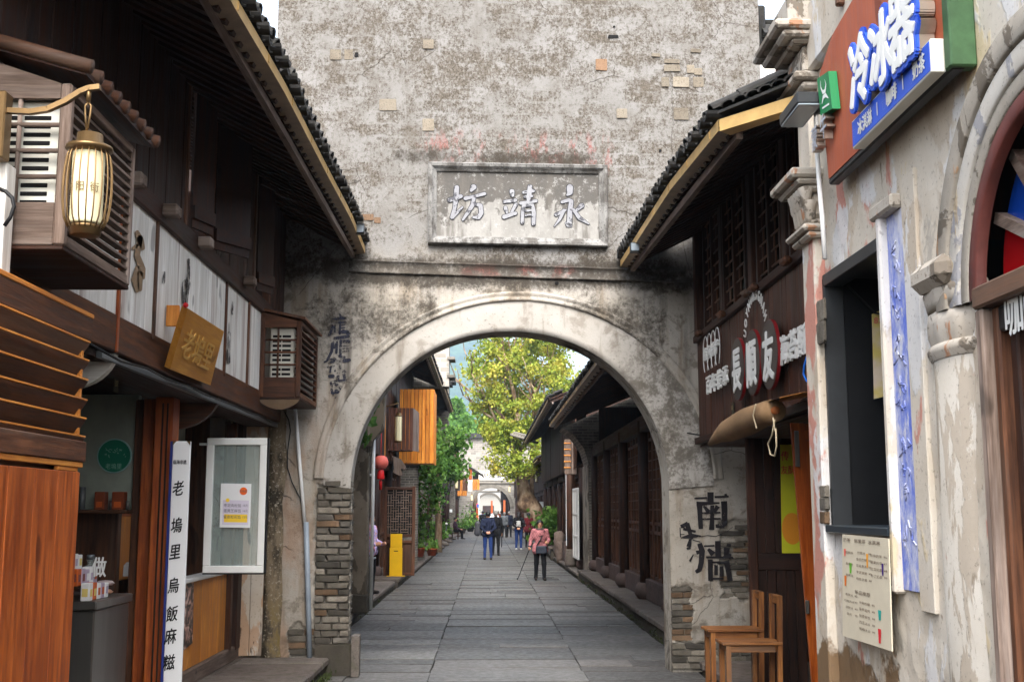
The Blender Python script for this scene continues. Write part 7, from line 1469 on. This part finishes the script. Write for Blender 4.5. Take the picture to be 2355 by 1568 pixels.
def limb(p, d, L, rr, lvl):
    pts = [p]; dd = V(d)
    for k in range(4): dd = (dd+V((r.uniform(-.25, .25), r.uniform(-.25, .25), r.uniform(-.05, .25)))).normalized(); pts.append(pts[-1]+dd*L/4)
    m = MB(); m.tube(pts, [rr, rr*.85, rr*.7, rr*.55, rr*.4], 6); m.build('limb', M_BARK, pt, True)
    if lvl: [limb(pts[2+k % 3], (dd+V((r.uniform(-.9, .9), r.uniform(-.9, .9), r.uniform(-.3, .6)))).normalized(), L*.7, rr*.5, lvl-1) for k in range(3)]
    ends.extend(pts[2:])
for k in range(7): a = k*.9; limb(tr[6+k % 3], V((math.cos(a)*.8, math.sin(a)*.6, 1.0)), 3.0, .14, 2)
q = MB(); m2 = MB(); m2.tube([tp(1222, 1150), tp(1224, 1100), tp(1222, 1040), tp(1230, 980)], [.12, .11, .1, .06], 8); m2.build('limb', M_BARK, pt, True)
cen = tp(1216, 872); cl = []
for _ in range(165):
    while True:
        x, y, z = (r.uniform(-1, 1) for _ in range(3))
        if x*x+y*y+z*z < 1: break
    k = (x*x+y*y+z*z)**.5
    if k < .5 and r.random() < .6: continue
    cl.append(cen+V((x*3.15, y*2.8, z*3.5)))
for _ in range(20): u, v = r.uniform(1130, 1240), r.uniform(960, 1030); cl.append(tp(u, v, YT-r.uniform(-1, 2)))
for u, v in ((1135, 1010), (1145, 1040), (1150, 1070), (1165, 1085), (1190, 1050), (1180, 1080), (1215, 1060), (1225, 1080), (1128, 985), (1160, 1030), (1172, 1060), (1235, 1040), (1150, 1000), (1140, 1085), (1130, 1055), (1205, 1085)):
    for _ in range(2): cl.append(tp(u+r.uniform(-6, 6), v+r.uniform(-6, 6), YT-1.5))
for c in cl:
    rr = r.uniform(.28, .62); w_ = 190 if c.z > 5.2 else 80
    for _ in range(w_):
        p = c+V((r.gauss(0, .5), r.gauss(0, .5), r.gauss(0, .42)))*rr; leaf(q, p, r.uniform(.05, .145), r)
q.build('crown', M_LF, pt)
# second, greener trees far behind
for (u, v, Y, rx_, n, lb) in ((1090, 985, 130, 4.0, 5200, 'dark green tree far behind the left gable'), (1066, 1000, 118, 2.6, 3200, 'small green tree at the foot of the hill')):
    t = thing('broadleaf_tree', lb, 'tree', (onY(u, v, Y).x, Y, 0)); c = onY(u, v, Y); m = MB(); m.tube([(c.x, Y, 0), (c.x+.3, Y, c.z*.5), c], [.3, .24, .1], 8); m.build('trunk', M_BARK, t, True); m = MB(); sub = [c+V((r.gauss(0, .5), r.gauss(0, .4), r.gauss(0, .4)))*rx_ for _ in range(26)]
    for _ in range(n): s_ = r.choice(sub); leaf(m, s_+V((r.gauss(0, .5), r.gauss(0, .5), r.gauss(0, .4)))*rx_*.33, r.uniform(.3, .55), r)
    m.build('crown', M_IVY, t)
# climbers on the left
def climber(name, label, pts, n, spread, s0, s1, Y):
    t = thing(name, label, 'climber', onY(*pts[0], Y)); m = MB(); P = [onY(u, v, Y+r.uniform(-.8, .8)) for u, v in pts]
    for a, c in zip(P, P[1:]): m.tube([a, (a+c)/2+V((r.uniform(-.1, .1), 0, r.uniform(-.1, .1))), c], .02, 5)
    m.build('stem', M_BARK, t, True); m = MB()
    for _ in range(n):
        k = r.randrange(len(P)); p = P[k]+V((r.gauss(0, 1)*spread, r.gauss(0, 1)*spread, r.gauss(0, 1)*spread*.8)); leaf(m, p, r.uniform(s0, s1), r)
    m.build('foliage', M_IVY, t)
climber('climbing_vine', 'bushy green climber hanging below the orange balcony box', [(985, 1080), (975, 1050), (990, 1030), (1000, 1000), (1005, 985), (995, 1060), (970, 1080), (1010, 1050), (985, 1095), (1000, 1085), (1015, 1070)], 1000, .2, .06, .13, 36)
climber('climbing_vine', 'green climber spilling over the second left house front', [(1030, 1060), (1040, 1070), (1045, 1045), (1035, 1035), (1050, 1080), (1060, 1070), (1025, 1080), (1040, 1090), (1055, 1020), (1060, 1000), (1045, 1005)], 900, .22, .07, .15, 44)
climber('climbing_vine', 'pale hanging vine strands over the brick fire wall end', [(1004, 1110), (1003, 1130), (1002, 1150), (1010, 1120), (998, 1140), (1000, 1165), (960, 1130), (962, 1160), (968, 1190)], 600, .14, .05, .12, 38)
climber('climbing_vine', 'leafy strand on the plaster pier just inside the arch', [(842, 960), (838, 985), (832, 1005), (850, 930), (860, 905)], 260, .05, .05, .11, 18.4)
climber('climbing_vine', 'low green bush behind the walking person in pink', [(1262, 1225), (1275, 1215), (1268, 1200), (1280, 1205), (1290, 1195)], 1200, .3, .08, .18, 44)
tk = thing('old_tree_stem', 'bare brown tree stem growing up the left house front', 'tree', onZ(1008, 1262, .13)); m = MB(); b0 = onY(1008, 1240, 46); m.tube([V((b0.x, 46, .13)), onY(1009, 1200, 46), onY(1007, 1160, 46), onY(1011, 1110, 46), onY(1006, 1085, 46)], [.16, .13, .12, .1, .07], 8); m.build('trunk', M_BARK, tk, True); m = MB(); m.tube([onY(1011, 1115, 46), onY(1020, 1095, 46), onY(1026, 1080, 46)], [.06, .05, .03], 6); m.build('limb', M_BARK, tk, True)
# potted plants
def pot(u, v, Z, R_, H, label, n, sp, hgt, mat=M_POT):
    c = onZ(u, v, Z); t = thing('potted_plant', label, 'potted plant', c, 'potted plants along the left kerb'); m = MB(); m.lathe([(R_*.7, 0), (R_*.98, H*.82), (R_*1.08, H*.84), (R_*1.08, H), (R_*.9, H), (R_*.85, H*.85)], c, 16); m.build('pot', mat, t, True); m = MB(); m.lathe([(R_*.86, H*.86), (.01, H*.88)], c, 12); m.build('soil', M_PAVE_JOINT, t); m = MB()
    for k in range(5): m.tube([c+UP*H*.85, c+V((r.uniform(-.1, .1), r.uniform(-.1, .1), H+hgt*.5)), c+V((r.uniform(-.2, .2), r.uniform(-.2, .2), H+hgt))], .008, 4)
    m.build('stem', M_BARK, t, True); m = MB()
    for _ in range(n): leaf(m, c+V((r.gauss(0, sp), r.gauss(0, sp), H+abs(r.gauss(0, .5))*hgt)), r.uniform(.05, .13), r)
    m.build('foliage', M_IVY, t)
pot(993, 1277, .13, .2, .26, 'orange terracotta pot with a low plant, nearest the kerb', 160, .1, .35); pot(962, 1280, .24, .22, .3, 'terracotta pot with a tall thin plant beside the lattice door', 260, .14, 1.3); pot(1000, 1253, .24, .22, .3, 'dark pot with a bright green bush before the brick wall end', 420, .2, .7, M_DARKGREY); pot(1022, 1240, .13, .2, .3, 'grey pot with spiky green plant by the tree stem', 360, .2, .6, M_KERB)
pot(1082, 1222, .13, .3, .4, 'broad pot with dense dark foliage near the far left pillar', 700, .38, 1.1, M_DARKGREY); pot(1064, 1226, .13, .25, .35, 'low green potted shrub beside the seated person', 300, .26, .5, M_KERB)
for k in range(9):
    p = onZ(1015+k*5-(k % 2)*14, 1262-k*3.5, .13); q = MB(); s_ = r.uniform(.1, .2); q.lathe([(s_*.4, 0), (s_, s_*.25), (s_*.9, s_*.6), (s_*.3, s_*.85)], p, 8, 1, .7); tag(q.build('kerb_stone_lump', M_KERB, None, True), 'loose rounded stone on the left kerb among pots', 'stone', 'loose stones on the left kerb')
bl_ = thing('bollard_lamp', 'slim grey bollard lamp at the left kerb by the tree stem', 'bollard', onZ(1026, 1243, .13)); c = onZ(1026, 1243, .13); q = MB(); q.cyl(c, c+UP*.85, .05, 10); q.build('shaft', M_DARKGREY, bl_, True); q = MB(); q.lathe([(.07, .85), (.08, .9), (.05, .95)], c, 10); q.build('head', M_WHITE, bl_, True)
# ---------------------------------------------------------------- people: one continuous body each (smooth union of limbs)
import numpy as np
M_SKIN = simple('skin', S(184, 134, 106), .6, 0, .03, 60, .06); M_HAIR = simple('black_hair', S(26, 22, 22), .55, 0, .4, 200, .1); M_GHAIR = simple('grey_hair', S(120, 116, 112), .7, 0, .4, 200, .1)
def cloth(name, c, st=(1, 1, 1)): return simple(name, c, .85, 0, .35, 40, .12, .15, 0, st, 14)
def body_mesh(prims, h, k=.009):
    """prims: (a, b, ra, rb, material) tapered capsules; returns verts, faces, material per face"""
    A = np.array([p[0] for p in prims], float); B = np.array([p[1] for p in prims], float); ra = np.array([p[2] for p in prims]); rb = np.array([p[3] for p in prims]); mt = np.array([p[4] for p in prims])
    lo = np.minimum(A-ra[:, None], B-rb[:, None]).min(0)-h*2; hi = np.maximum(A+ra[:, None], B+rb[:, None]).max(0)+h*2
    n = np.ceil((hi-lo)/h).astype(int)+1
    gx_, gy_, gz_ = np.meshgrid(*[lo[i]+h*np.arange(n[i]) for i in range(3)], indexing='ij'); P = np.stack([gx_, gy_, gz_], -1).reshape(-1, 3).astype(np.float32)
    def sd(P, i): d = B[i]-A[i]; L = max(1e-9, d@d); t = np.clip((P-A[i])@d/L, 0, 1); return np.linalg.norm(P-A[i]-t[:, None]*d, axis=1)-(ra[i]*(1-t)+rb[i]*t)
    acc = np.zeros(len(P))
    for i in range(len(prims)): acc += np.exp(-np.clip(sd(P, i)/k, -40, 40)*1.0)
    F = (-k*np.log(acc+1e-30)).reshape(n)
    ins = F < 0; idx = -np.ones(n-1, int); corner = [(i, j, l) for i in (0, 1) for j in (0, 1) for l in (0, 1)]
    cnt = sum(ins[i:n[0]-1+i, j:n[1]-1+j, l:n[2]-1+l].astype(int) for i, j, l in corner); act = (cnt > 0) & (cnt < 8); cells = np.argwhere(act); idx[act] = np.arange(len(cells))
    acc_p = np.zeros((len(cells), 3)); acc_n = np.zeros(len(cells))
    for a in corner:
        for ax in range(3):
            if a[ax]: continue
            b2 = list(a); b2[ax] = 1; ca = cells+np.array(a); cb = cells+np.array(b2); fa = F[tuple(ca.T)]; fb2 = F[tuple(cb.T)]; m = (fa < 0) != (fb2 < 0); t = np.where(m, fa/np.where(m, fa-fb2, 1), 0); acc_p += np.where(m[:, None], ca+t[:, None]*(cb-ca), 0); acc_n += m
    Vv = lo+h*(acc_p/acc_n[:, None]); faces = []
    for ax in range(3):
        o1, o2 = [(1, 2), (2, 0), (0, 1)][ax]; sl_ = [slice(1, None)]*3; sl_[ax] = slice(0, n[ax]-1); S0 = ins[tuple(slice(0, n[i]-1) if i == ax else slice(1, n[i]-1) for i in range(3))]; S1 = ins[tuple(slice(1, n[i]) if i == ax else slice(1, n[i]-1) for i in range(3))]
        e = np.argwhere(S0 != S1); flip = S0[tuple(e.T)]; e = e+np.array([0 if i == ax else 1 for i in range(3)]); q = []
        for d1, d2 in ((0, 0), (-1, 0), (-1, -1), (0, -1)): c = e.copy(); c[:, o1] += d1; c[:, o2] += d2; q.append(idx[tuple(c.T)])
        q = np.stack(q, 1); q[~flip] = q[~flip][:, ::-1]; faces.append(q)
    Fc = np.concatenate(faces); C_ = Vv[Fc].mean(1); D = np.stack([sd(C_, i) for i in range(len(prims))]); return Vv, Fc, mt[D.argmin(0)]
def person(label, foot, H, face, mats, pose='stand', hair=M_HAIR, h=.02, arms=('down', 'down'), stride=.0, coat=.0, fat=1., cap=None, extra=None, bob=False):
    """face = heading in degrees (0 looks along +y, 180 towards the camera); arms: (left, right)"""
    t = thing('person', label, 'person', foot, 'people in the street'); s = H/1.7; P = []; SK, SH, PA, SO = 0, 1, 2, 3
    def c(a, b, r0, r1, m): P.append((a, b, r0, r1, m))
    hip = .9 if pose != 'sit' else .48; dz = hip-.9
    if pose == 'sit': legs = [((x, 0, .48), (x*1.1, .4, .48), (x*1.1, .42, .08)) for x in (-.1, .1)]
    else: legs = [((-.095, 0, .88), (-.1, .06*0+stride*.5+.02, .48), (-.11, stride*.6-.0, .08)), ((.095, 0, .88), (.1, -stride*.35+.02, .48), (.11, -stride*.6, .08))]
    for a, b, d in legs: c(a, b, .088*fat, .062*fat, PA); c(b, d, .06*fat, .047*fat, PA); c((d[0], d[1]-.03, .045), (d[0]*1.12, d[1]+.15, .035), .043, .036, SO)
    c((-.07, 0, .93+dz), (.07, 0, .93+dz), .115*fat, .115*fat, PA if coat < .05 else SH)
    c((0, 0, 1.0+dz), (0, .005, 1.3+dz), .125*fat, .14*fat, SH); c((-.09, .0, 1.22+dz), (.09, .0, 1.22+dz), .1*fat, .1*fat, SH); c((-.155, 0, 1.385+dz), (.155, 0, 1.385+dz), .062*fat, .062*fat, SH); c((0, -.01, 1.36+dz), (0, .0, 1.42+dz), .09, .07, SH)
    if coat: c((-.1, 0, .95+dz), (-.11, 0, .95-coat+dz), .1*fat, .11*fat, SH); c((.1, 0, .95+dz), (.11, 0, .95-coat+dz), .1*fat, .11*fat, SH); c((0, 0, .95+dz), (0, 0, .95-coat+dz), .12*fat, .12*fat, SH)
    c((0, -.005, 1.4+dz), (0, .012, 1.5+dz), .05, .048, SK); hz = 1.585+dz
    c((0, .005, hz+.02), (0, .015, hz-.03), .088, .07, SK); c((0, .03, hz-.065), (0, .045, hz-.085), .045, .035, SK); c((0, .092, hz+.0), (0, .105, hz-.022), .012, .014, SK)
    for sx in (-1, 1): c((sx*.086, .0, hz-.005), (sx*.09, -.005, hz-.035), .014, .01, SK)
    for sx, kind_ in zip((-1, 1), arms):
        sh_ = (sx*.185, 0, 1.385+dz)
        if kind_ == 'down': el, wr, hd = (sx*.225, -.02, 1.12+dz), (sx*.225, .05, .88+dz), (sx*.22, .075, .79+dz)
        elif kind_ == 'back': el, wr, hd = (sx*.25, -.1, 1.12+dz), (sx*.07, -.17, .97+dz), (sx*.0, -.185, .95+dz)
        elif kind_ == 'cane': el, wr, hd = (sx*.26, .0, 1.13+dz), (sx*.31, .13, .93+dz), (sx*.32, .2, .9+dz)
        elif kind_ == 'bent': el, wr, hd = (sx*.25, .0, 1.13+dz), (sx*.2, .2, 1.05+dz), (sx*.16, .26, 1.06+dz)
        elif kind_ == 'lap': el, wr, hd = (sx*.24, .05, 1.1+dz), (sx*.14, .28, .98+dz), (sx*.1, .35, .98+dz)
        c(sh_, el, .06*fat, .047*fat, SH); c(el, wr, .047*fat, .034*fat if mats[1] is not mats[0] else .03, SH if kind_ != 'bare' else SK); c(wr, hd, .03, .034, SK)
        d = (V(hd)-V(wr)).normalized(); sdv = d.cross(V((sx, .3, .2))).normalized(); tip = V(hd)
        for f in range(4): b0 = tip+sdv*(-.027+.018*f); L = (.062, .07, .066, .05)[f]; m_ = b0+d*L*.5; e_ = m_+(d*.6+V((-sx*.6, .2, 0))*.8).normalized()*L*.5; c(tuple(b0), tuple(m_), .011, .01, SK); c(tuple(m_), tuple(e_), .01, .009, SK)
        th = V(wr).lerp(V(hd), .55)+V((0, .02, 0)); c(tuple(th), tuple(th+d*.045+V((-sx*.02, .03, 0))), .013, .01, SK)
    if extra: extra(c)
    Vv, Fc, mm = body_mesh([(tuple(V(a)*s), tuple(V(b)*s), r0*s, r1*s, m) for a, b, r0, r1, m in P], h)
    Vv = np.array([V(p)+noise.noise_vector(V((p[0]*11+H*9, p[1]*11, p[2]*6)))*(.009 if .12*s < p[2] < 1.36*s else 0) for p in Vv]); Rz = Matrix.Rotation(R(face), 3, 'Z'); ft = V(foot)
    me = bpy.data.meshes.new('body'); me.from_pydata([tuple(Rz @ V(p)) for p in Vv], [], [list(map(int, f)) for f in Fc])
    for m in mats: me.materials.append(m)
    me.polygons.foreach_set('material_index', [int(x) for x in mm]); me.polygons.foreach_set('use_smooth', [True]*len(me.polygons)); me.update()
    ob = link(bpy.data.objects.new('body', me)); ob.parent = t; ORG[ob] = ft
    tw = lambda p: ft + Rz @ (V(p)*s)
    # hair: a shell over the back and top of the head
    q = MB(); nn, mmn = 14, 8
    for j in range(mmn+1):
        ph_ = math.pi*.62*j/mmn
        for i in range(nn):
            a = 2*math.pi*i/nn; back = .5-.5*math.sin(a); lim = ph_*(.62+(.45 if not bob else .85)*back**(1 if not bob else .7)); rr = .107
            p = (math.sin(lim)*math.cos(a)*rr*.95, math.sin(lim)*math.sin(a)*rr*1.02-.004, hz+.012+math.cos(lim)*rr*1.02); q.v.append(tw(p))
    for j in range(mmn):
        for i in range(nn): q.f.append([j*nn+i, j*nn+(i+1) % nn, (j+1)*nn+(i+1) % nn, (j+1)*nn+i]); q.mi.append(0)
    q.build('hair' if not cap else 'cap', cap or hair, t, True)
    if cap: q = MB(); q.prism([tw((x, y, hz+.045)) for x, y in ((-.08, .06), (.08, .06), (.06, .15), (-.06, .15))], (0, 0, .012)); q.build('cap_peak', cap, t)
    if h < .017 or abs(face) > 90:
        for sx in (-1, 1): q = MB(); q.lathe([(.002, -.007), (.012, 0), (.002, .007)], tw((sx*.034, .093, hz+.008)), 8); q.build('eye', M_HAIR, t)
        q = MB(); q.bar(tw((-.024, .093, hz-.052)), tw((.024, .093, hz-.052)), .012, .008); q.build('mouth', simple('lips', S(140, 80, 74), .6), t)
    return t, tw
def foot(u, v): p = onZ(u, v, 0); return V((p.x, p.y, 0))
navy, black_c, jean, pinkc = cloth('navy_cloth', S(28, 34, 54)), cloth('black_cloth', S(22, 22, 25)), cloth('blue_denim', S(34, 54, 104)), None
shoe = simple('dark_shoe', S(34, 26, 24), .6)
g = G('pink_check_cloth'); w1 = g.new('ShaderNodeTexChecker'); w1.inputs['Scale'].default_value = 22; w1.inputs['Color1'].default_value = S(170, 112, 112); w1.inputs['Color2'].default_value = S(146, 88, 94); g.l.new(g.pos(), w1.inputs[0]); n = g.noise(9, 4, .6); g.col(g.mix(g.ss(n, .4, .7, 0., .5), w1.outputs[0], S(128, 84, 88))).set(.9, 0, .1); g.bump(g.noise(14, 4, .6), .5, .015); M_PINKC = g.m
# woman with the walking stick
ft = foot(1242, 1334)
t, tw = person('woman in pink checked jacket and black trousers walking with a stick', ft, 1.5, 184, [M_SKIN, M_PINKC, black_c, shoe], 'stand', M_HAIR, .0125, ('bent', 'cane'), .16, .1, 1.12, bob=True)
hand = tw((.32, .22, .9)); tip = onZ(1190, 1333, 0); q = MB(); q.tube([hand+(hand-tip).normalized()*.08, hand, tip], [.012, .011, .009], 8); st_ = thing('walking_stick', 'black walking stick held by the person in pink', 'walking stick', tip); q.build('shaft', M_BLACK, st_, True); q = MB(); q.lathe([(.014, 0), (.016, .03), (.012, .05)], tip, 8); q.build('rubber_tip', M_BLACK, st_, True); q = MB(); q.bar(hand+V((-.05, 0, .06)), hand+V((.06, 0, .06)), .025, .025); q.build('handle', M_BLACK, st_)
bgc = tw((-.02, .2, .86)); bag = thing('shoulder_bag', 'dark grey shoulder bag worn across the pink jacket', 'bag', bgc); q = MB(); q.cbox(bgc-V((.14, .03, .1)), bgc+V((.14, .03, .1)), .025); q.build('pouch', simple('bag_slate', S(44, 48, 58), .5, 0, .1, 30), bag); q = MB(); q.tube([bgc+V((-.12, -.0, .1)), tw((.0, .17, 1.15)), tw((-.12, .09, 1.4)), tw((-.14, -.04, 1.43))], .014, 6); q.build('strap', M_BLACK, bag, True)
q = MB(); q.tube([tw((.09*math.cos(a), .02+.075*math.sin(a), 1.44)) for a in [i*math.pi/6 for i in range(13)]], .028, 6); q.build('scarf', cloth('grey_scarf', S(84, 74, 72)), t, True)
for z in (1.25, 1.1): q = MB(); p = tw((.0, .16, z)); q.bar(p-V((.05, 0, 0)), p+V((.05, 0, 0)), .014, .012); q.build('frog_button', M_HAIR, t)
# man in navy, hands behind his back
t, tw = person('man in navy jacket, jeans and black cap with hands clasped behind', foot(1122, 1287), 1.7, 4, [M_SKIN, navy, jean, shoe], 'stand', M_HAIR, .016, ('back', 'back'), .05, .06, 1.02, cap=M_BLACK)
p = foot(1140, 1277); t, tw = person('man in long black coat carrying a folded umbrella beside the navy jacket', p, 1.72, -6, [M_SKIN, black_c, black_c, shoe], 'stand', M_GHAIR, .018, ('down', 'down'), .12, .12, 1.05)
hd = tw((.22, .08, .8)); um = thing('folded_umbrella', 'dark folded umbrella hanging from the hand of the man in black', 'umbrella', hd-UP*.5); q = MB(); q.tube([hd+UP*.06, hd-UP*.05, hd-UP*.1, hd-UP*.42, hd-UP*.5], [.012, .014, .035, .028, .008], 8); q.build('canopy', simple('umbrella_grey', S(60, 60, 64), .6), um, True); q = MB(); q.tube([hd+UP*.06, hd+UP*.12], .012, 6); q.build('handle', M_BLACK, um)
t, tw = person('woman in black printed T-shirt and wide jeans, hands behind her back', foot(1193, 1264), 1.66, -4, [M_SKIN, black_c, jean, M_WHITE], 'stand', M_HAIR, .018, ('back', 'back'), .1, .0, 1.1)
q = MB()
for k in range(5): z = 1.28-.05*k; stroke(q, [(-.1+.02*(k % 2), z), (.0, z+.012), (.1, z-.006*k)], [.02, .03, .014], lambda x, zz_, n: tw((x, -.158-n, zz_)), .006)
q.build('back_print', M_WHITE, t)
q = MB(); q.tube([tw((0, -.06, 1.6)), tw((0, -.1, 1.5)), tw((0, -.12, 1.38)), tw((0, -.13, 1.28))], [.08, .085, .07, .03], 8); q.build('long_hair', M_HAIR, t, True)
person('person in dark red coat walking behind the black T-shirt', foot(1212, 1260)+V((.1, .8, 0)), 1.62, 0, [M_SKIN, cloth('dark_red_cloth', S(88, 26, 30)), black_c, shoe], 'stand', M_HAIR, .024, ('down', 'down'), .1, .1)
person('stooped man in grey jacket among the far pair', foot(1160, 1236), 1.62, 0, [M_SKIN, cloth('grey_cloth', S(84, 88, 92)), black_c, shoe], 'stand', M_GHAIR, .026, ('down', 'down'), .12, .05, 1.1)
person('man in dark navy suit, nearer of the far pair', foot(1171, 1235), 1.66, 0, [M_SKIN, cloth('ink_cloth', S(24, 28, 42)), black_c, shoe], 'stand', M_GHAIR, .026, ('down', 'down'), .2, .08, 1.12)
p = foot(1110, 1232); t, tw = person('person in black with a dark case left of navy jacket', p, 1.68, 0, [M_SKIN, black_c, black_c, shoe], 'stand', M_HAIR, .026, ('down', 'bent'), .1, .1, 1.05); cs_ = thing('guitar_case', 'dark rounded case standing beside the person in black', 'case', p+V((-.35, -.1, 0))); q = MB(); q.lathe([(.1, 0), (.24, .15), (.22, .45), (.16, .6), (.2, .8), (.12, 1.0)], p+V((-.35, -.1, .0)), 12, 1, .4); q.build('shell', simple('case_grey', S(52, 52, 56), .5), cs_, True)
person('person in pale top with headscarf behind the navy jacket', foot(1140, 1228), 1.6, 180, [M_SKIN, cloth('pale_cloth', S(196, 196, 204)), black_c, shoe], 'stand', M_WHITE, .028, ('bent', 'down'), .1)
cols = [('blue', S(50, 80, 160)), ('red', S(180, 50, 50)), ('white', S(210, 210, 212)), ('orange', S(206, 100, 50)), ('grey', S(90, 92, 96)), ('violet', S(110, 70, 120))]
for i, (u, v) in enumerate(((1112, 1218), (1124, 1214), (1133, 1216), (1146, 1215), (1152, 1211), (1181, 1213))):
    person(f'distant person in {cols[i][0]} top near the far gateway', foot(u, v), 1.64, (0, 180)[i % 2], [M_SKIN, cloth(cols[i][0]+'_cloth', cols[i][1]), black_c, shoe], 'stand', M_HAIR, .032, ('down', 'down'), .15)
person('person in dark clothes leaning at the far left pot plants', onZ(1085, 1214, .13), 1.6, -60, [M_SKIN, black_c, black_c, shoe], 'stand', M_HAIR, .03, ('bent', 'bent'), .0)
# seated person with a stool on the left kerb
p = V((onY(1047, 1200, 66).x, 66, .13)); person('person in dark clothes seated on the left kerb', p, 1.62, -75, [M_SKIN, cloth('plum_cloth', S(74, 50, 66)), black_c, shoe], 'sit', M_HAIR, .028, ('lap', 'lap')); sto = thing('low_stool', 'low dark stool under the seated person', 'stool', p); rbox(p+V((-.2, -.2, .3)), p+V((.2, .2, .38)), 'seat', M_WD['x'], sto)
for dx in (-.16, .16):
    for dy in (-.16, .16): rbox(p+V((dx-.03, dy-.03, 0)), p+V((dx+.03, dy+.03, .3)), 'leg', M_WD['z'], sto)
# vendor half hidden behind the plaster pier
g = G('lilac_flower_cloth'); n = g.noise(16, 3, .6); g.col(g.ramp(n, [(.4, S(172, 146, 206)), (.5, S(206, 196, 226)), (.6, S(222, 150, 160)), (.66, S(190, 80, 60))])).set(.85)
p = V((onY(850, 1300, 22.8).x, 22.8, .16)); person('vendor in lilac flowered blouse half hidden behind the plaster pier', p, 1.52, 250, [M_SKIN, g.m, black_c, shoe], 'stand', M_HAIR, .016, ('bent', 'bent'), .0, .04, 1.1)
# ---------------------------------------------------------------- air: thin haze that turns the hill blue
hz_ = MB(); hz_.box((-3600, -60, -1.2), (3600, 3900, 720)); g = G('haze_air'); [g.l.remove(l) for l in list(g.out.inputs[0].links)]; g.n.remove(g.p); pv = g.new('ShaderNodeVolumePrincipled'); pv.inputs['Color'].default_value = (.62, .8, 1, 1); pv.inputs['Density'].default_value = .00034; pv.inputs['Anisotropy'].default_value = .2; g.l.new(pv.outputs[0], g.out.inputs['Volume'])
kind(hz_.build('haze', g.m), 'stuff')
